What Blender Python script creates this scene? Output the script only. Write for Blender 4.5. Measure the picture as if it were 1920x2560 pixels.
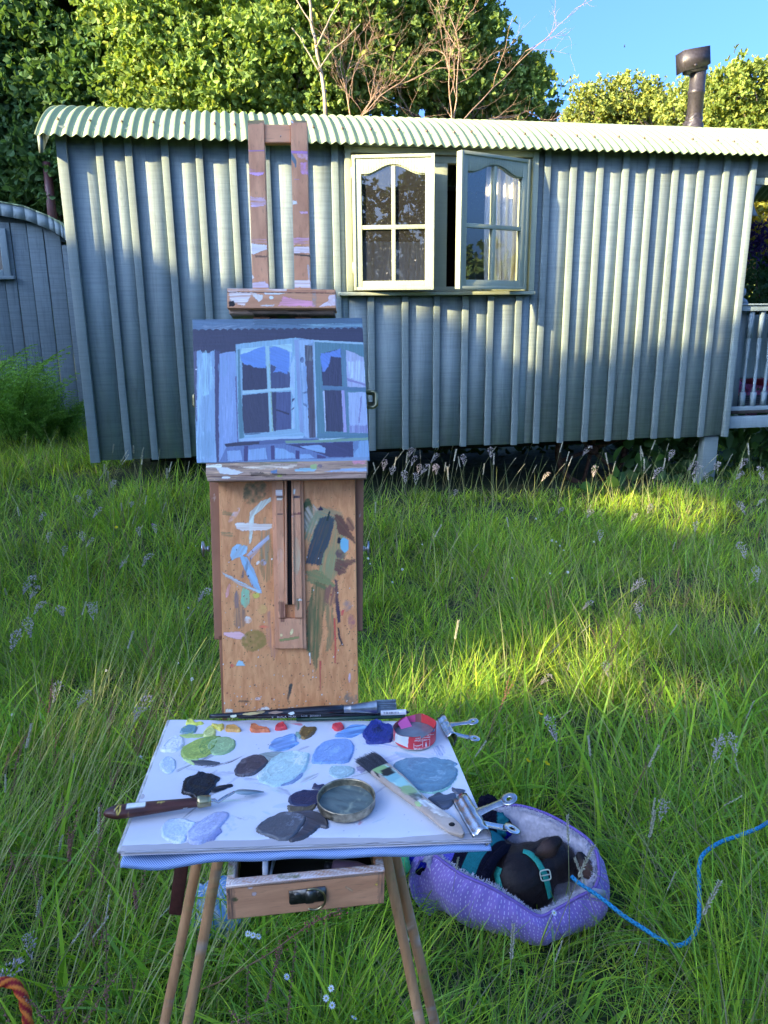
import bpy, math, random
import numpy as np
from mathutils import Vector, Matrix
from mathutils.bvhtree import BVHTree

random.seed(7)
RNG = np.random.default_rng(7)
for o in list(bpy.data.objects):
    bpy.data.objects.remove(o)

# ------------------------------------------------------------------ camera, sky, sun, exposure
F = 1900.0
_d = np.array([64, 7160, F]); _d /= np.linalg.norm(_d)
_up = -_d
_y = np.array([0, 0, 1.0]); _y = _y - _y.dot(_d) * _d; _y /= np.linalg.norm(_y)
_x = np.cross(_y, _up)
ROT = np.array([_x, _y, _up])
CAM = np.array([0, 0, 1.5])
cd = bpy.data.cameras.new('camera')
cd.sensor_fit = 'VERTICAL'; cd.sensor_height = 24; cd.lens = F / 2560 * 24
cd.clip_start = 0.05; cd.clip_end = 600
cam = bpy.data.objects.new('camera', cd)
bpy.context.scene.collection.objects.link(cam)
_m = Matrix.Identity(4)
for i in range(3):
    _m[i][0] = ROT[i][0]; _m[i][1] = -ROT[i][1]; _m[i][2] = -ROT[i][2]; _m[i][3] = CAM[i]
cam.matrix_world = _m
SC = bpy.context.scene
SC.camera = cam
COL = SC.collection

SUN_DIR = np.array([-0.80, -0.51, 0.315]); SUN_DIR /= np.linalg.norm(SUN_DIR)   # towards the sun
SUN_EL = math.asin(SUN_DIR[2]); SUN_AZ = math.atan2(SUN_DIR[0], SUN_DIR[1])
w = bpy.data.worlds.new("World"); SC.world = w; w.use_nodes = True
nt = w.node_tree; nt.nodes.clear()
out = nt.nodes.new('ShaderNodeOutputWorld'); bg = nt.nodes.new('ShaderNodeBackground')
sky = nt.nodes.new('ShaderNodeTexSky'); sky.sky_type = 'NISHITA'; sky.sun_disc = False
sky.sun_elevation = SUN_EL; sky.sun_rotation = SUN_AZ
sky.air_density = 0.6; sky.dust_density = 5.5; sky.ozone_density = 8.0
bg.inputs['Strength'].default_value = 0.15
nt.links.new(sky.outputs[0], bg.inputs[0]); nt.links.new(bg.outputs[0], out.inputs[0])
sl = bpy.data.lights.new('sun', 'SUN'); sl.energy = 4.2; sl.angle = math.radians(0.53); sl.color = (1.0, 0.80, 0.42)
so = bpy.data.objects.new('sun', sl); COL.objects.link(so)
so.rotation_euler = Vector(SUN_DIR).to_track_quat('Z', 'Y').to_euler()
so.location = (-10, -8, 8)
SC.view_settings.view_transform = 'Standard'; SC.view_settings.look = 'None'
SC.view_settings.exposure = 2.35; SC.view_settings.gamma = 1
SC.cycles.max_bounces = 8; SC.cycles.transparent_max_bounces = 16
SC.cycles.caustics_reflective = False; SC.cycles.caustics_refractive = False
SC.cycles.use_denoising = True

# ------------------------------------------------------------------ measuring helpers
def ray(px, py):
    return ROT @ np.array([px - 960.0, py - 1280.0, F])
def onz(px, py, z=0.0):
    v = ray(px, py); return CAM + v * (z - CAM[2]) / v[2]
def ony(px, py, y):
    v = ray(px, py); return CAM + v * y / v[1]
def proj(p):
    p = np.asarray(p, float) - CAM
    c = p @ ROT
    return 960 + F * c[..., 0] / c[..., 2], 1280 + F * c[..., 1] / c[..., 2]

class Plane:
    """a flat thing's own frame: origin, u (along), v (up its face), n (towards the viewer side)"""
    def __init__(s, o, u, v):
        s.o = np.array(o, float); s.u = np.array(u, float); s.u /= np.linalg.norm(s.u)
        v = np.array(v, float); v = v - v.dot(s.u) * s.u; s.v = v / np.linalg.norm(v)
        s.n = np.cross(s.u, s.v)
    def uv(s, px, py, off=0.0):
        r = ray(px, py); P = s.o + s.n * off
        q = CAM + r * ((P - CAM).dot(s.n) / r.dot(s.n)) - s.o
        return q.dot(s.u), q.dot(s.v)
    def w(s, u, v, off=0.0):
        u = np.asarray(u, float)[..., None]; v = np.asarray(v, float)[..., None]; off = np.asarray(off, float)[..., None]
        return s.o + u * s.u + v * s.v + off * s.n

# ------------------------------------------------------------------ noise
def _hash(i, j, s):
    n = (i * 374761393 + j * 668265263 + s * 1274126177) & 0xFFFFFFFF
    n = ((n ^ (n >> 13)) * 1274126177) & 0xFFFFFFFF
    return ((n ^ (n >> 16)) & 0xFFFF) / 65535.0
def vn(x, y, s=0):
    x = np.asarray(x, float); y = np.asarray(y, float)
    xi = np.floor(x).astype(np.int64); yi = np.floor(y).astype(np.int64)
    xf = x - xi; yf = y - yi
    xf = xf * xf * (3 - 2 * xf); yf = yf * yf * (3 - 2 * yf)
    a = _hash(xi, yi, s); b = _hash(xi + 1, yi, s); c = _hash(xi, yi + 1, s); d = _hash(xi + 1, yi + 1, s)
    return (a * (1 - xf) + b * xf) * (1 - yf) + (c * (1 - xf) + d * xf) * yf
def fbm(x, y, s=0, o=4):
    t = 0; a = 0.5; k = 1.0
    for i in range(o):
        t = t + a * vn(np.asarray(x) * k, np.asarray(y) * k, s + i * 17); a *= 0.5; k *= 2.03
    return t
def sstep(a, b, x):
    t = np.clip((x - a) / (b - a), 0, 1); return t * t * (3 - 2 * t)
def lin(c):
    c = np.asarray(c, float) / 255.0
    return np.where(c < 0.04045, c / 12.92, ((c + 0.055) / 1.055) ** 2.4)
PAPER = lin((196, 204, 240))
def alb(r, g, b):
    """colour of a paint mark, measured against the white paper beside it"""
    c = lin((r, g, b)) / PAPER * 0.8
    return np.clip(c * 0.88 + 0.13 * c.mean(), 0.004, 0.9)

# ------------------------------------------------------------------ object helpers
ORG = {}
def tag(o, label=None, cat=None, group=None, kind=None):
    if label: o['label'] = label
    if cat: o['category'] = cat
    if group: o['group'] = group
    if kind: o['kind'] = kind
    return o
def thing(name, label, cat, loc, group=None):
    o = bpy.data.objects.new(name, None); COL.objects.link(o); o.empty_display_size = 0.1
    o.location = tuple(float(a) for a in loc); ORG[o.name] = np.array(loc, float)
    return tag(o, label, cat, group)
def mesh_np(name, V, Fs, col=None, uv=None, smooth=False):
    """Fs: array (m,k) or list of such arrays / polygons"""
    V = np.asarray(V, np.float32).reshape(-1, 3)
    if isinstance(Fs, np.ndarray): Fs = [Fs]
    loops = []; starts = []; tot = 0
    if len(Fs) and isinstance(Fs[0], np.ndarray) and Fs[0].ndim == 2:
        for A in Fs:
            k = A.shape[1]; loops.append(A.reshape(-1)); starts.append(tot + np.arange(len(A)) * k); tot += A.size
    else:
        for p in Fs:
            loops.append(np.array(p)); starts.append(np.array([tot])); tot += len(p)
    loops = np.concatenate(loops).astype(np.int32); starts = np.concatenate(starts).astype(np.int32)
    me = bpy.data.meshes.new(name)
    me.vertices.add(len(V)); me.vertices.foreach_set('co', V.reshape(-1))
    me.loops.add(len(loops)); me.loops.foreach_set('vertex_index', loops)
    me.polygons.add(len(starts)); me.polygons.foreach_set('loop_start', starts)
    if smooth: me.polygons.foreach_set('use_smooth', np.ones(len(starts), bool))
    me.update(calc_edges=True)
    if col is not None:
        a = me.color_attributes.new('Col', 'FLOAT_COLOR', 'POINT')
        c = np.asarray(col, np.float32)
        if c.ndim == 1: c = np.repeat(c[None], len(V), 0)
        if c.shape[1] == 3: c = np.concatenate([c, np.ones((len(c), 1), np.float32)], 1)
        a.data.foreach_set('color', c.reshape(-1))
    if uv is not None:
        l = me.uv_layers.new(name='UVMap'); l.data.foreach_set('uv', np.asarray(uv, np.float32)[loops].reshape(-1))
    return me
def add(name, V, Fs, mat, parent=None, col=None, uv=None, smooth=False, bevel=0, label=None):
    V = np.asarray(V, float).reshape(-1, 3)
    org = ORG[parent.name] if parent is not None else V.mean(0) * np.array([1, 1, 0]) + np.array([0, 0, V[:, 2].min()])
    me = mesh_np(name, V - org, Fs, col, uv, smooth)
    if mat is not None: me.materials.append(mat)
    o = bpy.data.objects.new(name, me); COL.objects.link(o)
    if parent is not None: o.parent = parent
    else: o.location = tuple(org)
    ORG[o.name] = org
    if bevel:
        m = o.modifiers.new('Bevel', 'BEVEL'); m.width = bevel; m.segments = 2; m.limit_method = 'ANGLE'
    if label: o['label'] = label
    return o

class MB:
    def __init__(s): s.V = []; s.F = []; s.C = []; s.n = 0
    def put(s, V, Fs, col=None):
        V = np.asarray(V, float).reshape(-1, 3)
        s.V.append(V)
        for f in (Fs.tolist() if isinstance(Fs, np.ndarray) else Fs): s.F.append([i + s.n for i in f])
        c = np.array([1, 1, 1.]) if col is None else np.asarray(col, float)
        if c.ndim == 1: c = np.repeat(c[None], len(V), 0)
        s.C.append(c); s.n += len(V); return s
    def hexa(s, P, col=None):
        """8 corners: back 4 then front 4, each going round"""
        return s.put(P, [[3, 2, 1, 0], [4, 5, 6, 7], [0, 1, 5, 4], [1, 2, 6, 5], [2, 3, 7, 6], [3, 0, 4, 7]], col)
    def build(s, name, mat, parent=None, **k):
        return add(name, np.concatenate(s.V), s.F, mat, parent, col=np.concatenate(s.C), **k)

def box_on(pl, u0, u1, v0, v1, a, b, mb=None):
    """box on a plane from offset a (back) to b (front)"""
    mb = mb or MB()
    P = [pl.w(u, v, o) for o in (a, b) for u, v in ((u0, v0), (u1, v0), (u1, v1), (u0, v1))]
    return mb.hexa(P)
def prism(pl, pts, a, b, mb=None, col=None):
    """outline in plane coordinates, thick from a to b"""
    mb = mb or MB(); n = len(pts)
    V = [pl.w(u, v, a) for u, v in pts] + [pl.w(u, v, b) for u, v in pts]
    area = sum(pts[i][0] * pts[(i + 1) % n][1] - pts[(i + 1) % n][0] * pts[i][1] for i in range(n))
    fr = list(range(n, 2 * n)); bk = list(range(n))[::-1]
    sd = [[i, (i + 1) % n, n + (i + 1) % n, n + i] for i in range(n)]
    if area < 0: fr = fr[::-1]; bk = bk[::-1]; sd = [x[::-1] for x in sd]
    return mb.put(V, [fr, bk] + sd, col)
def pxs(pl, pts, off=0.0): return [pl.uv(x, y, off) for x, y in pts]
def tube(pts, rad, seg=8, caps=True, col=None, mb=None):
    pts = np.asarray(pts, float); n = len(pts)
    rad = np.full(n, rad) if np.isscalar(rad) else np.asarray(rad, float)
    T = np.gradient(pts, axis=0); T /= np.linalg.norm(T, axis=1)[:, None] + 1e-9
    ref = np.array([0, 0, 1.]) if abs(T[0][2]) < 0.9 else np.array([1., 0, 0])
    N = np.zeros_like(pts); a = np.cross(T[0], ref); a /= np.linalg.norm(a); N[0] = a
    for i in range(1, n):
        a = N[i - 1] - N[i - 1].dot(T[i]) * T[i]; N[i] = a / (np.linalg.norm(a) + 1e-9)
    B = np.cross(T, N)
    th = np.linspace(0, 2 * np.pi, seg, endpoint=False)
    V = pts[:, None] + rad[:, None, None] * (np.cos(th)[None, :, None] * N[:, None] + np.sin(th)[None, :, None] * B[:, None])
    i = np.arange(n - 1)[:, None] * seg; j = np.arange(seg)[None]
    Q = np.stack([i + j, i + (j + 1) % seg, i + seg + (j + 1) % seg, i + seg + j], -1).reshape(-1, 4)
    Fs = Q.tolist()
    if caps: Fs += [list(range(seg))[::-1], [(n - 1) * seg + k for k in range(seg)]]
    mb = mb or MB(); return mb.put(V.reshape(-1, 3), Fs, col)
def grid_faces(nx, ny):
    i = np.arange(ny - 1)[:, None] * nx; j = np.arange(nx - 1)[None]
    return np.stack([i + j, i + j + 1, i + nx + j + 1, i + nx + j], -1).reshape(-1, 4)
def lathe(c, prof, seg=24, axis=(0, 0, 1), mb=None, col=None):
    """profile [(r,h)] turned about an axis at c"""
    ax = np.array(axis, float); ax /= np.linalg.norm(ax)
    a = np.cross(ax, [1, 0, 0] if abs(ax[0]) < 0.8 else [0, 1, 0]); a /= np.linalg.norm(a); b = np.cross(ax, a)
    th = np.linspace(0, 2 * np.pi, seg, endpoint=False); n = len(prof)
    V = np.array([np.array(c) + h * ax + r * (math.cos(t) * a + math.sin(t) * b) for r, h in prof for t in th])
    Fs = [[i * seg + j, i * seg + (j + 1) % seg, (i + 1) * seg + (j + 1) % seg, (i + 1) * seg + j] for i in range(n - 1) for j in range(seg)]
    mb = mb or MB(); return mb.put(V, Fs, col)

# ------------------------------------------------------------------ materials
def newmat(name):
    m = bpy.data.materials.new(name); m.use_nodes = True
    n = m.node_tree; b = n.nodes['Principled BSDF']; return m, n, b
def N(n, t, **k):
    x = n.nodes.new(t)
    for a, v in k.items(): setattr(x, a, v)
    return x
def rgb(c): return (float(c[0]), float(c[1]), float(c[2]), 1)
def noise_fac(n, scale, detail=4, vec=None, dist=0.0, rough=0.55):
    t = N(n, 'ShaderNodeTexNoise'); t.inputs['Scale'].default_value = scale; t.inputs['Detail'].default_value = detail
    t.inputs['Distortion'].default_value = dist; t.inputs['Roughness'].default_value = rough
    if vec is not None: n.links.new(vec, t.inputs['Vector'])
    return t.outputs['Fac']
def ramp(n, fac, stops):
    r = N(n, 'ShaderNodeValToRGB'); e = r.color_ramp.elements
    while len(e) < len(stops): e.new(0.5)
    for i, (p, c) in enumerate(stops):
        e[i].position = p; e[i].color = rgb(c) if not np.isscalar(c) else (c, c, c, 1)
    n.links.new(fac, r.inputs[0]); return r.outputs[0]
def mix(n, a, b, fac, mode='MIX'):
    x = N(n, 'ShaderNodeMix', data_type='RGBA', blend_type=mode)
    for s, v in ((6, a), (7, b)):
        if isinstance(v, (tuple, list, np.ndarray)): x.inputs[s].default_value = rgb(v)
        else: n.links.new(v, x.inputs[s])
    if isinstance(fac, (int, float)): x.inputs[0].default_value = fac
    else: n.links.new(fac, x.inputs[0])
    return x.outputs[2]
def bump(n, b, h, strength=0.3, dist=0.01):
    x = N(n, 'ShaderNodeBump'); x.inputs['Strength'].default_value = strength; x.inputs['Distance'].default_value = dist
    n.links.new(h, x.inputs['Height']); n.links.new(x.outputs[0], b.inputs['Normal']); return x
def coords(n, scale=(1, 1, 1), rot=(0, 0, 0), kind='Object', perobj=True):
    tc = N(n, 'ShaderNodeTexCoord'); mp = N(n, 'ShaderNodeMapping')
    mp.inputs['Scale'].default_value = scale; mp.inputs['Rotation'].default_value = rot
    src = tc.outputs[kind]
    if perobj:
        oi = N(n, 'ShaderNodeObjectInfo'); ad = N(n, 'ShaderNodeVectorMath', operation='MULTIPLY_ADD')
        cb = N(n, 'ShaderNodeCombineXYZ')
        for k in range(3): n.links.new(oi.outputs['Random'], cb.inputs[k])
        n.links.new(cb.outputs[0], ad.inputs[0]); ad.inputs[1].default_value = (37, 91, 53); n.links.new(src, ad.inputs[2])
        src = ad.outputs[0]
    n.links.new(src, mp.inputs[0]); return mp.outputs[0]
def plain(name, c, rough=0.5, metal=0.0, var=0.15, scale=20, bmp=0.1, spec=0.5, sheen=0):
    m, n, b = newmat(name)
    v = coords(n)
    f = noise_fac(n, scale, 5, v)
    col = ramp(n, f, [(0.3, np.array(c) * (1 - var)), (0.7, np.minimum(np.array(c) * (1 + var), 1))])
    n.links.new(col, b.inputs['Base Color'])
    b.inputs['Roughness'].default_value = rough; b.inputs['Metallic'].default_value = metal
    b.inputs['Specular IOR Level'].default_value = spec; b.inputs['Sheen Weight'].default_value = sheen
    if bmp: bump(n, b, f, bmp, 0.003)
    return m
def attr_mat(name, rough=0.5, spec=0.4, bscale=200, bmp=0.1, metal=0, var=0.1):
    m, n, b = newmat(name)
    a = N(n, 'ShaderNodeAttribute', attribute_name='Col')
    v = coords(n); f = noise_fac(n, bscale, 4, v)
    k = ramp(n, f, [(0.2, 1 - var), (0.8, 1 + 0 * var)])
    n.links.new(mix(n, a.outputs['Color'], k, 1.0, 'MULTIPLY'), b.inputs['Base Color'])
    b.inputs['Roughness'].default_value = rough; b.inputs['Specular IOR Level'].default_value = spec; b.inputs['Metallic'].default_value = metal
    if bmp: bump(n, b, f, bmp, 0.001)
    return m
def leaf_mat(name, trans=0.35, rough=0.45, spec=0.3, tt=(1.25, 1.15, 0.5)):
    m, n, b = newmat(name)
    a = N(n, 'ShaderNodeAttribute', attribute_name='Col')
    n.links.new(a.outputs['Color'], b.inputs['Base Color'])
    b.inputs['Roughness'].default_value = rough; b.inputs['Specular IOR Level'].default_value = spec
    t = N(n, 'ShaderNodeBsdfTranslucent'); ms = N(n, 'ShaderNodeMixShader'); ms.inputs[0].default_value = trans
    n.links.new(mix(n, a.outputs['Color'], tt, 1.0, 'MULTIPLY'), t.inputs['Color'])
    o = n.nodes['Material Output']
    n.links.new(b.outputs[0], ms.inputs[1]); n.links.new(t.outputs[0], ms.inputs[2]); n.links.new(ms.outputs[0], o.inputs[0])
    return m
def wood_mat(name, light, dark, grain=(60, 60, 3), rough=0.55, attr=False, fleck=0.35, rot=(0, 0, 0), speck=0.0):
    """bare beech or pine: long grain, short dark flecks, optional paint marks held in Col with its coverage in alpha"""
    m, n, b = newmat(name)
    v = coords(n, grain, rot)
    g = noise_fac(n, 1.0, 6, v, 0.6, 0.6)
    c = ramp(n, g, [(0.3, dark), (0.62, light)])
    v2 = coords(n, (grain[0] * 6, grain[1] * 6, grain[2] * 8), rot)
    g2 = noise_fac(n, 1.0, 2, v2)
    fl = ramp(n, g2, [(0.60, 0.0), (0.72, 1.0)])
    fm = N(n, 'ShaderNodeMath', operation='MULTIPLY'); n.links.new(fl, fm.inputs[0]); fm.inputs[1].default_value = fleck
    c = mix(n, c, np.array(dark) * 0.55, fm.outputs[0])
    v3 = coords(n); st = noise_fac(n, 7, 3, v3)
    c = mix(n, c, ramp(n, st, [(0.3, 0.72), (0.7, 1.0)]), 0.7, 'MULTIPLY')
    if speck:
        vo = N(n, 'ShaderNodeTexVoronoi'); vo.inputs['Scale'].default_value = 260; n.links.new(v3, vo.inputs['Vector'])
        th = ramp(n, vo.outputs['Distance'], [(0.10, 1.0), (0.16, 0.0)])
        sel = ramp(n, vo.outputs['Color'], [(0.60, 0.0), (0.64, 1.0)])
        mm = N(n, 'ShaderNodeMath', operation='MULTIPLY'); n.links.new(th, mm.inputs[0]); n.links.new(sel, mm.inputs[1])
        m2 = N(n, 'ShaderNodeMath', operation='MULTIPLY'); n.links.new(mm.outputs[0], m2.inputs[0]); m2.inputs[1].default_value = speck
        c = mix(n, c, (0.02, 0.018, 0.02), m2.outputs[0])
    if attr:
        a = N(n, 'ShaderNodeAttribute', attribute_name='Col')
        c = mix(n, c, a.outputs['Color'], a.outputs['Alpha'])
    n.links.new(c, b.inputs['Base Color'])
    b.inputs['Roughness'].default_value = rough; b.inputs['Specular IOR Level'].default_value = 0.35
    bump(n, b, g, 0.25, 0.001)
    return m
def painted_wood(name, c, worn=0.25, rough=0.6, sc=1.0):
    """paint over rough sawn boards: fine saw lines across, grain and knots along, slight mottling"""
    m, n, b = newmat(name)
    c = np.array(c)
    v = coords(n, (26 * sc, 26 * sc, 1.6 * sc)); g = noise_fac(n, 1.0, 6, v, 1.6, 0.6)
    vs = coords(n, (2.5, 2.5, 75 * sc)); s = noise_fac(n, 1.0, 4, vs, 0.15, 0.7)
    vk = coords(n, (5.0, 5.0, 1.7)); kt = N(n, 'ShaderNodeTexVoronoi'); kt.inputs['Scale'].default_value = 1.0; n.links.new(vk, kt.inputs['Vector'])
    kr = N(n, 'ShaderNodeMath', operation='SINE'); km = N(n, 'ShaderNodeMath', operation='MULTIPLY'); n.links.new(kt.outputs['Distance'], km.inputs[0]); km.inputs[1].default_value = 70.0; n.links.new(km.outputs[0], kr.inputs[0])
    v3 = coords(n, (3, 3, 1.2)); mo = noise_fac(n, 1.0, 5, v3, 0.4)
    oi = N(n, 'ShaderNodeObjectInfo')
    col = ramp(n, mo, [(0.25, c * 0.84), (0.75, np.minimum(c * 1.12, 1))])
    col = mix(n, col, ramp(n, g, [(0.25, 0.62), (0.50, 1.0)]), worn * 1.6, 'MULTIPLY')
    col = mix(n, col, ramp(n, s, [(0.30, 0.62), (0.58, 1.0)]), worn * 1.3, 'MULTIPLY')
    kn = N(n, 'ShaderNodeMath', operation='MULTIPLY'); n.links.new(ramp(n, kt.outputs['Distance'], [(0.05, 1.0), (0.33, 0.0)]), kn.inputs[0]); n.links.new(ramp(n, kr.outputs[0], [(0.35, 0.0), (0.75, 1.0)]), kn.inputs[1])
    kw = N(n, 'ShaderNodeMath', operation='MULTIPLY'); n.links.new(kn.outputs[0], kw.inputs[0]); kw.inputs[1].default_value = 0.55
    col = mix(n, col, (c * 0.66), kw.outputs[0])
    col = mix(n, col, ramp(n, oi.outputs['Random'], [(0.0, 0.86), (1.0, 1.0)]), 1.0, 'MULTIPLY')
    n.links.new(col, b.inputs['Base Color'])
    rr = N(n, 'ShaderNodeMapRange'); n.links.new(mo, rr.inputs[0]); rr.inputs[3].default_value = rough - 0.12; rr.inputs[4].default_value = rough + 0.15
    n.links.new(rr.outputs[0], b.inputs['Roughness'])
    ad = N(n, 'ShaderNodeMath', operation='MULTIPLY_ADD'); n.links.new(s, ad.inputs[0]); ad.inputs[1].default_value = 1.2; n.links.new(g, ad.inputs[2])
    b.inputs['Specular IOR Level'].default_value = 0.2
    bump(n, b, ad.outputs[0], 0.6, 0.002)
    return m
def glass_mat(name, tint=(0.92, 0.95, 0.95), extra=0.05, dirt=0.03):
    m, n, b = newmat(name)
    n.nodes.remove(b)
    t = N(n, 'ShaderNodeBsdfTransparent'); t.inputs[0].default_value = rgb(tint)
    g = N(n, 'ShaderNodeBsdfGlossy'); g.inputs['Roughness'].default_value = 0.01
    v = coords(n); f = noise_fac(n, 3, 2, v); bu = N(n, 'ShaderNodeBump'); bu.inputs['Strength'].default_value = 0.06; bu.inputs['Distance'].default_value = 0.01
    n.links.new(f, bu.inputs['Height']); n.links.new(bu.outputs[0], g.inputs['Normal'])
    fr = N(n, 'ShaderNodeFresnel'); fr.inputs[0].default_value = 1.52
    ad = N(n, 'ShaderNodeMath', operation='MULTIPLY_ADD'); n.links.new(fr.outputs[0], ad.inputs[0]); ad.inputs[1].default_value = 2.6; ad.inputs[2].default_value = extra
    ms = N(n, 'ShaderNodeMixShader'); n.links.new(ad.outputs[0], ms.inputs[0]); n.links.new(t.outputs[0], ms.inputs[1]); n.links.new(g.outputs[0], ms.inputs[2])
    df = N(n, 'ShaderNodeBsdfDiffuse'); df.inputs[0].default_value = (0.5, 0.5, 0.5, 1)
    sp = noise_fac(n, 90, 2, v); sr = ramp(n, sp, [(0.66, dirt), (0.74, 0.5)])
    m2 = N(n, 'ShaderNodeMixShader'); n.links.new(sr, m2.inputs[0]); n.links.new(ms.outputs[0], m2.inputs[1]); n.links.new(df.outputs[0], m2.inputs[2])
    n.links.new(m2.outputs[0], n.nodes['Material Output'].inputs[0]); return m

M = {}
M['board'] = painted_wood('sage_board_paint', (0.325, 0.39, 0.385), 0.40, 0.62)
M['batten'] = painted_wood('sage_batten_paint', (0.25, 0.305, 0.295), 0.3, 0.58)
M['trim'] = painted_wood('pale_sage_trim', (0.45, 0.49, 0.36), 0.16, 0.42, 2.0)
M['rail'] = painted_wood('veranda_paint', (0.26, 0.33, 0.35), 0.2, 0.5, 2.0)
M['hut2'] = painted_wood('blue_grey_board_paint', (0.19, 0.25, 0.275), 0.5, 0.7)
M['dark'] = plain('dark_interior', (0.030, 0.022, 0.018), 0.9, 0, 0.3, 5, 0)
M['chassis_and_shade'] = plain('dark_chassis_and_shade', (0.02, 0.018, 0.016), 0.9, 0, 0.4, 8, 0.2)
M['rust'] = plain('rusty_iron', (0.09, 0.045, 0.03), 0.9, 0.2, 0.5, 40, 0.5)
M['flue'] = plain('black_flue_enamel', (0.05, 0.042, 0.045), 0.42, 0.3, 0.35, 60, 0.3)
M['glass'] = glass_mat('window_glass')
M['curtain'] = plain('white_curtain', (0.78, 0.74, 0.72), 0.9, 0, 0.06, 30, 0.1)
def roof_mat():
    m, n, b = newmat('green_roof_paint')
    v = coords(n, (3, 3, 3), perobj=False); f = noise_fac(n, 1.2, 5, v)
    v2 = coords(n, (30, 4, 4), perobj=False); g = noise_fac(n, 1.0, 4, v2)
    c = ramp(n, f, [(0.3, (0.26, 0.35, 0.18)), (0.7, (0.34, 0.41, 0.22))])
    c = mix(n, c, (0.38, 0.42, 0.30), ramp(n, g, [(0.55, 0.0), (0.8, 0.7)]))
    n.links.new(c, b.inputs['Base Color']); b.inputs['Roughness'].default_value = 0.5
    bump(n, b, g, 0.15, 0.003); return m
M['roof'] = roof_mat()

# ------------------------------------------------------------------ ground
ANG = math.radians(10.2)
WT = np.array([math.cos(ANG), math.sin(ANG), 0]); WN = np.array([math.sin(ANG), -math.cos(ANG), 0])
WP = Plane((0, 5.75, 0), WT, (0, 0, 1))      # outer face of the hut's wall
def gz(x, y):
    x = np.asarray(x, float); y = np.asarray(y, float)
    h = 0.10 * (fbm(x * 0.8 + 5, y * 0.8, 3) - 0.5) + 0.05 * (fbm(x * 2.6, y * 2.6, 9) - 0.5)
    h = h * sstep(1.2, 2.6, np.hypot(x, y - 0.5))
    h = h + 0.20 * sstep(3.2, 5.6, y) * sstep(0.8, -1.8, x) + 0.05 * sstep(4, 6, y)
    return h
gx = np.concatenate([np.linspace(-300, -14, 14), np.linspace(-12, 12, 120), np.linspace(14, 300, 14)])
gy = np.concatenate([np.linspace(-300, -14, 14), np.linspace(-12, 14, 130), np.linspace(16, 300, 14)])
GX, GY = np.meshgrid(gx, gy)
GZ = gz(GX, GY)
m, n, b = newmat('soil_and_thatch')
v = coords(n, (1, 1, 1), perobj=False); f1 = noise_fac(n, 9, 6, v)
n.links.new(ramp(n, f1, [(0.3, (0.018, 0.022, 0.008)), (0.55, (0.035, 0.055, 0.012)), (0.8, (0.075, 0.07, 0.03))]), b.inputs['Base Color'])
b.inputs['Roughness'].default_value = 0.95; bump(n, b, f1, 0.8, 0.03)
me = mesh_np('ground', np.stack([GX, GY, GZ], -1).reshape(-1, 3), grid_faces(len(gx), len(gy)), smooth=True); me.materials.append(m)
g = bpy.data.objects.new('ground', me); COL.objects.link(g); tag(g, 'rough meadow ground under the long grass', None, None, 'structure')

# ------------------------------------------------------------------ shepherd's hut
U0, U1, ZB, ZT = -2.10, 2.87, 0.475, 2.66
hut = thing('shepherd_hut', 'sage green timber shepherd hut with a curved corrugated roof and open casement window', 'hut', WP.w(0.4, 0.0, -1.2))
def wbox(u0, u1, v0, v1, a, b, name, mat, parent=hut, bevel=0.0, label=None):
    return box_on(WP, u0, u1, v0, v1, a, b).build(name, mat, parent, bevel=bevel, label=label)
bat_px = [(320, 1110), (386, 1110), (468, 1105), (545, 1105), (620, 1100), (697, 1100), (775, 1098), (852, 1095), (930, 1092), (1012, 1085), (1088, 1083), (1156, 1082), (1216, 1081),
          (1283, 1081), (1338, 1081), (1398, 1081), (1459, 1081), (1517, 1081), (1575, 1081), (1632, 1081), (1690, 1081), (1748, 1081)]
bat_u = [WP.uv(x, y)[0] for x, y in bat_px]
WU0, WU1, WZ0, WZ1 = WP.uv(868, 600)[0], WP.uv(1330, 600)[0], WP.uv(1000, 728)[1], WP.uv(1000, 392)[1]
edges = sorted([U0] + bat_u + [U1, WU0 + 0.002, WU1 - 0.002])
edges = [e for i, e in enumerate(edges) if i == 0 or e - edges[i - 1] > 0.02]
rr = random.Random(3)
for i in range(len(edges) - 1):
    a, c = edges[i] + (0.002), edges[i + 1] - 0.002
    segs = [(ZB, ZT)]
    mid = (a + c) / 2
    if WU0 < mid < WU1: segs = [(ZB, WZ0 + 0.01), (WZ1 + 0.02, ZT)]
    for z0, z1 in segs:
        t = rr.uniform(0.0, 0.004)
        # board with a slightly cupped face and a ragged sawn edge
        if len(segs) == 1 and c > WU0 > a and a < WU0: pass
        wbox(a, c, z0 + rr.uniform(-0.006, 0.004), z1, -0.022, t, 'board', M['board'])
for i, u in enumerate(bat_u):
    lo, hi = ZB - rr.uniform(0.0, 0.008), ZT
    w2 = 0.024
    inside = WU0 - 0.02 < u < WU1 + 0.02
    for z0, z1 in ([(lo, WZ0 - 0.035), (WZ1 + 0.065, hi)] if inside else [(lo, hi)]):
        wbox(u - w2, u + w2, z0, z1, 0.0045, 0.031 + rr.uniform(-0.003, 0.003), 'batten', M['batten'], bevel=0.0025)
wbox(U0 - 0.03, U0 + 0.035, ZB - 0.01, ZT, 0.0045, 0.045, 'corner_trim', M['batten'], bevel=0.003)
wbox(U0 - 0.03, U0 - 0.003, ZB - 0.01, ZT, -0.06, 0.004, 'corner_trim', M['batten'], bevel=0.002)
wbox(U1 - 0.03, U1 + 0.015, ZB - 0.01, ZT, 0.0045, 0.045, 'corner_trim', M['batten'], bevel=0.003)
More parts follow.
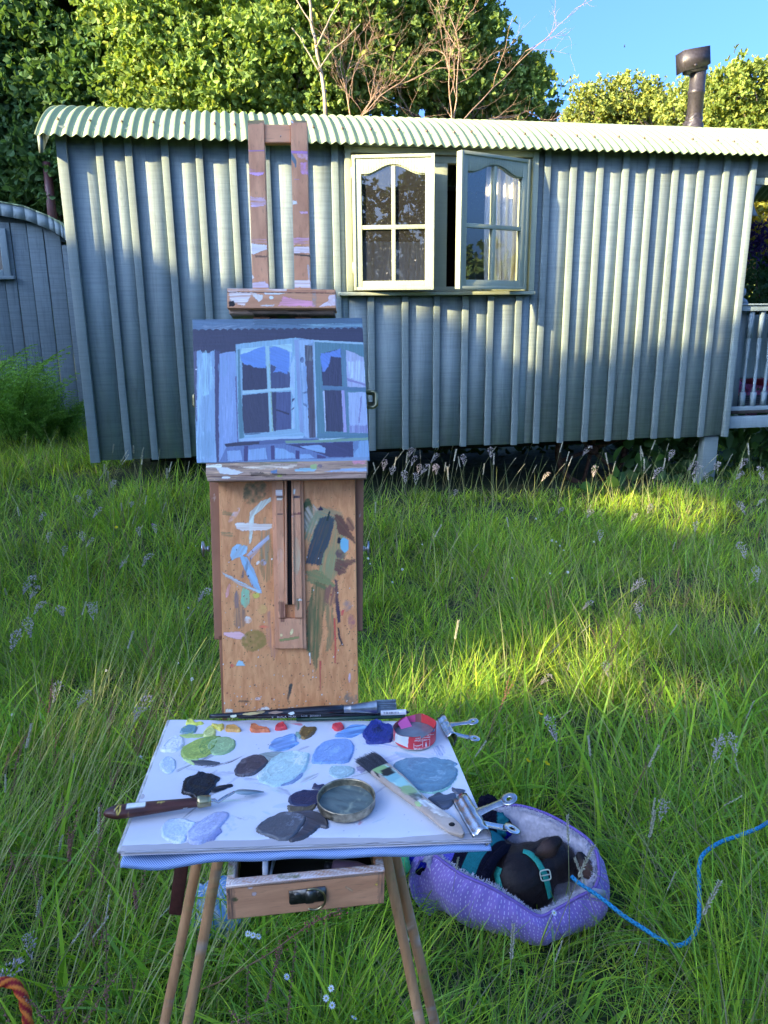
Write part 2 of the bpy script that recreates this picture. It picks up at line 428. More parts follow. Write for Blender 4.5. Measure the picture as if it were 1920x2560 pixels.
# split in one board, as a dark sliver set in the face
mbk = MB()
for seg in [[(560 / 1.728 * 0 + 1545, 930), (1541, 960), (1538, 1000), (1533, 1045), (1530, 1085)]]:
    P = [WP.w(*WP.uv(x, y), 0.0052) for x, y in seg]
    tube(P, [0.0004, 0.0016, 0.0012, 0.0018, 0.0006], 4, mb=mbk)
mbk.build('crack', M['chassis_and_shade'], hut)
# end walls, back wall, floor: dark inside
DEP = 2.05
wbox(U0 - 0.001, U0 + 0.02, ZB, ZT, -DEP, -0.0605, 'end_wall', M['board'])
wbox(U1 - 0.02, U1 + 0.001, ZB, ZT, -DEP, -0.0605, 'end_wall', M['board'])
wbox(U0, U1, ZB, ZT, -DEP - 0.02, -DEP - 0.001, 'back_wall', M['board'])
wbox(U0 + 0.02, U1 - 0.02, ZB, ZB + 0.05, -DEP, -0.024, 'hut_floor', M['chassis_and_shade'])
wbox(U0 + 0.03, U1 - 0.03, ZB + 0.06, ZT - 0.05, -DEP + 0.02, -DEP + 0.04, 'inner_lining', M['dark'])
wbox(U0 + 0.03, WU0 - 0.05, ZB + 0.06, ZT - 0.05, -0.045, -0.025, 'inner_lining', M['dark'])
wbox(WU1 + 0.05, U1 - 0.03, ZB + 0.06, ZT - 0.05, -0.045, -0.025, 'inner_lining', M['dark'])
wbox(U0 + 0.3, U1 - 0.3, ZB - 0.14, ZB - 0.02, -0.75, -0.62, 'chassis_beam', M['chassis_and_shade'])
wbox(U0 + 0.3, U1 - 0.3, ZB - 0.14, ZB - 0.02, -DEP + 0.3, -DEP + 0.42, 'chassis_beam', M['chassis_and_shade'])

# corrugated barrel roof: two sheets lapped
RR, HW, OV = 2.0, 1.17, 0.14
EZ = 2.588
def roof_pt(u, s, lift=0.0):
    """s: distance in from the eave, measured across"""
    yy = -HW + s
    z = EZ + math.sqrt(RR * RR - yy * yy) - RR * math.cos(math.asin(HW / RR))
    nn = np.array([0.0, yy / RR, math.sqrt(1 - (yy / RR) ** 2)])   # across, up
    amp = 0.011 * math.cos(2 * math.pi * u / 0.066) + lift
    return WP.w(u, z, OV - s) + amp * (-nn[1] * WN + nn[2] * np.array([0, 0, 1]))
def roof_sheet(u0, u1, lift, name='roof_sheet'):
    nu = int((u1 - u0) / 0.066 * 10) + 1; us = np.linspace(u0, u1, nu); ss = np.concatenate([np.linspace(0, 2 * HW, 34)])
    V = np.zeros((len(ss), nu, 3))
    yy = -HW + ss; zz = EZ + np.sqrt(RR * RR - yy * yy) - RR * math.cos(math.asin(HW / RR))
    ny = yy / RR; nz = np.sqrt(1 - ny ** 2)
    amp = 0.0088 * np.cos(2 * np.pi * us / 0.066) + lift
    rag = 0.004 * vn(us * 9, us * 0, 4)
    for i in range(len(ss)):
        base = WP.w(us, np.full(nu, zz[i]), np.full(nu, OV - ss[i]))
        V[i] = base + amp[:, None] * (-ny[i] * WN + nz[i] * np.array([0, 0, 1]))
        if i == 0: V[i] += rag[:, None] * np.array([0, 0, -1.0])
    return add(name, V.reshape(-1, 3), grid_faces(nu, len(ss)), M['roof'], hut, smooth=True)
ub = [U0 - 0.13, -0.55, 0.95, 2.45, 4.6]
for i in range(4):
    o = roof_sheet(ub[i] - (0.075 if i else 0), ub[i + 1], 0.0015 * i)
    md = o.modifiers.new('Solidify', 'SOLIDIFY'); md.thickness = 0.0015
M['screw'] = plain('roof_screw_metal', (0.16, 0.11, 0.09), 0.6, 0.5, 0.3, 50, 0)
k = 0
u = U0 - 0.13 + 0.066 * 2
sheet_objs = [o for o in COL.objects if o.name.startswith('roof_sheet')]
while u < 4.0:
    uc = round(u / 0.066) * 0.066
    for s in ((0.17,) if True else ()):
        p = roof_pt(uc, s + 0.01 * rr.uniform(-1, 1), 0.0035)
        yy = -HW + s; ax = -yy / RR * WN + math.sqrt(1 - (yy / RR) ** 2) * np.array([0, 0, 1])
        q = lathe(p, [(0.0, 0.0), (0.0115, 0.0), (0.011, 0.004), (0.006, 0.006), (0.0055, 0.012), (0.0, 0.0125)], 8, ax)
        si = sheet_objs[min(3, sum(uc > b_ for b_ in ub[1:4]))]
        q.build('screw', M['screw'], si)
    u += 0.066 * rr.choice([2, 3, 3, 3])
# eave closing board and barge board at the left end
wbox(U0 + 0.0, U1 + 1.6, ZT - 0.16, ZT - 0.02, 0.005, 0.03, 'eave_board', M['board']) if False else None
mb = MB()
arc = [(-(OV - s), EZ + math.sqrt(RR ** 2 - (-HW + s) ** 2) - RR * math.cos(math.asin(HW / RR)) - 0.02) for s in np.linspace(0.02, 2 * HW - 0.02, 30)]
for i in range(29):
    (a0, z0), (a1, z1) = arc[i], arc[i + 1]
    P = []
    for uu in (U0 - 0.12, U0 - 0.095):
        P += [WP.w(uu, z0 - 0.10, -a0), WP.w(uu, z0, -a0), WP.w(uu, z1, -a1), WP.w(uu, z1 - 0.10, -a1)]
    mb.hexa(P)
mb.build('barge_board', M['batten'], hut)
# tympanum filling under the roof at both ends and the ceiling
mb = MB()
for uu in (U0 + 0.005, U1 - 0.005):
    pts = [WP.w(uu, ZT - 0.005, 0.0)] + [WP.w(uu, z - 0.012, -a) for a, z in arc if 0 < a < DEP] + [WP.w(uu, ZT - 0.005, -DEP)]
    mb.put(pts, [list(range(len(pts)))])
mb.build('end_panel', M['board'], hut)

# flue
fb = None
for s in (0.75,):
    P0 = CAM + ray(1732, 336) * ((WP.w(0, 0, OV - s) - CAM).dot(WN) / ray(1732, 336).dot(WN))
fu = (P0 - WP.o).dot(WT); s = 0.75; yy = -HW + s
fz = EZ + math.sqrt(RR * RR - yy * yy) - RR * math.cos(math.asin(HW / RR))
fb = WP.w(fu, fz, OV - s)
ptop = CAM + ray(1732, 168) * ((fb - CAM).dot(WN) / ray(1732, 168).dot(WN))
fh = ptop[2] - fz
d_ = ROT[:, 2].dot(fb - CAM); pw = 46 / F * d_ / 2 * 0.82
mb = MB(); lathe(fb - np.array([0, 0, 0.03]), [(pw, 0), (pw, fh * 0.62), (pw * 1.07, fh * 0.62 + 0.004), (pw * 1.07, fh * 0.62 + 0.03), (pw * 1.0, fh * 0.62 + 0.034), (pw, fh + 0.03)], 24, mb=mb)
flue = mb.build('flue_pipe', M['flue'], hut, smooth=False)
# crumpled flashing collar
th = np.linspace(0, 2 * np.pi, 40, endpoint=False); V = []; nr = 12
for i in range(nr):
    t = i / (nr - 1)
    for a in th:
        r = pw * (1.05 + 0.75 * (1 - t) ** 1.6 + 0.16 * (vn(a * 3 + 9, t * 7, 5) - 0.5) + 0.07 * math.sin(t * 22))
        V.append(fb + np.array([r * math.cos(a), r * math.sin(a), -0.06 + 0.15 * t + 0.015 * math.sin(3 * a)]))
Fs = [[i * 40 + j, i * 40 + (j + 1) % 40, (i + 1) * 40 + (j + 1) % 40, (i + 1) * 40 + j] for i in range(nr - 1) for j in range(40)]
add('flashing', V, Fs, M['flue'], hut, smooth=True)
# cowl: a bent sheet box, tipped
cw = 70 / F * d_ / 2; ch = 44 / F * d_
cpl = Plane(ptop + np.array([0.005, 0, -0.02]), WT * 0.985 + np.array([0, 0, 0.15]), (-0.15, 0, 1))
mb = MB()
prism(cpl, [(-cw, -0.10 * ch), (cw * 0.75, 0.02 * ch), (cw * 0.98, 0.10 * ch), (cw, ch * 0.98), (-cw * 0.95, ch * 0.92)], pw + 0.002, pw + 0.006, mb)
prism(cpl, [(-cw * 0.9, 0.1 * ch), (cw * 0.98, 0.16 * ch), (cw, ch * 0.98), (-cw * 0.92, ch * 0.92)], -pw - 0.006, -pw - 0.002, mb)
prism(cpl, [(-cw * 0.95, ch * 0.925), (cw, ch * 0.985), (cw, ch * 1.0), (-cw * 0.95, ch * 0.945)], -pw - 0.006, pw + 0.006, mb)
prism(cpl, [(-cw * 0.97, -0.08 * ch), (-cw * 0.93, -0.08 * ch), (-cw * 0.90, ch * 0.92), (-cw * 0.94, ch * 0.92)], -pw - 0.001, pw + 0.001, mb)
prism(cpl, [(-cw * 0.5, 0.3 * ch), (cw * 0.78, 0.3 * ch), (cw * 0.78, -0.16 * ch), (cw * 0.2, -0.2 * ch), (-cw * 0.5, -0.1 * ch)], -pw * 1.02, pw * 1.02, mb)
lathe(cpl.w(-0.02, ch * 0.12, pw + 0.006), [(0, 0), (0.012, 0), (0.01, 0.006), (0, 0.008)], 8, cpl.n, mb)
cowl = mb.build('cowl', M['flue'], flue)

# window frame, sill, casements
wf = MB()
fr = 0.05
box_on(WP, WU0 - 0.012, WU0 + 0.030, WZ0 - 0.002, WZ1 + 0.05, 0.006, 0.050, wf)
box_on(WP, WU1 - 0.030, WU1 + 0.012, WZ0 - 0.002, WZ1 + 0.05, 0.006, 0.050, wf)
box_on(WP, WU0 + 0.031, WU1 - 0.031, WZ1 + 0.012, WZ1 + 0.05, 0.006, 0.048, wf)
box_on(WP, WU0 + 0.030, WU0 + 0.075, WZ0, WZ1 + 0.01, -0.06, 0.016, wf); box_on(WP, WU1 - 0.075, WU1 - 0.030, WZ0, WZ1 + 0.01, -0.06, 0.016, wf)
box_on(WP, WU0 + 0.0755, WU1 - 0.0755, WZ1 - 0.035, WZ1 + 0.01, -0.06, 0.015, wf)
box_on(WP, WU0 + 0.0755, WU1 - 0.0755, WZ0 - 0.002, WZ0 + 0.03, -0.06, 0.015, wf)
mu0, mu1 = WP.uv(1080, 600)[0], WP.uv(1116, 600)[0]
box_on(WP, mu0, mu1, WZ0 + 0.03, WZ1 - 0.036, -0.06, 0.012, wf)
frame = wf.build('window_frame', M['trim'], hut, bevel=0.002)
box_on(WP, WP.uv(845, 731)[0], WP.uv(1328, 731)[0], WZ0 - 0.030, WZ0 - 0.006, 0.004, 0.085).build('window_sill', M['trim'], hut, bevel=0.003)
box_on(WP, WU0 - 0.02, WU1 + 0.02, WZ1 + 0.052, WZ1 + 0.075, 0.006, 0.060).build('window_head', M['batten'], hut, bevel=0.003)

def casement(hu, sgn, w_, deg, label):
    a = math.radians(deg)
    hinge = WP.w(hu, 0, 0.052)
    ud = math.cos(a) * sgn * WT + math.sin(a) * WN
    if sgn > 0: pl = Plane(hinge, ud, (0, 0, 1))
    else: pl = Plane(hinge + ud * w_, -ud, (0, 0, 1))
    z0, z1 = WZ0 + 0.006, WZ1 - 0.012
    st = 0.062; d0, d1 = -0.022, 0.022
    mb = MB()
    box_on(pl, 0, st, z0, z1, d0, d1, mb); box_on(pl, w_ - st, w_, z0, z1, d0, d1, mb)
    box_on(pl, st, w_ - st, z0, z0 + 0.062, d0, d1 - 0.001, mb)
    # top rail with the two swept arches cut into its lower edge
    x0, x1 = st, w_ - st; top = z1; n_ = 24; cx = (x0 + x1) / 2
    low = []
    for i in range(n_ + 1):
        t = i / n_; x = x0 + (x1 - x0) * t; q = abs(t - 0.5) * 2
        low.append((x, z1 - 0.062 - 0.058 * sstep(0.06, 0.86, q)))
    for i in range(n_):
        (xa, za), (xb, zb) = low[i], low[i + 1]
        prism(pl, [(xa, za), (xb, zb), (xb, z1), (xa, z1)], d0, d1 - 0.001, mb)
        prism(pl, [(xa, za - 0.008), (xb, zb - 0.008), (xb, zb), (xa, za)], d0 + 0.004, d1 - 0.012, mb)
    # raised outer lip round the sash
    for (a0, a1, b0, b1) in ((-0.001, 0.02, z0 - 0.001, z1 + 0.001), (w_ - 0.02, w_ + 0.001, z0 - 0.001, z1 + 0.001), (0.0201, w_ - 0.0201, z1 - 0.02, z1 + 0.001), (0.0201, w_ - 0.0201, z0 - 0.001, z0 + 0.02)):
        box_on(pl, a0, a1, b0, b1, d1 - 0.0005, d1 + 0.009, mb)
    zm = z0 + (z1 - z0) * 0.475
    c = mb.build('casement', M['trim'], hut, bevel=0.0015, label=label)
    gb = MB(); box_on(pl, cx - 0.0135, cx + 0.0135, z0 + 0.0625, zm - 0.0145, d0 + 0.004, d1 - 0.004, gb); box_on(pl, cx - 0.0135, cx + 0.0135, zm + 0.0145, z1 - 0.07, d0 + 0.004, d1 - 0.004, gb)
    gb.build('glazing_bar', M['trim'], c, bevel=0.0015)
    gb = MB(); box_on(pl, st + 0.0005, w_ - st - 0.0005, zm - 0.014, zm + 0.014, d0 + 0.003, d1 - 0.003, gb)
    gb.build('glazing_bar', M['trim'], c, bevel=0.0015)
    for (a0, a1) in ((st - 0.004, cx - 0.002), (cx + 0.002, w_ - st + 0.004)):
        for (b0, b1) in ((z0 + 0.058, zm - 0.002), (zm + 0.002, z1 - 0.066)):
            V = [pl.w(a0, b0, 0.0), pl.w(a1, b0, 0.0), pl.w(a1, b1, 0.0), pl.w(a0, b1, 0.0)]
            add('pane', V, np.array([[0, 1, 2, 3]]), M['glass'], c)
    hn = MB()
    for zz in (z0 + 0.12, z1 - 0.14):
        hp = hinge + np.array([0, 0, zz]) - ud * 0.006
        lathe(hp, [(0, 0), (0.006, 0), (0.006, 0.07), (0, 0.07)], 8, mb=hn)
    hn.build('hinge', M['trim'], c)
    return pl
plL = casement(WP.uv(884, 600, 0.052)[0], 1, 0.565, 14, 'casement lit by the sun, opened a little')
plR = casement(WP.uv(1312, 600, 0.052)[0], -1, 0.645, 25, 'casement with its face in shade, opened outwards')

# curtains inside
def curtain(u0, u1, z0, z1, off, seed, label, folds=26):
    nu, nz = 150, 40
    uu = np.linspace(0, 1, nu); zz = np.linspace(0, 1, nz); U, Z = np.meshgrid(uu, zz)
    ph = fbm(U * 5, Z * 0.8, seed) * 5
    D = 0.016 * np.sin(U * folds + ph * 2) + 0.008 * np.sin(U * folds * 2.3 + ph * 3 + 1)
    pin = 1 - 0.12 * np.sin(Z * np.pi) * (U - 0.5)
    V = WP.w(u0 + (u1 - u0) * (0.5 + (U - 0.5) * pin), z0 + (z1 - z0) * Z, off + D)
    o = add('curtain', V.reshape(-1, 3), grid_faces(nu, nz), M['curtain'], None, smooth=True)
    md = o.modifiers.new('Solidify', 'SOLIDIFY'); md.thickness = 0.001
    tag(o, label, 'curtain', 'white curtains hanging in the hut window')
curtain(WP.uv(1214, 600, -0.1)[0], WP.uv(1322, 600, -0.1)[0], WZ0 + 0.02, WZ1 - 0.02, -0.10, 4, 'white pleated curtain lit by the sun behind the right casement', 30)
curtain(WP.uv(905, 600, -0.9)[0], WP.uv(1082, 600, -0.9)[0], WZ0 - 0.2, WZ0 + 0.42, -0.95, 8, 'dim white curtain folds deep behind the left casement', 34)

# wheel, post
wc = onz(1470, 1160, 0.36)
wpl = Plane(WP.w(WP.uv(1478, 1142, -0.42)[0], 0.32, -0.42), WT, (0, 0, 1))
wheel = thing('tmp', None, None, wpl.o) if False else None
mb = MB(); th = np.linspace(0, 2 * np.pi, 49)
RW = 0.31
tube([wpl.w(RW * math.cos(a), RW * math.sin(a), 0) for a in th], 0.026, 6, False, mb=mb)
lathe(wpl.w(0, 0, -0.05), [(0.0, 0), (0.05, 0), (0.055, 0.03), (0.04, 0.1), (0, 0.105)], 12, wpl.n, mb)
wh = mb.build('wheel', M['rust'], hut)
for k in range(6):
    a = math.radians(18 + 60 * k)
    tube([wpl.w(0.04 * math.cos(a), 0.04 * math.sin(a), 0.0), wpl.w(RW * math.cos(a), RW * math.sin(a), 0.0)], 0.018, 6).build('spoke', M['rust'], wh)
box_on(WP, WP.uv(1765, 1100)[0], WP.uv(1800, 1100)[0], -0.05, ZB - 0.012, -0.10, -0.02).build('support_post', M['batten'], hut, bevel=0.004)

# veranda beyond the wall's end
VU = U1 + 0.02
ver = box_on(WP, VU, VU + 1.6, WP.uv(1880, 1040)[1] - 0.10, WP.uv(1880, 1040)[1], -0.06, -0.01).build('veranda_beam', M['rail'], hut, bevel=0.003)
dz = WP.uv(1880, 1034)[1]
for k in range(7):
    a0 = -0.005 - k * 0.145
    box_on(WP, VU, VU + 1.6, dz, dz + 0.028, a0 - 0.14, a0).build('deck_plank', M['chassis_and_shade'], hut)
mb = MB()
rz0, rz1 = WP.uv(1880, 1022)[1], WP.uv(1880, 763)[1]
box_on(WP, VU + 0.001, VU + 1.6, rz1 - 0.045, rz1, -0.07, 0.0, mb)
box_on(WP, VU + 0.001, VU + 1.6, rz1, rz1 + 0.012, -0.085, 0.015, mb)
box_on(WP, VU + 0.001, VU + 1.6, rz0 - 0.02, rz0 + 0.02, -0.06, -0.01, mb)
rail = mb.build('railing', M['rail'], hut, bevel=0.003)
prof = [(0.0, 0), (0.0175, 0), (0.0175, 0.13), (0.011, 0.15), (0.016, 0.16), (0.016, 0.168), (0.0135, 0.172), (0.016, 0.178), (0.0105, 0.19), (0.014, 0.34), (0.0105, 0.50), (0.016, 0.515), (0.016, 0.522), (0.0125, 0.528), (0.016, 0.534), (0.012, 0.55), (0.0175, 0.58), (0.0175, 1)]
HH = rz1 - 0.045 - rz0 - 0.02
for px in (1838, 1866, 1893, 1920, 1948, 1976, 2004, 2032, 2060):
    u = WP.uv(px, 900, -0.035)[0]
    if px == 1838: u = WP.uv(1834, 900, -0.035)[0]
    mb = MB(); lathe(WP.w(u, rz0 + 0.02, -0.035), [(r, h * HH if h < 0.2 else h * HH) for r, h in prof], 12, mb=mb)
    for z0_, z1_ in ((0, 0.15), (0.72, 1.0)):
        box_on(WP, u - 0.018, u + 0.018, rz0 + 0.021 + z0_ * HH, rz0 + 0.019 + z1_ * HH, -0.053, -0.017, mb)
    mb.build('baluster', M['rail'], rail)
nu_ = WP.uv(1853, 745, -0.14)[0]
mb = MB(); nz = WP.uv(1853, 745, -0.14)[1]
box_on(WP, nu_ - 0.04, nu_ + 0.04, dz + 0.03, nz - 0.03, -0.18, -0.10, mb)
lathe(WP.w(nu_, nz - 0.03, -0.14), [(0.05, 0), (0.045, 0.015), (0.02, 0.03), (0.016, 0.04), (0.03, 0.055), (0.034, 0.075), (0.028, 0.1), (0.012, 0.112), (0, 0.113)], 16, mb=mb)
mb.build('newel_post', M['rail'], rail)
hz = WP.uv(1900, 455)[1]
box_on(WP, VU, VU + 1.6, hz - 0.02, hz + 0.03, -0.05, 0.0).build('header_beam', M['trim'], hut, bevel=0.003)
box_on(WP, VU, VU + 1.6, hz + 0.031, ZT, -0.04, -0.01).build('fascia_board', M['batten'], hut)
br = [(0, 0), (0.07, 0)] + [(0.07 - 0.045 * math.sin(t) * (1 if t < 2 else 1), -0.0 - 0.22 * t / 3.0) for t in np.linspace(0.2, 3.0, 10)] + [(0, -0.22)]
prism(WP, [(VU + 0.002 + x * 1.3, hz - 0.021 + y) for x, y in br], -0.045, -0.01).build('bracket', M['rail'], hut)
# scalloped dark valance at the far side of the veranda
sc_ = [(0, 0.1), (1.6, 0.1)] + [(1.6 - 1.6 * i / 40, -0.16 - 0.05 * abs(math.sin(i * math.pi / 5))) for i in range(41)]
prism(WP, [(VU - 0.5 + x, hz - 0.02 + y) for x, y in sc_], -DEP + 0.1, -DEP + 0.13).build('valance', M['dark'], hut)

# knitted throw over the veranda chair and flowers
M['throw'] = painted_wood('grey_green_knit', (0.20, 0.27, 0.27), 0.3, 0.95, 3)
nu, nv = 60, 30; U, Vv = np.meshgrid(np.linspace(0, 1, nu), np.linspace(0, 1, nv))
zt, zb = WP.uv(1900, 775, -0.3)[1], WP.uv(1900, 945, -0.3)[1]
V = WP.w(VU + 0.02 + U * 1.1, zb + (zt - zb) * Vv - 0.06 * (1 - U) * Vv, -0.28 + 0.018 * np.sin(U * 70 + Vv * 1.5) - 0.05 * Vv)
o = add('throw', V.reshape(-1, 3), grid_faces(nu, nv), M['throw'], None, smooth=True)
o.modifiers.new('Solidify', 'SOLIDIFY').thickness = 0.006
tag(o, 'grey green ribbed throw hanging inside the veranda railing', 'throw')

# ------------------------------------------------------------------ second hut, left
P2 = Plane((-3, 8.6, 0), (math.cos(ANG), math.sin(ANG), 0), (0, 0, 1))
hut2 = thing('garden_hut', 'blue grey boarded hut with arched gable, half hidden behind the larger hut', 'hut', P2.w(-1.2, 0.1, -1))
bx = [-130, -65, -28, 12, 42, 82, 122, 163, 215, 262]
ys = 700
arcpx = [(-260, 500), (-150, 485), (-60, 490), (0, 503), (60, 514), (120, 538), (150, 556), (167, 571), (172, 574), (200, 600)]
def arch_v(u):
    a = np.array([P2.uv(x, y, 0.10) for x, y in arcpx]); return np.interp(u, a[:, 0], a[:, 1])
bz = P2.uv(100, 1010)[1]
for i in range(len(bx) - 1):
    a, c = P2.uv(bx[i], ys)[0] + 0.004, P2.uv(bx[i + 1], ys)[0] - 0.004
    zt_ = min(P2.uv(60, 557)[1], float(min(arch_v(a), arch_v(c))) - 0.05)
    prism(P2, [(a, 0.15), (c, 0.15), (c, zt_), (a, zt_)], -0.02, 0.002 + 0.008 * (i % 2)).build('board', M['hut2'], hut2, bevel=0.002)
pts = [(u, float(arch_v(u)) - 0.03) for u in np.linspace(P2.uv(-260, 500)[0], P2.uv(190, 590)[0], 30)]
prism(P2, [(pts[0][0], P2.uv(60, 560)[1])] + pts + [(pts[-1][0], min(P2.uv(60, 560)[1], pts[-1][1] - 0.05))], -0.05, -0.025).build('gable_panel', M['hut2'], hut2)
mb = MB(); rb = MB(); pa = []
for i in range(len(arcpx) - 1):
    for t in (0, 0.5):
        x = arcpx[i][0] * (1 - t) + arcpx[i + 1][0] * t; y = arcpx[i][1] * (1 - t) + arcpx[i + 1][1] * t; pa.append(P2.uv(x, y, 0.1))
for i in range(len(pa) - 1):
    (a, za), (c, zc) = pa[i], pa[i + 1]
    prism(P2, [(a, za - 0.14), (c, zc - 0.14), (c, zc - 0.012), (a, za - 0.012)], 0.075, 0.10, mb)
    prism(P2, [(a, za - 0.0115), (c, zc - 0.0115), (c, zc), (a, za)], -2.0, 0.115, rb)
mb.build('barge_board', M['rail'], hut2); rb.build('roof', M['roof'], hut2)
wu1 = P2.uv(32, 700)[0]; wzb, wzt = P2.uv(20, 690)[1], P2.uv(10, 572)[1]; wu0 = wu1 - 0.75
mb = MB()
for (a, c, e, g_) in ((wu0, wu0 + 0.07, wzb, wzt), (wu1 - 0.07, wu1, wzb, wzt), (wu0 + 0.071, wu1 - 0.071, wzt - 0.06, wzt), (wu0 + 0.071, wu1 - 0.071, wzb, wzb + 0.06)):
    box_on(P2, a, c, e, g_, 0.012, 0.05, mb)
win2 = mb.build('window', M['rail'], hut2, bevel=0.003)
box_on(P2, wu0 - 0.03, wu1 + 0.035, wzb - 0.035, wzb - 0.001, 0.012, 0.075).build('sill', M['rail'], win2, bevel=0.003)
add('pane', [P2.w(wu0 + 0.07, wzb + 0.06, 0.03), P2.w(wu1 - 0.07, wzb + 0.06, 0.03), P2.w(wu1 - 0.07, wzt - 0.06, 0.03), P2.w(wu0 + 0.07, wzt - 0.06, 0.03)], np.array([[0, 1, 2, 3]]), M['glass'], win2)
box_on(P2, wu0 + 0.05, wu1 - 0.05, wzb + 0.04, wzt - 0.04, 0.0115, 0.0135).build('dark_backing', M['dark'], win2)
pf = P2.uv(131, 540, -0.5)
lathe(P2.w(pf[0], pf[1] - 0.4, -0.5), [(0.045, 0), (0.045, 0.35), (0.05, 0.36), (0.042, 0.95), (0, 0.95)], 14).build('flue_pipe', plain('maroon_flue', (0.09, 0.03, 0.03), 0.5), hut2)

# ------------------------------------------------------------------ foliage
M['leaf'] = leaf_mat('broad_leaves', 0.42, 0.5, 0.22)
M['grass'] = leaf_mat('grass_blades', 0.34, 0.6, 0.10, (1.2, 1.2, 0.4))
M['bark'] = plain('grey_bark', (0.17, 0.13, 0.10), 0.9, 0, 0.4, 30, 0.5)
M['twig'] = plain('pale_bare_twig', (0.34, 0.22, 0.15), 0.85, 0, 0.3, 30, 0.3)
M['stem'] = leaf_mat('dry_stems', 0.15, 0.7, 0.2, (1.1, 1.0, 0.8))

def unit(a): return a / (np.linalg.norm(a, axis=-1, keepdims=True) + 1e-9)
def leaves(C, D, L, W, col, R, fold=0.35, droop=0.15):
    """each leaf: 6 corners, folded on its midrib. C base, D direction, L length, W width"""
    n = len(C); up = R.normal(size=(n, 3)); S = unit(np.cross(D, up)); Nn = np.cross(S, D)
    L = L[:, None]; W = W[:, None]
    a = C; t = C + D * L - Nn * droop * L
    l1 = C + D * L * 0.32 + S * W * 0.42 + Nn * W * fold * 0.4; l2 = C + D * L * 0.70 + S * W * 0.5 + Nn * W * fold * 0.5 - Nn * droop * L * 0.4
    r1 = C + D * L * 0.32 - S * W * 0.42 + Nn * W * fold * 0.4; r2 = C + D * L * 0.70 - S * W * 0.5 + Nn * W * fold * 0.5 - Nn * droop * L * 0.4
    V = np.stack([a, l1, l2, t, r2, r1], 1).reshape(-1, 3)
    b_ = np.arange(n)[:, None] * 6
    Fq = np.concatenate([b_ + [0, 1, 2, 3], b_ + [0, 3, 4, 5]])
    return V, Fq, np.repeat(col, 6, 0)
def crown(blobs, per, leafL, seed, base=(0.065, 0.10, 0.022), var=0.35, k=7, clumps=None, shell=0.55, keep=None, yellow=0.25):
    """blobs: (centre, radii). Rosettes of leaves on many small sprays inside and on the surface of each blob"""
    R = np.random.default_rng(seed); Cs = []; As = []; Ts = []
    for bi, (c, r) in enumerate(blobs):
        c = np.array(c, float); r = np.array(r, float) if not np.isscalar(r) else np.array([r, r, r])
        nn = int(per * r.mean() ** 2)
        ns = max(6, int(nn / 14))                       # sprays
        d = unit(R.normal(size=(ns, 3))); rad = shell + (1 - shell) * R.random((ns, 1)) ** 0.7
        lump = 0.55 + 0.95 * fbm(d[:, 0] * 2.6 + bi * 7, d[:, 2] * 2.6 + d[:, 1] * 1.9 + 5, seed)[:, None]
        sc = c + d * r * rad * lump
        sd = unit(d + R.normal(size=(ns, 3)) * 0.5 + np.array([0, 0, 0.25]))
        sl_ = 0.10 + 0.50 * R.random(ns) ** 2 * min(1.6, r.mean())
        m_ = 14
        t = R.random((ns, m_)) ** 0.8
        P = sc[:, None] + sd[:, None] * (t * sl_[:, None])[..., None] + R.normal(size=(ns, m_, 3)) * (0.05 + 0.085 * r.mean())
        A = unit(sd[:, None] + R.normal(size=(ns, m_, 3)) * 0.6)
        tn = np.repeat(R.random(ns)[:, None], m_, 1)
        Cs.append(P.reshape(-1, 3)); As.append(A.reshape(-1, 3)); Ts.append(tn.reshape(-1))
    P = np.concatenate(Cs); A = np.concatenate(As); T = np.concatenate(Ts)
    if keep is not None:
        q = keep(P); P = P[q]; A = A[q]; T = T[q]
    n = len(P)
    base = np.array(base)
    C = np.repeat(P, k, 0); Ax = np.repeat(A, k, 0)
    D = unit(Ax * 0.55 + unit(R.normal(size=(n * k, 3))) * 0.95)
    L = leafL * (0.42 + 0.95 * R.random(n * k)); W = L * (0.5 + 0.12 * R.random(n * k))
    tt = np.repeat(T, k) * 0.6 + R.random(n * k) * 0.4
    col = base[None] * (1 - var + 2 * var * tt[:, None]) * np.array([1, 1, 1.])
    col = col * (1 + (R.random((n * k, 1)) < yellow) * np.array([[0.7, 0.35, 0.1]]))
    return leaves(C, D, L, W, col, R)
def limb(a, b_, r0, r1, seed, wob=0.12, n=10):
    a = np.array(a, float); b_ = np.array(b_, float); t = np.linspace(0, 1, n)[:, None]
    Lx = np.linalg.norm(b_ - a); R = np.random.default_rng(seed)
    off = np.stack([vn(t[:, 0] * 3 + R.random() * 50, t[:, 0] * 0, seed) - 0.5 for _ in range(3)], 1) * wob * Lx * np.sin(np.pi * t) * 2
    return a + (b_ - a) * t + off, np.linspace(r0, r1, n)
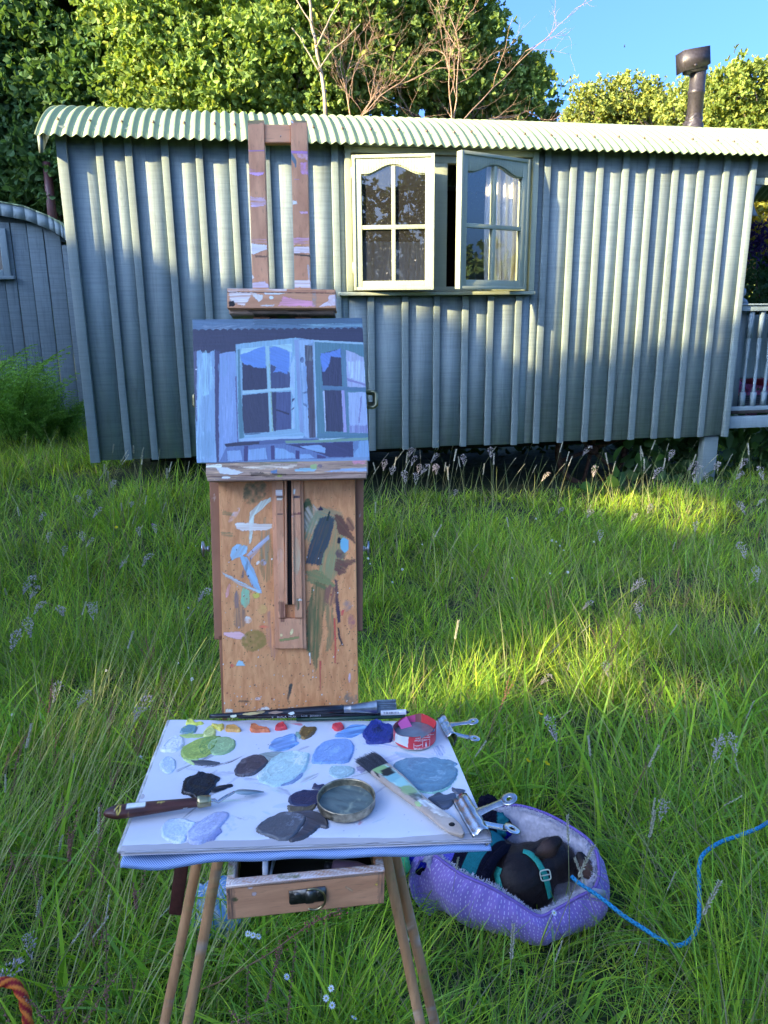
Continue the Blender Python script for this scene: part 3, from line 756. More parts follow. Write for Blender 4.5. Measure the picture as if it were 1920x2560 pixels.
def tree(name, label, blobs, root, per=2600, leafL=0.085, seed=1, base=(0.065, 0.10, 0.022), cat='tree', group=None, trunk_r=0.14, keep=None, mat='bark', k=7, yellow=0.25, extra=None):
    root = np.array(root, float); root[2] = gz(root[0], root[1]) - 0.05
    t = thing(name, label, cat, root, group)
    V, Fq, c = crown(blobs, per, leafL, seed, base, k=k, keep=keep, yellow=yellow)
    add('crown', V, Fq, M['leaf'], t, col=c)
    mb = MB(); cen = np.mean([np.array(b_[0]) for b_ in blobs], 0)
    fork = root + (cen - root) * 0.45; fork[2] = max(fork[2], root[2] + 0.8)
    p, r = limb(root, fork, trunk_r, trunk_r * 0.75, seed); tube(p, r, 10, mb=mb)
    for i, (c_, r_) in enumerate(blobs):
        p, r = limb(fork - np.array([0, 0, 0.1 * (i % 3)]), c_, trunk_r * 0.5, trunk_r * 0.12, seed + i + 1); tube(p, r, 6, mb=mb)
        rm = np.mean(r_); R = np.random.default_rng(seed * 31 + i)
        for j in range(4):
            e = np.array(c_) + unit(R.normal(size=3)) * rm * 0.85
            p, r = limb(p[5 + j] if j < 4 else c_, e, trunk_r * 0.2, 0.008, seed + 50 + i * 7 + j) if False else limb(np.array(c_) * 0.6 + fork * 0.4, e, trunk_r * 0.18, 0.008, seed + 50 + i * 7 + j)
            tube(p, r, 5, mb=mb)
    mb.build('trunk', M[mat], t, smooth=False)
    return t
def at(px, py, y): return ony(px, py, y)
def blob(px, py, y, rpx, asp=(1, 0.8, 1)):
    p = at(px, py, y); dep = ROT[:, 2].dot(p - CAM); r = rpx / F * dep
    return (p, np.array([r * asp[0], r * asp[1], r * asp[2]]))

# dense oak at the left, behind both huts
A = [blob(60, 120, 10.5, 190), blob(200, 60, 10.2, 170), blob(90, 330, 10.0, 170), blob(230, 260, 9.6, 130), blob(-80, 240, 10.2, 190), blob(330, 30, 10.2, 120), blob(40, 470, 9.9, 110), blob(150, 420, 9.4, 90), blob(300, 300, 9.8, 110), blob(-120, 480, 10.5, 140), blob(120, 560, 10.6, 110), blob(260, 400, 9.8, 90), blob(20, 620, 11, 130)]
tree('oak_tree', 'dense dark green oak in shade, filling the sky above the small hut', A, (-5.2, 11.2, 0), per=4600, leafL=0.085, seed=11, base=(0.085, 0.17, 0.06), group=None, trunk_r=0.2, yellow=0.06)
# sunlit thicket in the middle
B = [blob(420, 60, 8.9, 120), blob(560, -20, 9.1, 130), blob(480, 190, 8.7, 90), blob(620, 160, 8.8, 100), blob(740, 40, 9.2, 120), blob(880, -10, 9.4, 130), blob(760, 190, 8.9, 90), blob(560, 270, 8.6, 60), blob(360, 220, 9.0, 80), blob(690, 285, 8.8, 50), blob(400, 290, 8.9, 60), blob(330, -40, 9.3, 120), blob(500, 300, 9.4, 90), blob(640, 60, 9.9, 140), blob(450, 120, 10, 140), blob(780, 250, 9.7, 90)]
tree('oak_tree', 'sunlit yellow green oak thicket rising above the middle of the hut roof', B, (-1.3, 10.2, 0), per=7000, leafL=0.062, seed=21, base=(0.215, 0.325, 0.09), trunk_r=0.12, yellow=0.16)
Cc = [blob(930, 120, 9.3, 110), blob(1040, 10, 9.6, 130), blob(1130, 60, 9.7, 95), blob(1000, 220, 9.2, 70), blob(1090, 170, 9.5, 90), blob(1160, 130, 9.8, 55), blob(890, 240, 9.1, 60), blob(1170, 230, 9.6, 55), blob(1250, 200, 9.9, 45), blob(1310, 170, 10, 34), blob(1340, 205, 10, 32), blob(1290, 250, 9.9, 42), blob(1210, 20, 10, 22), blob(1225, 55, 10, 14), blob(1110, 285, 9.6, 50), blob(1230, 270, 9.8, 50), blob(1180, 180, 10.1, 60), blob(960, 60, 10.2, 130), blob(1340, 240, 10.1, 26)]
tree('oak_tree', 'sunlit oak with its ragged right edge against the blue sky', Cc, (0.9, 10.6, 0), per=7000, leafL=0.060, seed=31, base=(0.19, 0.285, 0.08), trunk_r=0.12, yellow=0.16)
# far trees to the right
D_ = [blob(1480, 275, 17, 55), blob(1560, 260, 17, 55), blob(1640, 275, 17, 50), blob(1710, 270, 16, 50), blob(1790, 265, 15, 50), blob(1440, 310, 17, 28), blob(1600, 310, 17.5, 60), blob(1700, 320, 17, 60), blob(1500, 320, 17.5, 50), blob(1560, 225, 17, 18)]
tree('hawthorn_tree', 'low yellow green trees on the skyline left of the black flue', D_, (9.0, 17, 0), per=4200, leafL=0.065, seed=41, base=(0.25, 0.31, 0.08), trunk_r=0.12, yellow=0.2)
E_ = [blob(1850, 240, 13, 60), blob(1920, 260, 13, 70), blob(1820, 310, 13, 50), blob(1900, 320, 13, 60), blob(1980, 240, 13, 70), blob(1868, 195, 13, 16), blob(1838, 200, 13, 14)]
tree('hawthorn_tree', 'green tree on the skyline right of the black flue', E_, (7.0, 13.2, 0), per=3600, leafL=0.07, seed=43, base=(0.20, 0.27, 0.06), trunk_r=0.1, yellow=0.25)
tree('sapling', 'tiny dark treetop peeping over the roof ridge in the sky gap', [blob(1382, 298, 12, 16)], (2.6, 12, 0), per=2500, leafL=0.07, seed=47, base=(0.06, 0.09, 0.025), cat='tree', trunk_r=0.03)
G_ = [blob(1905, 560, 9.0, 60), blob(1960, 620, 9.2, 80), blob(1900, 480, 9.4, 50), blob(1890, 640, 9.6, 50)]
tree('shrub', 'sunlit yellow green shrub seen through the veranda', G_, (4.6, 9.4, 0), per=2400, leafL=0.075, seed=51, base=(0.30, 0.31, 0.06), cat='shrub', trunk_r=0.05)
H_ = [blob(1900, 720, 8.8, 60), blob(1860, 700, 9.2, 50), blob(1940, 780, 9.0, 80), blob(1880, 860, 9.2, 90), blob(1890, 980, 9.4, 80)]
tree('conifer', 'dark green feathery conifer behind the veranda railing', H_, (4.9, 9.6, 0), per=2600, leafL=0.06, seed=53, base=(0.06, 0.13, 0.06), cat='tree', trunk_r=0.05, yellow=0.05)
# purple blossom
V, Fq, c = crown([blob(1868, 610, 8.2, 26), blob(1890, 600, 8.2, 18)], 5200, 0.035, 57, (0.07, 0.035, 0.20), yellow=0.0)
o = add('purple_blossom', V, Fq, M['leaf'], None, col=c); tag(o, 'dark purple lilac blossom beside the hut corner behind the veranda', 'flowers')
# pink flowers in pots behind railing
V, Fq, c = crown([blob(1850, 1000, 7.6, 24), blob(1885, 985, 7.6, 20), blob(1915, 1000, 7.6, 24)], 7000, 0.032, 59, (0.55, 0.20, 0.50), yellow=0.15)
o = add('potted_flowers', V, Fq, M['leaf'], None, col=c); tag(o, 'pink and mauve flowers behind the veranda balusters', 'flowers')
o = box_on(WP, WP.uv(1905, 950, -0.6)[0], WP.uv(1905, 950, -0.6)[0] + 0.3, WP.uv(1905, 965, -0.6)[1], WP.uv(1905, 948, -0.6)[1], -0.9, -0.6).build('cushion', plain('red_cushion', (0.6, 0.05, 0.08), 0.9), None, bevel=0.02)
tag(o, 'small red cushion seen between the balusters', 'cushion')

# bare branching twigs standing in the sunlit trees
def bare(base_px, tips, y, r0, seed):
    R = np.random.default_rng(seed); mb = MB(); root = at(*base_px, y)
    def grow(p, d, L, r, lev):
        n = 7; pts = [p]
        for i in range(n):
            d = unit(d + R.normal(size=3) * 0.14 + np.array([0, 0, 0.03])); p = p + d * L / n; pts.append(p)
            if lev < 3 and i > 0 and R.random() < 0.75:
                dd = unit(d + R.normal(size=3) * 0.55); grow(p, dd, L * (0.35 + 0.3 * R.random()), r * 0.5, lev + 1)
        tube(pts, np.linspace(r, r * 0.35, len(pts)), 5 if lev < 2 else 4, mb=mb)
    for tx, ty, ty_y in tips:
        e = at(tx, ty, ty_y); L = np.linalg.norm(e - root); grow(root, unit(e - root), L, r0, 0)
    return mb
bt = bare((1130, 330), [(1190, 70, 8.9), (1250, 170, 9.2), (1340, 225, 9.6), (1160, 130, 8.6), (1330, 250, 9.2)], 8.5, 0.009, 5)
o = bt.build('bare_shrub', M['twig'], None); tag(o, 'bare pinkish brown dead shrub spreading over the right part of the thicket', 'shrub')
bt = bare((880, 330), [(900, 100, 8.6), (980, 160, 8.4), (1060, 120, 8.6), (940, 220, 8.3), (850, 40, 8.6)], 8.4, 0.008, 15)
o = bt.build('bare_shrub', M['twig'], None); tag(o, 'bare tan twiggy shrub in the thicket above the casement windows', 'shrub')
mb = MB()
for (x0, y0, x1, y1, r0, r1) in ((815, 300, 790, 110, 0.03, 0.022), (790, 110, 765, -60, 0.022, 0.018), (790, 120, 850, 0, 0.014, 0.008), (800, 180, 730, 70, 0.012, 0.006), (800, 170, 900, 60, 0.011, 0.006), (780, 60, 720, -30, 0.01, 0.006)):
    p, r = limb(at(x0, y0, 8.35), at(x1, y1, 8.4), r0 * .7, r1 * .7, int(x0 + y1 + 99), 0.05); tube(p, r, 7, mb=mb)
o = mb.build('dead_tree', plain('pale_bark', (0.34, 0.27, 0.20), 0.85, 0, 0.3, 20, 0.4), None); tag(o, 'slim pale trunk forking up through the sunlit thicket behind the easel mast', 'tree')

# trees behind the camera: they shade the meadow and are mirrored in the panes
SH = SUN_DIR[:2] / np.linalg.norm(SUN_DIR[:2]); SP = np.array([-SH[1], SH[0]]); TANE = SUN_DIR[2] / np.linalg.norm(SUN_DIR[:2])
lit = []      # places that the evening sun reaches through gaps: point, radius across, radius up
def litp(px, py, z, ra, rv): p = onz(px, py, z); lit.append((p, ra * 1.1 + .08, rv + .08))
litp(1480, 1640, 0.12, 0.34, 0.075); litp(1330, 1690, 0.10, 0.28, 0.06); litp(1120, 1700, 0.12, 0.20, 0.05); litp(330, 1740, 0.12, 0.45, 0.07); litp(1210, 1640, 0.12, 0.16, 0.05)
litp(1720, 1250, 0.1, 0.6, 0.08); litp(1290, 1230, 0.15, 0.7, 0.055); litp(1600, 1640, 0.12, 0.3, 0.05); litp(560, 1800, 0.12, 0.15, 0.03); litp(1640, 1850, 0.12, 0.2, 0.04); litp(240, 1180, 0.3, 0.5, 0.05)
litp(1600, 1300, 0.1, 0.4, 0.04)
litp(1450, 1560, 0.12, 0.3, 0.04); litp(1700, 1480, 0.12, 0.35, 0.04); litp(1500, 1260, 0.1, 0.4, 0.03); litp(1050, 1270, 0.12, 0.25, 0.03); litp(180, 1790, 0.12, 0.3, 0.05); litp(1000, 1720, 0.12, 0.2, 0.04); litp(1560, 1760, 0.12, 0.3, 0.05); litp(380, 1560, 0.12, 0.25, 0.03)
def keep_gaps(P):
    ok = np.ones(len(P), bool)
    for p, ra, rv in lit:
        dv = P - p; along = dv[:, :2] @ SH; ac = dv[:, :2] @ SP; dz = dv[:, 2] - along * TANE
        ok &= ~((np.abs(ac) / ra) ** 2 + (dz / rv) ** 2 < 0.3 + 1.6 * fbm(ac * 5 + ra * 9, dz * 7, 5))
    return ok
LT = 15.0
Rb = np.random.default_rng(77)
ref = WP.w(0.6, 0, 0)
def z_edge(ac):               # how high the belt's shade reaches, by place across the sun's path
    z = -0.42 * np.exp(-(ac / 1.6) ** 4) + np.interp(ac, [-9, -7, -5.2, -4.2, -3, -1.5, -0.8, -0.23, 0.23, 0.61, 0.95, 1.5, 2.45, 3.8, 6, 9], [5.0, 4.6, 2.9, 2.0, 1.8, 1.2, 1.22, 1.5, 1.5, 1.95, 2.15, 2.2, 1.7, 1.9, 2.0, 2.5])
    return z + 0.22 * (vn(ac * 2.3 + 3, 0 * ac, 8) - 0.5) + 0.16 * (vn(ac * 6.7, 0 * ac + 2, 18) - 0.5)
def in_shade_wall(P):
    dv = P - ref; L_ = dv[:, :2] @ SH; ac = dv[:, :2] @ SP
    return (P[:, 2] < z_edge(ac) + L_ * TANE + Rb.normal(size=len(P)) * 0.10) & keep_gaps(P)
for i, ac in enumerate(np.arange(-9.0, 9.6, 1.8)):
    c = ref[:2] + SH * LT + SP * ac
    topz = float(z_edge(np.array([ac]))[0]) + LT * TANE + 0.7
    bl = [(np.array([c[0] + Rb.normal() * 0.3, c[1] + Rb.normal() * 0.3, topz * (0.08 + 0.92 * j / 8)]), np.array([1.2, 1.2, 0.75])) for j in range(9)]
    tree('ash_tree', 'tall leafy ash standing behind the painter, between the meadow and the low sun', bl, (c[0], c[1], 0), per=800, leafL=0.20, seed=100 + i, base=(0.07, 0.11, 0.03), group='trees behind the painter', trunk_r=0.13, keep=in_shade_wall, k=6)
# open trees mirrored in the glass
for i, (x, y, h, r) in enumerate([(3.5, -15, 3.9, 2.2), (7.2, -14.5, 3.0, 2.4), (11.5, -13, 3.6, 2.5), (0.0, -17, 4.6, 2.4), (15, -11, 3.6, 2.6), (5.6, -18, 3.6, 2.2), (-3.5, -18, 5, 2.5)]):
    h *= 1.22
    bl = [(np.array([x, y, h * 0.35]), np.array([r, r, h * 0.42])), (np.array([x + r * 0.5, y, h * 0.7]), np.array([r * 0.5, r * 0.5, h * 0.3])), (np.array([x - r * 0.5, y, h * 0.75]), np.array([r * 0.45, r * 0.5, h * 0.35]))]
    tree('oak_tree', 'oak standing across the meadow behind the painter, mirrored in the window panes', bl, (x, y, 0), per=170, leafL=0.24, seed=140 + i, base=(0.05, 0.08, 0.02), group='oaks mirrored in the window', trunk_r=0.16, k=6)

# ------------------------------------------------------------------ long grass
NOGO = [(0.30, 1.75, 0.255, 0.235)]      # dog bed: x, y, rx, ry
def blades(P, H, Wd, az, lean, col, segs=4, curl=0.5, facing=None):
    n = len(P); t = np.linspace(0, 1, segs + 1)
    dirx = np.stack([np.cos(az), np.sin(az), 0 * az], 1)
    sa = az + np.pi / 2 + RNG.normal(size=n) * 0.6 if facing is None else facing
    side = np.stack([np.cos(sa), np.sin(sa), 0 * sa], 1)
    V = np.zeros((n, segs + 1, 2, 3)); Cc_ = np.zeros((n, segs + 1, 2, 3))
    for i, tt in enumerate(t):
        ang = lean * (0.35 + curl * tt)
        if i == 0: p = P.copy(); pa_ = 0
        else:
            st = (t[i] - t[i - 1]) * H
            p = p + dirx * (np.sin(ang) * st)[:, None] + np.array([0, 0, 1.]) * (np.cos(ang) * st)[:, None]
        wdt = Wd * (0.75 + 0.5 * tt - 1.25 * tt ** 2.2) * 0.5 + 0.0002
        V[:, i, 0] = p - side * wdt[:, None]; V[:, i, 1] = p + side * wdt[:, None]
        Cc_[:, i, :] = (col * 1.0)[:, None]
    k = (segs + 1) * 2; b_ = np.arange(n)[:, None, None] * k; s = np.arange(segs)[None, :, None] * 2
    Fq = (b_ + s + np.array([0, 1, 3, 2])).reshape(-1, 4)
    return V.reshape(-1, 3), Fq, Cc_.reshape(-1, 3)
def in_view(x, y, mg=0.35):
    px, py = proj(np.stack([x, y, 0.15 + 0 * x], -1)); dep = (np.stack([x, y, 0 * x], -1) - CAM) @ ROT[:, 2]
    return (dep > 0.2) & (np.abs(px - 960) < 960 + mg * F / np.maximum(dep, 0.3) * 1) & (py < 2560 + 500)
def scatter(n, x0, x1, y0, y1, R):
    x = R.uniform(x0, x1, n); y = R.uniform(y0, y1, n); return x, y
def under_hut(x, y):
    q = np.stack([x, y, 0 * x], -1) - WP.o; off = q @ WN; u = q @ WT
    return (off < -0.12) & (u > U0 + 0.1) & (u < U1 + 0.2)
def off_limits(x, y, grow=1.0):
    bad = under_hut(x, y)
    for cx, cy, rx, ry in NOGO: bad |= ((x - cx) / (rx * grow)) ** 2 + ((y - cy) / (ry * grow)) ** 2 < 1
    return bad
GREENS = np.array([3.6, 3.05, 1.7]) * np.array([[0.075, 0.155, 0.022], [0.055, 0.125, 0.026], [0.10, 0.175, 0.026], [0.07, 0.14, 0.045], [0.125, 0.18, 0.035], [0.045, 0.10, 0.024]])
DRY = np.array([[0.36, 0.30, 0.15], [0.28, 0.26, 0.11], [0.42, 0.36, 0.21], [0.20, 0.16, 0.10]])
def tufts(x, y, nb, hmean, wd, segs, R, spread=0.05, dry=0.13):
    ok = ~off_limits(x, y, 1.04); x = x[ok]; y = y[ok]; n = len(x)
    fl = fbm(x * 0.9 + 11, y * 0.9, 21, 3) * 16.0 + R.normal(size=n) * .7                                  # drifting lean of whole patches
    hh = hmean * (0.25 + 1.45 * fbm(x * 1.3, y * 1.3 + 4, 31, 3)) * (0.75 + 0.5 * R.random(n))
    tint = R.random(n); patch = fbm(x * 0.9 + 30, y * 0.9, 41, 3)
    X = np.repeat(x, nb) + R.normal(size=n * nb) * spread; Y = np.repeat(y, nb) + R.normal(size=n * nb) * spread
    ax = np.arctan2(Y - np.repeat(y, nb), X - np.repeat(x, nb))
    f = np.repeat(fl, nb); wf = 0.35 + 0.5 * np.repeat(R.random(n), nb); az = np.arctan2(np.sin(ax) + np.sin(f) * wf, np.cos(ax) + np.cos(f) * wf) + R.normal(size=n * nb) * 0.6
    H = np.repeat(hh, nb) * (0.45 + 0.75 * R.random(n * nb))
    ln = 0.30 + 1.25 * R.random(n * nb) ** 1.3 + 0.35 * np.repeat(patch, nb)
    gi = (np.repeat(tint, nb) * 3.2 + R.random(n * nb) * 2.8).astype(int) % 6
    col = GREENS[gi] * (0.55 + 0.85 * R.random((n * nb, 1))) * (0.8 + 0.45 * np.repeat(patch, nb)[:, None])
    d_ = R.random(n * nb) < dry; col[d_] = DRY[R.integers(0, 4, d_.sum())] * (0.7 + 0.4 * R.random((d_.sum(), 1)))
    P = np.stack([X, Y, gz(X, Y) - 0.01], 1)
    W_ = wd * (0.6 + 0.8 * R.random(n * nb) ** 2)
    bad = off_limits(X, Y, 1.0); q = ~bad; H = H * near_bed(X, Y, 0.38) * (1 - 0.35 * sstep(4.6, 5.4, Y - 0.18 * X) * sstep(-0.6, 0.4, X))
    return blades(P[q], H[q], W_[q], az[q], ln[q], col[q], segs, 0.9)
def near_bed(x, y, f):
    q = ((x - 0.30) / 0.50) ** 2 + ((y - 1.55) / 0.48) ** 2
    return np.where(q < 1, f + (1 - f) * q ** 2, 1.0)
def merge(parts):
    V = []; Fq = []; C = []; n = 0
    for v, f, c in parts: V.append(v); Fq.append(f + n); C.append(c); n += len(v)
    return np.concatenate(V), np.concatenate(Fq), np.concatenate(C)
R = np.random.default_rng(5); parts = []
for (y0, y1, dens, nb, hm, wd, sg) in ((1.0, 2.1, 215, 34, 0.30, 0.0032, 6), (2.1, 3.3, 150, 34, 0.27, 0.0038, 5), (3.3, 5.0, 95, 34, 0.24, 0.0050, 4), (5.0, 8.6, 80, 25, 0.23, 0.0070, 3)):
    W2 = y1 * 0.62 + 0.7; x, y = scatter(int(dens * 2 * W2 * (y1 - y0)), -W2, W2, y0, y1, R)
    q = in_view(x, y); parts.append(tufts(x[q], y[q], nb, hm, wd, sg, R, 0.026 + 0.008 * (y0 > 3)))
x, y = scatter(5000, -16, 16, -12, 22, R); q = ~in_view(x, y) | (y > 8.6)
parts.append(tufts(x[q], y[q], 14, 0.24, 0.012, 3, R, 0.12))
V, Fq, c = merge(parts)
o = add('meadow_grass', V, Fq, M['grass'], None, col=c)
tag(o, 'long uncut meadow grass in tussocks, green with dry blades', 'grass', None, 'stuff')
# broad blades and pale straws near the viewer
R = np.random.default_rng(6); parts = []
x, y = scatter(1500, -1.6, 1.7, 1.15, 2.5, R); q = in_view(x, y) & ~off_limits(x, y, 1.15); x = x[q]; y = y[q]; n = len(x)
col = GREENS[R.integers(0, 4, n)] * (0.8 + 0.5 * R.random((n, 1)))
parts.append(blades(np.stack([x, y, gz(x, y)], 1), (0.18 + 0.2 * R.random(n)) * near_bed(x, y, 0.3), 0.008 + 0.006 * R.random(n), R.uniform(0, 6.28, n), 0.5 + 0.9 * R.random(n), col, 7, 0.9))
# straws leaning right on the left hand side
x, y = R.uniform(-1.2, -0.40, 700), R.uniform(1.2, 2.6, 700); n = 700
col = DRY[R.integers(0, 3, n)] * np.array([0.85, 1.0, 0.8]) * (1.0 + 0.9 * R.random((n, 1)))
parts.append(blades(np.stack([x, y, gz(x, y)], 1), 0.28 + 0.28 * R.random(n), 0.0022 + 0.0016 * R.random(n), R.normal(0.35, 0.5, n), 0.45 + 0.45 * R.random(n), col, 7, 0.7))
x, y = R.uniform(0.5, 2.6, 800), R.uniform(1.4, 4.0, 800); n = 800
q = ~off_limits(x, y, 1.15); x = x[q]; y = y[q]; n = len(x)
col = DRY[R.integers(0, 3, n)] * np.array([0.85, 1.0, 0.75]) * (0.8 + 0.8 * R.random((n, 1)))
parts.append(blades(np.stack([x, y, gz(x, y)], 1), (0.25 + 0.3 * R.random(n)) * near_bed(x, y, 0.3), 0.002 + 0.0016 * R.random(n), R.normal(2.6, 0.8, n), 0.5 + 0.6 * R.random(n), col, 7, 0.7))
x, y = R.uniform(-3.2, 4.2, 1500), R.uniform(2.2, 6.2, 1500); q = ~off_limits(x, y, 1.15) & ~under_hut(x, y); x = x[q]; y = y[q]; n = len(x)
col = DRY[R.integers(0, 3, n)] * np.array([0.8, 1.05, 0.75]) * (0.8 + 0.8 * R.random((n, 1)))
parts.append(blades(np.stack([x, y, gz(x, y)], 1), 0.22 + 0.25 * R.random(n), 0.003 + 0.002 * R.random(n), R.uniform(0, 6.28, n), 0.3 + 0.7 * R.random(n), col, 5, 0.7))
V, Fq, c = merge(parts)
o = add('broad_grass', V, Fq, M['grass'], None, col=c)
tag(o, 'broad green blades and pale leaning straws close to the easel', 'grass', None, 'stuff')

# ------------------------------------------------------------------ meadow plants, each one its own
def stem_pts(h, lean, az, bend, n=8):
    t = np.linspace(0, 1, n); a = lean * (0.4 + bend * t)
    st = h / (n - 1); p = np.zeros((n, 3))
    for i in range(1, n): p[i] = p[i - 1] + st * np.array([math.cos(az) * math.sin(a[i]), math.sin(az) * math.sin(a[i]), math.cos(a[i])])
    return p
def seed_head(kind, seed):
    R = np.random.default_rng(seed); mb = MB(); P = stem_pts(1.0 * {'fog': .42, 'sorrel': .46, 'dogstail': .40}[kind], R.uniform(0.15, 0.6), 0.0, 0.8, 12)
    sc_ = {'fog': (0.20, 0.24, 0.10), 'sorrel': (0.17, 0.15, 0.06), 'dogstail': (0.30, 0.30, 0.14)}[kind]
    tube(P, np.linspace(0.0012, 0.0007, len(P)), 4, False, np.array(sc_), mb)
    def grain(c, d, L, w_, col):
        d = d / np.linalg.norm(d); s = np.cross(d, R.normal(size=3)); s /= np.linalg.norm(s); q = np.cross(d, s)
        V = [c, c + d * L * .45 + s * w_, c + d * L * .45 + q * w_ - s * w_ * .5, c + d * L * .45 - q * w_ - s * w_ * .5, c + d * L]
        mb.put(V, [[0, 1, 2], [0, 2, 3], [0, 3, 1], [4, 2, 1], [4, 3, 2], [4, 1, 3]], np.array(col) * R.uniform(0.7, 1.25))
    T = P[-1] - P[-2]; T /= np.linalg.norm(T)
    if kind == 'fog':
        Lh = 0.085; base_ = P[-1] - T * Lh * 0.9
        for i in range(85):
            t = R.random(); r = 0.021 * math.sin(math.pi * min(1, (1 - t) ** 0.6 + 0.05)) * R.random() ** 0.6
            a = R.uniform(0, 6.28); s = np.array([math.cos(a), math.sin(a), 0.0])
            grain(base_ + T * Lh * t + s * r, T + s * 0.9, 0.0085, 0.0021, (0.62, 0.53, 0.50))
    elif kind == 'sorrel':
        for br in range(R.integers(2, 5)):
            i0 = R.integers(6, 10); a = R.uniform(0, 6.28); d = np.array([math.cos(a) * 0.4, math.sin(a) * 0.4, 1.0]); d /= np.linalg.norm(d)
            L = R.uniform(0.07, 0.14) if br else 0.12
            p0 = P[i0] if br else P[-4]; d = d if br else T
            tube([p0, p0 + d * L * .5, p0 + d * L], 0.0007, 3, False, np.array([0.28, 0.14, 0.08]), mb)
            for k in range(34):
                t = (k // 3) / 11.5 + 0.02 * R.random(); a2 = R.uniform(0, 6.28); s = np.array([math.cos(a2), math.sin(a2), -0.2])
                grain(p0 + d * L * t, s, 0.006, 0.0017, (0.40, 0.19, 0.14))
    else:
        for k in range(60):
            t = k / 60; s = (1 if k % 2 else -1); grain(P[-1] - T * 0.07 * t, T + np.array([0, 0.9 * s, 0.1]) + R.normal(size=3) * 0.3, 0.007, 0.0015, (0.60, 0.56, 0.40))
    return mb
def flower(kind, seed):
    R = np.random.default_rng(seed); mb = MB(); h = {'buttercup': .34, 'stitchwort': .27, 'clover': .27, 'knapweed': .4}[kind]
    P = stem_pts(h, R.uniform(0.1, 0.4), 0, 0.6, 7); tube(P, 0.0009, 4, False, np.array([0.09, 0.16, 0.03]), mb)
    c = P[-1]; T = np.array([0.25, -0.5, 0.8]); T /= np.linalg.norm(T); a_ = np.cross(T, [1, 0, 0]); a_ /= np.linalg.norm(a_); b_ = np.cross(T, a_)
    np_, L, w_, cup, col = {'buttercup': (5, .0125, .0072, .7, (0.85, 0.66, 0.01)), 'stitchwort': (10, .0075, .0014, .15, (0.85, 0.88, 0.88)), 'clover': (26, .007, .0016, 1.0, (0.82, 0.82, 0.78)), 'knapweed': (22, .009, .0016, .9, (0.40, 0.10, 0.42))}[kind]
    for k in range(np_):
        t = 2 * math.pi * k / np_ + R.uniform(-.1, .1); d = math.cos(t) * a_ + math.sin(t) * b_ + T * cup * (R.uniform(0.0, 2.2) if np_ > 20 else 1); d /= np.linalg.norm(d)
        s = -math.sin(t) * a_ + math.cos(t) * b_
        mb.put([c, c + d * L * .6 + s * w_, c + d * L, c + d * L * .6 - s * w_], [[0, 1, 2, 3]], np.array(col) * R.uniform(.85, 1.05))
    lathe(c, [(0, 0), (.0022, .001), (.0018, .0025), (0, .003)], 6, T, mb, np.array([0.6, 0.6, 0.1]) if kind != 'knapweed' else np.array([0.1, 0.05, 0.08]))
    return mb
proto = {}
for kind, num in (('fog', 6), ('sorrel', 6), ('dogstail', 5)):
    proto[kind] = [seed_head(kind, 200 + i * 3 + len(kind)) for i in range(num)]
for kind in ('buttercup', 'stitchwort', 'clover', 'knapweed'): proto[kind] = [flower(kind, 300 + i) for i in range(3)]
PM = {k: [mesh_np(k, np.concatenate(m_.V), m_.F, np.concatenate(m_.C)) for m_ in v] for k, v in proto.items()}
for v in PM.values():
    for me in v: me.materials.append(M['stem'])
INFO = {'fog': ('fog_grass_head', 'soft mauve grey seed head of fog grass on a thin stalk in the meadow', 'seed head', 'mauve grass seed heads in the meadow'),
        'sorrel': ('sorrel_stem', 'rust red sorrel stem with clustered seeds standing in the grass', 'wild plant', 'red sorrel stems in the meadow'),
        'dogstail': ('grass_spike', 'thin pale green seed spike on a wiry stalk rising from the grass', 'seed head', 'pale seed spikes in the meadow'),
        'buttercup': ('buttercup', 'yellow buttercup flower low in the grass', 'flower', 'buttercups in the meadow'),
        'stitchwort': ('stitchwort', 'tiny white star shaped stitchwort flower in the grass', 'flower', 'white stitchwort flowers in the grass'),
        'clover': ('clover_flower', 'round white clover flower head in the grass', 'flower', 'white clover heads in the grass'),
        'knapweed': ('knapweed', 'single purple knapweed flower at the left of the meadow', 'flower', None)}
RP = random.Random(12)
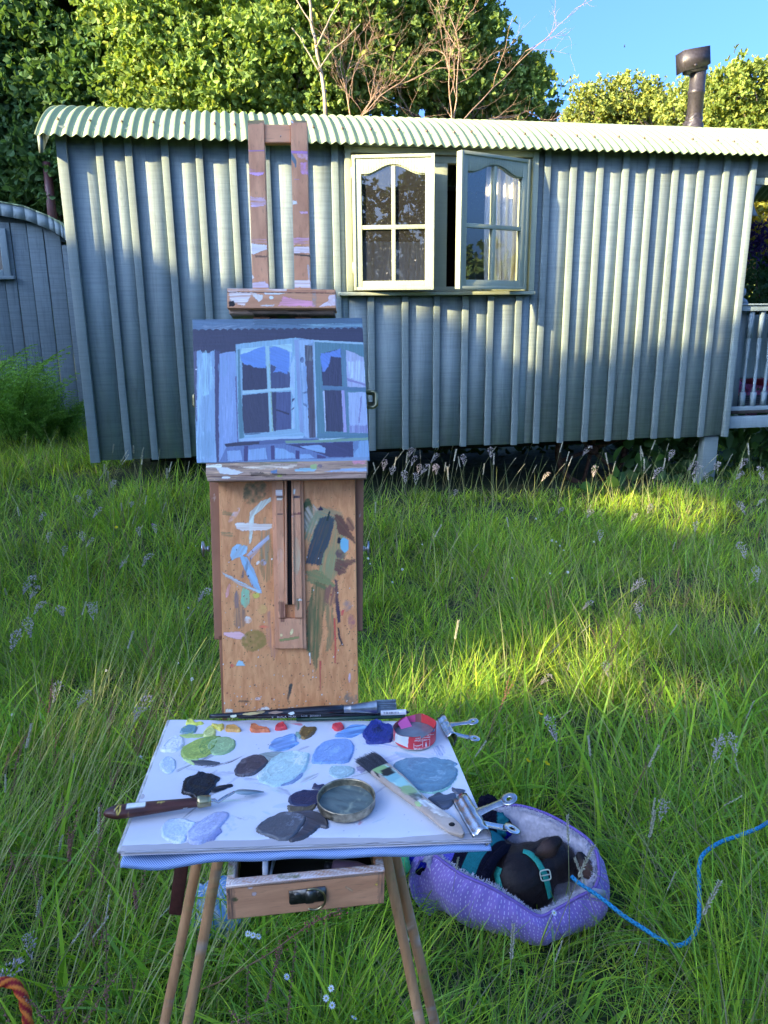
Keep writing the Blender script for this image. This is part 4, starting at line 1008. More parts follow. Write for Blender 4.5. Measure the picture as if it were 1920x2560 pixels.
def plant(kind, top_px, top_h, az=None, scale=None, label=None):
    """stands so that its head shows where the photograph has one; height above the ground given"""
    me = RP.choice(PM[kind]); co = np.array([v.co for v in me.vertices]); tip = co[np.argmax(co[:, 2])]
    s = scale or top_h / tip[2]
    p = onz(top_px[0], top_px[1], top_h + 0.05); az = RP.uniform(-1.5, 2.2) if az is None else az
    for _ in range(3):
        bx_ = p[0] - s * (tip[0] * math.cos(az) - tip[1] * math.sin(az)); by_ = p[1] - s * (tip[0] * math.sin(az) + tip[1] * math.cos(az))
        p = onz(top_px[0], top_px[1], float(gz(bx_, by_)) + tip[2] * s)
    nm, lb, ct, gp = INFO[kind]
    o = bpy.data.objects.new(nm, me); COL.objects.link(o); o.location = (bx_, by_, float(gz(bx_, by_)) - 0.005); o.rotation_euler = (0, 0, az); o.scale = (s, s, s)
    x_, y_ = top_px; near_ = 'close to the viewer' if y_ > 2150 else 'half way to the hut' if y_ > 1500 else 'far across the meadow'
    if y_ < 1200: wh = 'against the dark gap under the hut' if x_ > 920 else 'at the foot of the hut wall left of the easel'
    elif x_ < 180: wh = 'by the left edge, ' + near_
    elif x_ < 560: wh = 'left of the easel, ' + near_
    elif y_ > 2000 and x_ < 1000: wh = 'below the drawer, between the easel legs'
    elif x_ < 1250: wh = 'just right of the easel, ' + near_
    elif x_ < 1600: wh = 'right of the pad, ' + near_
    else: wh = 'near the right edge, ' + near_
    if not label: lb = {'fog': 'mauve grey fog grass head ', 'sorrel': 'rust red sorrel stem ', 'dogstail': 'thin pale seed spike ', 'buttercup': 'buttercup ', 'stitchwort': 'white stitchwort star ', 'clover': 'white clover head ', 'knapweed': ''}[kind] + wh
    tag(o, label or lb, ct, None if label else gp)
    return o
fogs = [(250, 1270), (195, 1240), (222, 1225), (285, 1210), (330, 1265), (110, 1285), (125, 1325), (160, 1360), (205, 1320), (230, 1340), (345, 1315), (385, 1310), (375, 1380), (75, 1435), (90, 1460), (105, 1500), (145, 1510), (65, 1540), (220, 1500), (40, 1570), (310, 1395), (145, 1700), (215, 1720), (360, 1735), (1140, 1220), (1405, 1265), (1480, 1270), (1590, 1280), (1500, 1320), (1630, 1255), (1740, 1300), (1850, 1250), (1910, 1240), (1480, 1495), (1590, 1500), (1605, 1440), (1372, 1680), (1510, 1650), (1372, 1790), (1850, 1350), (1890, 1410), (1800, 1840), (1830, 1830), (1655, 1990), (60, 2330), (40, 2390), (520, 1465)]
for p in fogs: plant('fog', p, RP.uniform(0.26, 0.42))
srl = [(1205, 1430), (1370, 1440), (1365, 1475), (1692, 1325), (1700, 1400), (1658, 1450), (1742, 1440), (1905, 1310), (1480, 1520), (1530, 1570), (1580, 1540), (1610, 1640), (1660, 1680), (270, 1350), (278, 1760), (402, 1660), (420, 1710), (385, 1750), (60, 1840), (250, 2000), (170, 2060), (95, 2100), (260, 2150), (330, 2200), (300, 1900), (1275, 1680), (1630, 1890), (700, 2350), (620, 2400), (740, 1050 + 1290), (230, 2270), (290, 2420), (365, 1590), (1225, 1400)]
for p in srl: plant('sorrel', p, RP.uniform(0.28, 0.44))
for k in range(70):      # pale spikes against the dark under the hut
    px = RP.choice([RP.uniform(960, 1450), RP.uniform(1450, 1900), RP.uniform(930, 1150), RP.uniform(250, 500)]); plant('dogstail', (px, RP.uniform(1095, 1165) if px > 900 else RP.uniform(1130, 1190)), RP.uniform(0.34, 0.5))
for k in range(26): plant('fog', (RP.choice([RP.uniform(960, 1100), RP.uniform(1100, 1500), RP.uniform(1600, 1900)]), RP.uniform(1105, 1180)), RP.uniform(0.34, 0.46))
for k in range(60): plant('dogstail', (RP.choice([RP.uniform(0, 540), RP.uniform(930, 1900)]), RP.uniform(1200, 2350)), RP.uniform(0.22, 0.4))
for k in range(18): plant('sorrel', (RP.uniform(0, 400), RP.uniform(1650, 2500)), RP.uniform(0.2, 0.4))
for i, p in enumerate([(1347, 1775), (1315, 1890), (1362, 1897), (292, 1312), (45, 1212), (320, 1320)]):
    plant('buttercup', p, 0.32, label=['buttercup flower alone in the grass right of the red tin', 'left of two buttercups in the grass right of the pad', 'right of two buttercups in the grass right of the pad', 'small buttercup among mauve seed heads left of the easel', 'far buttercup near the left edge of the meadow', None][i] if i < 5 else None) if i < 5 else None
plant('knapweed', (380, 1298), 0.38, label='single purple flower among the seed heads left of the easel')
for p in [(628, 2325), (618, 2320), (828, 2455), (826, 2498), (812, 2480), (640, 2330), (1380, 2270), (710, 2430), (880, 2540)]: plant('stitchwort', p, 0.16, scale=0.95)
for p in [(490, 1370), (1055, 1358), (1006, 1418), (920, 1390), (925, 1405), (1390, 1350), (1400, 1362), (1410, 1370), (1380, 1345), (1420, 1425), (1485, 1350), (1340, 1293), (1375, 1430), (980, 1450), (1280, 1440), (265, 1670), (470, 1515), (480, 1690), (350, 1885), (445, 1652), (30, 1780)]: plant('clover', p, 0.15, scale=RP.uniform(0.7, 1.3))

# long stalk with red sorrel seeds lying across the grass under the drawer
mb = MB(); pts = [onz(x, y, z) for x, y, z in ((490, 2480, .10), (560, 2450, .18), (680, 2380, .22), (760, 2320, .25), (830, 2282, .27), (862, 2276, .27))]
tube(pts, np.linspace(0.0022, 0.001, 6), 5, True, np.array([0.30, 0.18, 0.10]), mb); R = np.random.default_rng(9)
for k in range(90):
    t = 0.35 + 0.65 * R.random(); i = min(4, int(t * 5)); f_ = t * 5 - i; p = pts[i] * (1 - f_) + pts[min(5, i + 1)] * f_ + R.normal(size=3) * 0.008
    lathe(p, [(0, -.002), (.0022, 0), (0, .0025)], 5, unit(R.normal(size=3)), mb, np.array([0.42, 0.14, 0.10]) * R.uniform(.6, 1.4))
tag(mb.build('sorrel_stem', M['stem'], None), 'long red seeded sorrel stalk leaning across the grass below the easel drawer', 'wild plant')

# ------------------------------------------------------------------ bracken, dock and brambles
def frond(L, seed):
    R = np.random.default_rng(seed); n = 17; t = np.linspace(0, 1, n); z = L * (1.0 * t - 0.36 * t ** 2.4); x = L * (0.30 * t + 0.48 * t ** 2)
    P = np.stack([x, 0 * x, z], 1); mb = MB(); tube(P, np.linspace(0.004, 0.001, n) * 1.0, 4, False, np.array([0.10, 0.15, 0.03]), mb)
    Vv = []; Dd = []; Ll = []; Ww = []
    for i in range(3, n):
        T = P[i] - P[i - 1]; T /= np.linalg.norm(T); pl_ = L * 0.34 * math.sin(math.pi * (0.14 + 0.84 * (1 - t[i]))) * (0.35 + 0.65 * (1 - t[i]))
        for s in (-1, 1):
            d = unit(np.array([T[0] * 0.4, s * 1.0, T[2] * 0.4 - 0.15])); m_ = max(4, int(pl_ / 0.016))
            for j in range(m_):
                q = P[i] + d * pl_ * (j + 0.5) / m_; ll = pl_ * 0.24 * (1 - 0.75 * j / m_) + 0.004
                for s2 in (-1, 1):
                    Vv.append(q); Dd.append(unit(T * s2 * 1.0 + d * 0.5)); Ll.append(ll); Ww.append(0.011)
    n2 = len(Vv); col = np.array([0.16, 0.32, 0.06]) * (0.7 + 0.6 * R.random((n2, 1)))
    V, Fq, c = leaves(np.array(Vv), np.array(Dd), np.array(Ll), np.array(Ww), col, R, 0.2, 0.1)
    mb.put(V, Fq, c); return mb
fr_ = [frond(1.0, 500 + i) for i in range(4)]
frm = [mesh_np('frond', np.concatenate(m_.V), m_.F, np.concatenate(m_.C)) for m_ in fr_]
for me in frm: me.materials.append(M['grass'])
RF = random.Random(4)
for ci, (px, py, y, nfr, sc0, lb) in enumerate(((20, 1080, 7.0, 15, 0.85, 'tallest bracken fern at the left edge in front of the small hut'), (95, 1080, 7.1, 14, 0.72, 'middle bracken clump in front of the small hut boards'), (160, 1060, 7.4, 12, 0.55, 'low bracken clump beside the big hut corner'), (-50, 1080, 7.3, 14, 0.9, 'bracken fern cut by the left edge of the picture'))):
    p = at(px, py, y); p[2] = gz(p[0], p[1]); t = thing('bracken_fern', lb, 'fern', p)
    for k in range(nfr):
        o = bpy.data.objects.new('frond', RF.choice(frm)); COL.objects.link(o); o.parent = t; s = 1.3 * sc0 * RF.uniform(0.6, 1.1)
        o.location = (RF.uniform(-.08, .08), RF.uniform(-.08, .08), 0); o.rotation_euler = (RF.uniform(-.2, .2), RF.uniform(-0.5, 0.1), 6.283 * k / nfr + RF.uniform(-.3, .3)); o.scale = (s, s, s)
def leafy(name, label, cat, pts, n, L, base, seed, joined=False):
    R = np.random.default_rng(seed); p = np.array(pts)[R.integers(0, len(pts), n)] + R.normal(size=(n, 3)) * np.array([0.16, 0.12, 0.07])
    D = unit(R.normal(size=(n, 3)) + np.array([0, -0.6, 0.5])); col = np.array(base) * (0.6 + 0.8 * R.random((n, 1)))
    V, Fq, c = leaves(p, D, L * (0.6 + 0.7 * R.random(n)), L * 0.75 * (0.6 + 0.6 * R.random(n)), col, R, 0.25, 0.2)
    if joined: return tag(add(name, V, Fq, M['leaf'], None, col=c), label, cat, None, 'stuff')
    b_ = p.mean(0); b_[2] = gz(b_[0], b_[1]); t = thing(name, label, cat, b_)
    mb = MB()
    for q in p[:: max(1, n // 40)]: tube([[q[0] * .8 + b_[0] * .2, q[1], b_[2]], q], [.004, .0015], 4, False, np.array([.09, .12, .04]), mb)
    mb.build('stem', M['leaf'], t)
    for i in range(n): add('leaf', V[i * 6:i * 6 + 6], np.array([[0, 1, 2, 3], [0, 3, 4, 5]]), M['leaf'], t, col=c[i * 6:i * 6 + 6])
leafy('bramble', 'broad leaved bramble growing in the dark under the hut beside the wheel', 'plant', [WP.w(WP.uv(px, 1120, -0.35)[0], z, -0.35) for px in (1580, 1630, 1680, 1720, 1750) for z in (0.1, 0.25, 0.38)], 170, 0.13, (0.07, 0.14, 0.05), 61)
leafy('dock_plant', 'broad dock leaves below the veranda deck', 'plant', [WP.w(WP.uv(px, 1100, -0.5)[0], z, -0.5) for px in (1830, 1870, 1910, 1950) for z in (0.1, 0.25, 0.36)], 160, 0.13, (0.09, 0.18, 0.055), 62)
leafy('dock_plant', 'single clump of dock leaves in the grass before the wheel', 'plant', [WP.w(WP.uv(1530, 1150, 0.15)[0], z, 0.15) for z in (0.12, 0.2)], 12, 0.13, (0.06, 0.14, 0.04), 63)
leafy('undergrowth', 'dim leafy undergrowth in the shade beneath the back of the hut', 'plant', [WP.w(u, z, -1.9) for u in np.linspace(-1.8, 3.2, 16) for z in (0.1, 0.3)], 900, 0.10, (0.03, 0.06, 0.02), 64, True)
# small fly in the sky
fp = at(1561, 117, 6.0); mb = MB(); lathe(fp, [(0, -.006), (.0045, 0), (0, .008)], 8, (1, 0.3, 0.2), mb, np.array([.02, .02, .02]))
for s in (-1, 1): mb.put([fp, fp + [0.004, s * .006, .01], fp + [-.003, s * .004, .013]], [[0, 1, 2]], np.array([.05, .05, .05]))
tag(mb.build('fly', M['stem'], None), 'tiny dark fly against the blue sky', 'insect')
# far wood round the meadow, one mass
Rw = np.random.default_rng(88); fb_ = []
for a in np.linspace(-1.75, 1.75, 44):
    d_w = 30 + Rw.uniform(-3, 5); fb_.append((np.array([math.sin(a) * d_w, math.cos(a) * d_w + 2, 1.6 + Rw.uniform(0, .8)]), np.array([2.6, 2.0, 2.3])))
V, Fq, c = crown(fb_, 90, 0.34, 89, (0.10, 0.16, 0.05), k=6, yellow=0.1)
tag(add('woodland', V, Fq, M['leaf'], None, col=c), 'far dark green woodland bounding the meadow behind the huts', 'woodland', None, 'stuff')

# ------------------------------------------------------------------ marks of paint, laid out on a surface
def inpoly(X, Y, pts):
    pts = np.asarray(pts, float); ins = np.zeros(X.shape, bool); n = len(pts); j = n - 1
    for i in range(n):
        xi, yi = pts[i]; xj, yj = pts[j]
        if yi != yj: ins ^= ((yi > Y) != (yj > Y)) & (X < (xj - xi) * (Y - yi) / (yj - yi) + xi)
        j = i
    return ins
def ell(cx, cy, rx, ry, a=0, n=26):
    t = np.linspace(0, 2 * np.pi, n, endpoint=False); a = math.radians(a)
    x = rx * np.cos(t); y = ry * np.sin(t); return np.stack([cx + x * math.cos(a) - y * math.sin(a), cy + x * math.sin(a) + y * math.cos(a)], 1)
def marks(X, Y, shapes, base, jit=4.0, seed=0, fr=0.05):
    """shapes: (outline, colour, coverage, edge roughness, streak angle, streak strength); returns rgb and coverage"""
    C = np.zeros(X.shape + (4,)); C[..., :3] = base[:3]; C[..., 3] = base[3]
    gx_, gy_ = float(np.abs(np.diff(X, axis=-1)).mean()), 0.0
    for k, s in enumerate(shapes):
        pts, colr, cov, j_, ang, st = s
        pts = np.asarray(pts, float); mg = 3 * j_ + 3; lo = pts.min(0) - mg; hi = pts.max(0) + mg
        sel = (X > lo[0]) & (X < hi[0]) & (Y > lo[1]) & (Y < hi[1])
        if not sel.any(): continue
        x, y = X[sel], Y[sel]; f = fr * (1 if j_ < 5 else .6)
        dx = (fbm(x * f, y * f, seed + k * 3) - 0.47) * 2.2 * j_; dy = (fbm(x * f + 40, y * f, seed + k * 3 + 1) - 0.47) * 2.2 * j_
        fine = (vn(x * fr * 7, y * fr * 7, seed + k) - .5) * j_ * .9
        m_ = 0.0
        if ang is not None: t = math.radians(ang); ca, sa = math.cos(t), math.sin(t); dry = (fbm((x * ca + y * sa) * fr * .3, (-x * sa + y * ca) * fr * 7, seed + k + 7, 3) - .47) * j_ * 2.6; dx = dx + ca * dry; dy = dy + sa * dry
        offs = ((.35, .3), (-.3, .35), (.3, -.35), (-.35, -.3)) if j_ > 1 else ((0, 0),)
        for ox, oy in offs: m_ = m_ + inpoly(x + dx + fine + ox * (j_ * .5), y + dy - fine + oy * (j_ * .5), pts)
        m_ = m_ / len(offs)
        if not m_.any(): continue
        a = np.full(x.shape, float(cov)); cc = np.ones(x.shape + (3,)) * np.array(colr, float)
        if ang is not None:
            U = x * ca + y * sa; W_ = -x * sa + y * ca; s_ = fbm(U * fr * 0.25 + k, W_ * fr * 5.0, seed + 77 + k, 4); cc = cc * (1 + st * 2.6 * (s_ - 0.47))[:, None]
            if cov < 1: a = np.clip(a + (s_ - 0.47) * 2.4 * min(1, (1 - cov) * 3.5 + .1), 0, 1)
        elif cov < 1: a = np.clip(a + (fbm(x * fr * 2, y * fr * 2, seed + k + 5) - 0.47) * 2.0 * min(1, (1 - cov) * 3.5 + .1), 0, 1)
        a = (a * m_)[:, None]; c0 = C[sel]; A0 = c0[:, 3:] * (1 - a); c0[:, :3] = (c0[:, :3] * A0 + cc * a) / np.maximum(A0 + a, 1e-6); c0[:, 3:] = A0 + a; C[sel] = c0
    return C
def panel(pl, quad, off, depth, n, name, mat, parent, shapes=(), base=(1, 1, 1, 0), view=(0, 0, 1.0), jit=4.0, seed=0, fr=0.05, relief=0.0, label=None, bevel=0):
    """a board whose front face is finely divided so that marks can lie on it. quad: TL, TR, BR, BL pixels. view: crop origin and scale the marks were measured in"""
    q = np.array(pxs(pl, quad, off)); nx, ny = n
    s, t = np.meshgrid(np.linspace(0, 1, nx), np.linspace(0, 1, ny))
    UV = (q[0] * ((1 - s) * (1 - t))[..., None] + q[1] * (s * (1 - t))[..., None] + q[2] * (s * t)[..., None] + q[3] * ((1 - s) * t)[..., None])
    P = pl.w(UV[..., 0], UV[..., 1], off)
    px, py = proj(P); X = (px - view[0]) * view[2]; Y = (py - view[1]) * view[2]
    C = marks(X, Y, shapes, base, jit, seed, fr)
    if relief:
        lum = C[..., :3].sum(-1); hgt = relief * (fbm(X * fr * 3, Y * fr * 1.2, seed + 3) + 0.5 * np.abs(np.gradient(lum, axis=1)) + 0.5 * np.abs(np.gradient(lum, axis=0)))
        P = P + hgt[..., None] * pl.n
    V = P.reshape(-1, 3); Fq = grid_faces(nx, ny)[:, ::-1]
    ring = [i for i in range(nx)] + [nx - 1 + nx * j for j in range(1, ny)] + [nx * (ny - 1) + i for i in range(nx - 2, -1, -1)] + [nx * j for j in range(ny - 2, 0, -1)]
    nb = len(V); Vb = V[ring] - pl.n * depth; m_ = len(ring)
    side = [[ring[i], nb + i, nb + (i + 1) % m_, ring[(i + 1) % m_]][::-1] for i in range(m_)]
    cb = C.reshape(-1, 4)[ring] * 1.0
    fl = [Fq[:, ::-1][:, ::-1], np.array(side)]
    me_V = np.concatenate([V, Vb]); col = np.concatenate([C.reshape(-1, 4), cb])
    # back face as one polygon
    polys = Fq.tolist() + side + [[nb + i for i in range(m_)]]
    return add(name, me_V, polys, mat, parent, col=col, label=label)

BEECH_L, BEECH_D = np.array([0.88, 0.43, 0.22]), np.array([0.66, 0.29, 0.14])
M['beech'] = wood_mat('beech', BEECH_L, BEECH_D, (50, 50, 5), 0.5, True, 0.35)
M['beech_h'] = wood_mat('beech_crossways', BEECH_L, BEECH_D, (5, 50, 50), 0.5, True, 0.35)
M['pine'] = wood_mat('pine_panel', np.array([0.98, 0.46, 0.18]), np.array([0.76, 0.29, 0.10]), (120, 120, 1.6), 0.45, True, 0.16, speck=0.9)
M['brownrail'] = wood_mat('brown_hardboard', np.array([0.42, 0.19, 0.10]), np.array([0.32, 0.14, 0.07]), (20, 20, 6), 0.6, True, 0.1)
M['ledge'] = wood_mat('paint_caked_beech', np.array([0.66, 0.44, 0.32]), np.array([0.30, 0.18, 0.13]), (6, 60, 60), 0.6, True, 0.5, speck=0.6)
M['legwood'] = wood_mat('leg_beech', np.array([0.78, 0.42, 0.20]), np.array([0.56, 0.27, 0.11]), (60, 60, 6), 0.5, True, 0.3)
M['paint'] = attr_mat('oil_paint', 0.32, 0.5, 400, 0.15, 0, 0.06)
M['canvas'] = attr_mat('oil_painting', 0.36, 0.45, 700, 0.2, 0, 0.10)
M['paper'] = attr_mat('smooth_paper', 0.55, 0.3, 90, 0.05, 0, 0.03)
M['zinc'] = plain('worn_zinc', (0.50, 0.50, 0.48), 0.30, 1.0, 0.35, 40, 0.2)
M['brass'] = plain('old_brass', (0.45, 0.38, 0.20), 0.30, 1.0, 0.35, 40, 0.2)
M['chrome'] = plain('scuffed_chrome', (0.62, 0.60, 0.58), 0.22, 1.0, 0.25, 70, 0.25)

LEAN = math.radians(15.3); ROLL = math.radians(-1.7)
base0 = CAM + ray(725, 1790) * (1.078 / ray(725, 1790)[1])
eu = np.array([math.cos(ROLL), 0, -math.sin(ROLL) * 1.0]); ev = np.array([0, math.sin(LEAN), math.cos(LEAN)])
EP = Plane(base0, (math.cos(0.022), 0.0, math.sin(0.022)), ev)
leg_y = 0.93
easel = thing('box_easel', 'paint stained half box easel of beech and pine with open drawer and thin legs', 'easel', (-0.13, 1.0, float(gz(-0.13, 1.0))))
W_, G1, K = (1, 1, 1), None, None
v6 = (460, 1150, 3.19)
P6 = [
    (ell(560, 250, 95, 110, 20), alb(105, 95, 60), .65, 14, None, 0), (ell(655, 780, 55, 190, 0), alb(135, 110, 70), .5, 16, 90, .2), (ell(650, 640, 40, 190, 2), alb(120, 125, 110), .35, 14, 90, .2),
    ([(690, 300), (700, 325), (620, 395), (560, 440), (540, 640), (520, 680), (520, 470), (530, 410), (610, 330)], alb(185, 200, 215), .95, 5, 120, .25),
    ([(405, 510), (430, 500), (700, 508), (705, 540), (640, 560), (470, 568), (420, 548)], alb(205, 205, 225), .95, 6, 0, .2),
    ([(390, 690), (430, 665), (500, 680), (505, 740), (440, 775), (380, 805), (365, 760)], alb(130, 175, 225), .95, 8, 120, .25),
    ([(440, 760), (500, 770), (560, 880), (620, 1050), (615, 1065), (540, 1000), (480, 870)], alb(125, 170, 225), .98, 5, 60, .2),
    ([(300, 890), (330, 905), (480, 980), (550, 1020), (610, 1045), (600, 1065), (450, 1000), (330, 930)], alb(150, 185, 225), .75, 5, 20, .3),
    ([(500, 760), (560, 700), (670, 600), (680, 630), (590, 730), (530, 800)], alb(150, 165, 215), .8, 8, -40, .3),
    ([(470, 1010), (520, 1040), (525, 1140), (490, 1180), (450, 1150), (455, 1060)], alb(125, 180, 160), .92, 5, 90, .15), (ell(575, 1078, 30, 22), alb(190, 185, 60), .9, 6, None, 0),
    (ell(445, 1240, 50, 100, -6), alb(130, 100, 90), .7, 16, 90, .2), (ell(420, 1120, 20, 70, 0), alb(120, 100, 110), .6, 10, 90, .2),
    ([(318, 1375), (440, 1370), (500, 1395), (495, 1430), (420, 1432), (320, 1400)], alb(225, 165, 190), .95, 5, 0, .15),
    (ell(560, 1440, 105, 80, -14), alb(140, 115, 50), .85, 14, None, 0), ([(415, 1640), (430, 1600), (465, 1600), (490, 1642)], alb(140, 185, 225), 1, 3, None, 0), (ell(385, 1640, 16, 14), alb(200, 80, 60), .8, 6, None, 0),
    ([(310, 400), (400, 425), (395, 445), (305, 430)], alb(120, 110, 70), .6, 6, 0, .2), ([(300, 570), (390, 580), (385, 615), (300, 600)], alb(130, 115, 80), .55, 6, 0, .2),
    (ell(350, 1040, 14, 60, 15), alb(210, 150, 180), .7, 6, 90, .2), (ell(400, 440, 20, 70, 35), alb(215, 180, 200), .5, 8, None, 0),
    (ell(500, 860, 16, 90, 25), alb(80, 85, 110), .5, 8, 90, .3), (ell(510, 1275, 30, 26), alb(235, 235, 235), .45, 8, None, 0), (ell(640, 1330, 40, 12), alb(215, 100, 70), .6, 5, None, 0),
    (ell(700, 1400, 40, 190, -6), alb(165, 110, 100), .55, 14, 90, .2), (ell(625, 1190, 40, 40), alb(200, 160, 90), .5, 10, None, 0), (ell(590, 820, 12, 20, 40), alb(240, 225, 235), .9, 4, None, 0), (ell(635, 820, 25, 25), alb(140, 160, 220), .6, 8, None, 0),
    # right half
    (ell(985, 430, 45, 120, 0), alb(60, 80, 40), .9, 12, None, 0), (ell(1000, 470, 70, 120, 20), alb(165, 160, 160), .65, 20, 60, .2), (ell(1060, 540, 90, 130, 30), alb(120, 135, 110), .75, 22, 110, .2), (ell(1180, 720, 110, 260, 10), alb(125, 130, 95), .8, 26, 100, .3), (ell(1150, 450, 120, 70, 0), alb(120, 130, 110), .7, 20, 20, .2),
    ([(1080, 460), (1140, 440), (1210, 465), (1170, 620), (1100, 800), (1080, 850), (970, 820), (1000, 700), (1040, 560)], alb(45, 60, 80), .95, 12, 108, .6),
    ([(975, 880), (1060, 870), (1150, 940), (1220, 1000), (1120, 1040), (1060, 1010), (980, 960)], alb(110, 120, 80), .85, 14, 20, .3),
    ([(975, 1200), (1010, 1080), (1040, 960), (1130, 1000), (1140, 1100), (1100, 1250), (1105, 1400), (1080, 1560), (1050, 1690), (1030, 1600), (980, 1520)], alb(85, 95, 60), .85, 14, 92, .25),
    ([(1110, 1100), (1190, 1150), (1200, 1400), (1170, 1500), (1130, 1520), (1150, 1380)], alb(125, 110, 75), .6, 14, 92, .2),
    ([(1195, 430), (1260, 450), (1310, 540), (1355, 610), (1360, 670), (1290, 610), (1230, 590), (1215, 520)], alb(95, 60, 50), .95, 10, 50, .35), (ell(1325, 510, 28, 60, -20), alb(110, 70, 60), .85, 8, 60, .3),
    ([(1215, 790), (1290, 795), (1365, 785), (1362, 820), (1300, 850), (1290, 900), (1240, 925), (1200, 880)], alb(100, 65, 60), .9, 14, 30, .3), (ell(1250, 750, 40, 40), alb(95, 75, 80), .85, 14, None, 0),
    ([(1245, 640), (1270, 615), (1315, 640), (1310, 720), (1280, 742), (1250, 710)], alb(100, 170, 220), 1, 3, None, 0), (ell(1238, 640, 14, 26), alb(30, 30, 50), 1, 5, None, 0),
    ([(1060, 380), (1075, 388), (1090, 362), (1112, 395), (1100, 404), (1070, 400)], alb(40, 30, 70), 1, 2, None, 0), ([(1135, 480), (1150, 420), (1162, 398), (1166, 420), (1148, 490)], alb(30, 50, 50), 1, 2, None, 0),
    ([(1200, 950), (1225, 970), (1230, 1100), (1245, 1200), (1250, 1290), (1225, 1300), (1210, 1200), (1205, 1060)], alb(60, 45, 75), .95, 8, 90, .3), ([(1222, 1330), (1236, 1335), (1250, 1420), (1275, 1480), (1258, 1482), (1235, 1420)], alb(50, 40, 60), .95, 4, 90, .2),
    ([(1195, 1260), (1210, 1265), (1215, 1500), (1212, 1625), (1202, 1620)], alb(190, 60, 50), .9, 3, 90, .2), ([(1255, 1200), (1282, 1190), (1270, 1240), (1255, 1240)], alb(200, 60, 60), .9, 5, None, 0), ([(1078, 1600), (1095, 1600), (1092, 1700), (1095, 1830), (1085, 1840), (1080, 1700)], alb(180, 60, 55), .85, 3, 90, .2),
    ([(998, 1540), (1006, 1540), (1012, 1630), (1004, 1634)], alb(235, 235, 235), 1, 1, None, 0), ([(835, 1800), (850, 1785), (865, 1790), (850, 1860), (828, 1930), (820, 1900)], alb(60, 60, 65), .9, 5, 90, .3),
    (ell(1170, 1080, 60, 90, 10), alb(120, 80, 70), .55, 16, 100, .3), (ell(1320, 1740, 10, 40), alb(190, 170, 210), .7, 5, None, 0), (ell(1330, 1290, 30, 60), alb(165, 100, 100), .4, 12, None, 0), (ell(1300, 1160, 40, 50), alb(150, 120, 130), .35, 14, None, 0),
    (ell(640, 1985, 45, 16), alb(235, 230, 235), .85, 10, None, 0), (ell(590, 1905, 24, 14), alb(235, 190, 210), .7, 8, None, 0), (ell(480, 1925, 50, 8), alb(80, 65, 60), .6, 6, None, 0), (ell(1330, 1900, 50, 50), alb(120, 110, 110), .5, 18, None, 0), ([(330, 1985), (390, 1985), (390, 2010), (330, 2010)], alb(225, 225, 230), .9, 6, None, 0),
    (ell(850, 1985, 30, 14), alb(235, 235, 235), .7, 8, None, 0)]
rs = np.random.default_rng(3)
for k in range(420):      # spatter, thicker low down
    y = 2000 - rs.random() ** 1.6 * 1300; x = rs.uniform(310, 1385); r = rs.uniform(1.5, 5.5)
    P6.append((ell(x, y, r, r * rs.uniform(.7, 1.6), 0, 7), [alb(240, 240, 240), alb(40, 35, 45), alb(150, 50, 40), alb(110, 70, 60), alb(60, 50, 50)][rs.integers(0, 5)], .95, 1, None, 0))
panel(EP, [(546, 1192), (887, 1188), (896, 1790), (560, 1790)], 0.0, 0.012, (200, 300), 'front_panel', M['pine'], easel, P6, view=v6, seed=4, fr=0.02)
# darker rails each side, set back
panel(EP, [(523, 1190), (549, 1190), (560, 1599), (536, 1599)], -0.0125, 0.012, (8, 90), 'side_rail', M['brownrail'], easel, [(ell(240, 300, 12, 30), alb(210, 200, 210), .4, 6, None, 0)], view=v6, fr=0.02)
panel(EP, [(884, 1186), (909, 1186), (906, 1578), (893, 1578)], -0.0125, 0.012, (8, 90), 'side_rail', M['brownrail'], easel, [(ell(1405, 430, 10, 30), alb(210, 200, 210), .4, 6, None, 0)], view=v6, fr=0.02)
panel(EP, [(547, 1590), (562, 1590), (566, 1800), (556, 1800)], -0.0125, 0.010, (6, 30), 'side_rail', M['brownrail'], easel, view=v6)
# central slide with its slot
sh = [([(730, 235), (785, 235), (785, 285), (730, 285)], alb(215, 205, 235), .95, 4, 0, .2), ([(735, 290), (790, 285), (790, 305), (735, 305)], alb(40, 40, 60), .9, 3, 0, .2), ([(735, 305), (785, 305), (780, 322), (740, 322)], alb(225, 220, 225), .9, 3, 0, .2), ([(868, 225), (890, 225), (886, 270), (870, 275)], alb(225, 215, 235), .9, 4, 0, .2),
      ([(870, 285), (925, 285), (925, 298), (870, 300)], alb(45, 45, 70), .9, 3, 0, .2), ([(740, 428), (785, 428), (785, 440), (740, 440)], alb(60, 40, 60), .9, 3, 0, .2), ([(855, 425), (935, 420), (935, 434), (855, 442)], alb(110, 40, 60), .9, 4, 0, .3), ([(755, 1130), (800, 1130), (800, 1290), (770, 1290), (755, 1200)], alb(120, 75, 60), .8, 6, 90, .2),
      (ell(920, 1115, 22, 8), alb(200, 215, 235), .95, 3, None, 0), (ell(905, 1150, 14, 50), alb(90, 85, 60), .6, 6, 90, .2), ([(755, 1430), (915, 1405), (920, 1422), (760, 1448)], alb(120, 130, 75), .95, 4, 0, .2), (ell(860, 1370, 12, 26, 20), alb(235, 200, 150), .8, 5, None, 0), (ell(775, 1395, 12, 14, 40), alb(230, 190, 140), .8, 4, None, 0),
      (ell(770, 760, 26, 60), alb(190, 150, 145), .5, 10, 90, .2), (ell(900, 760, 30, 160), alb(170, 150, 130), .5, 12, 90, .2)]
panel(EP, [(679, 1190), (692, 1190), (700, 1622), (688, 1622)], 0.006, 0.006, (6, 120), 'slide_guide', M['beech'], easel, sh, view=v6, fr=0.02)
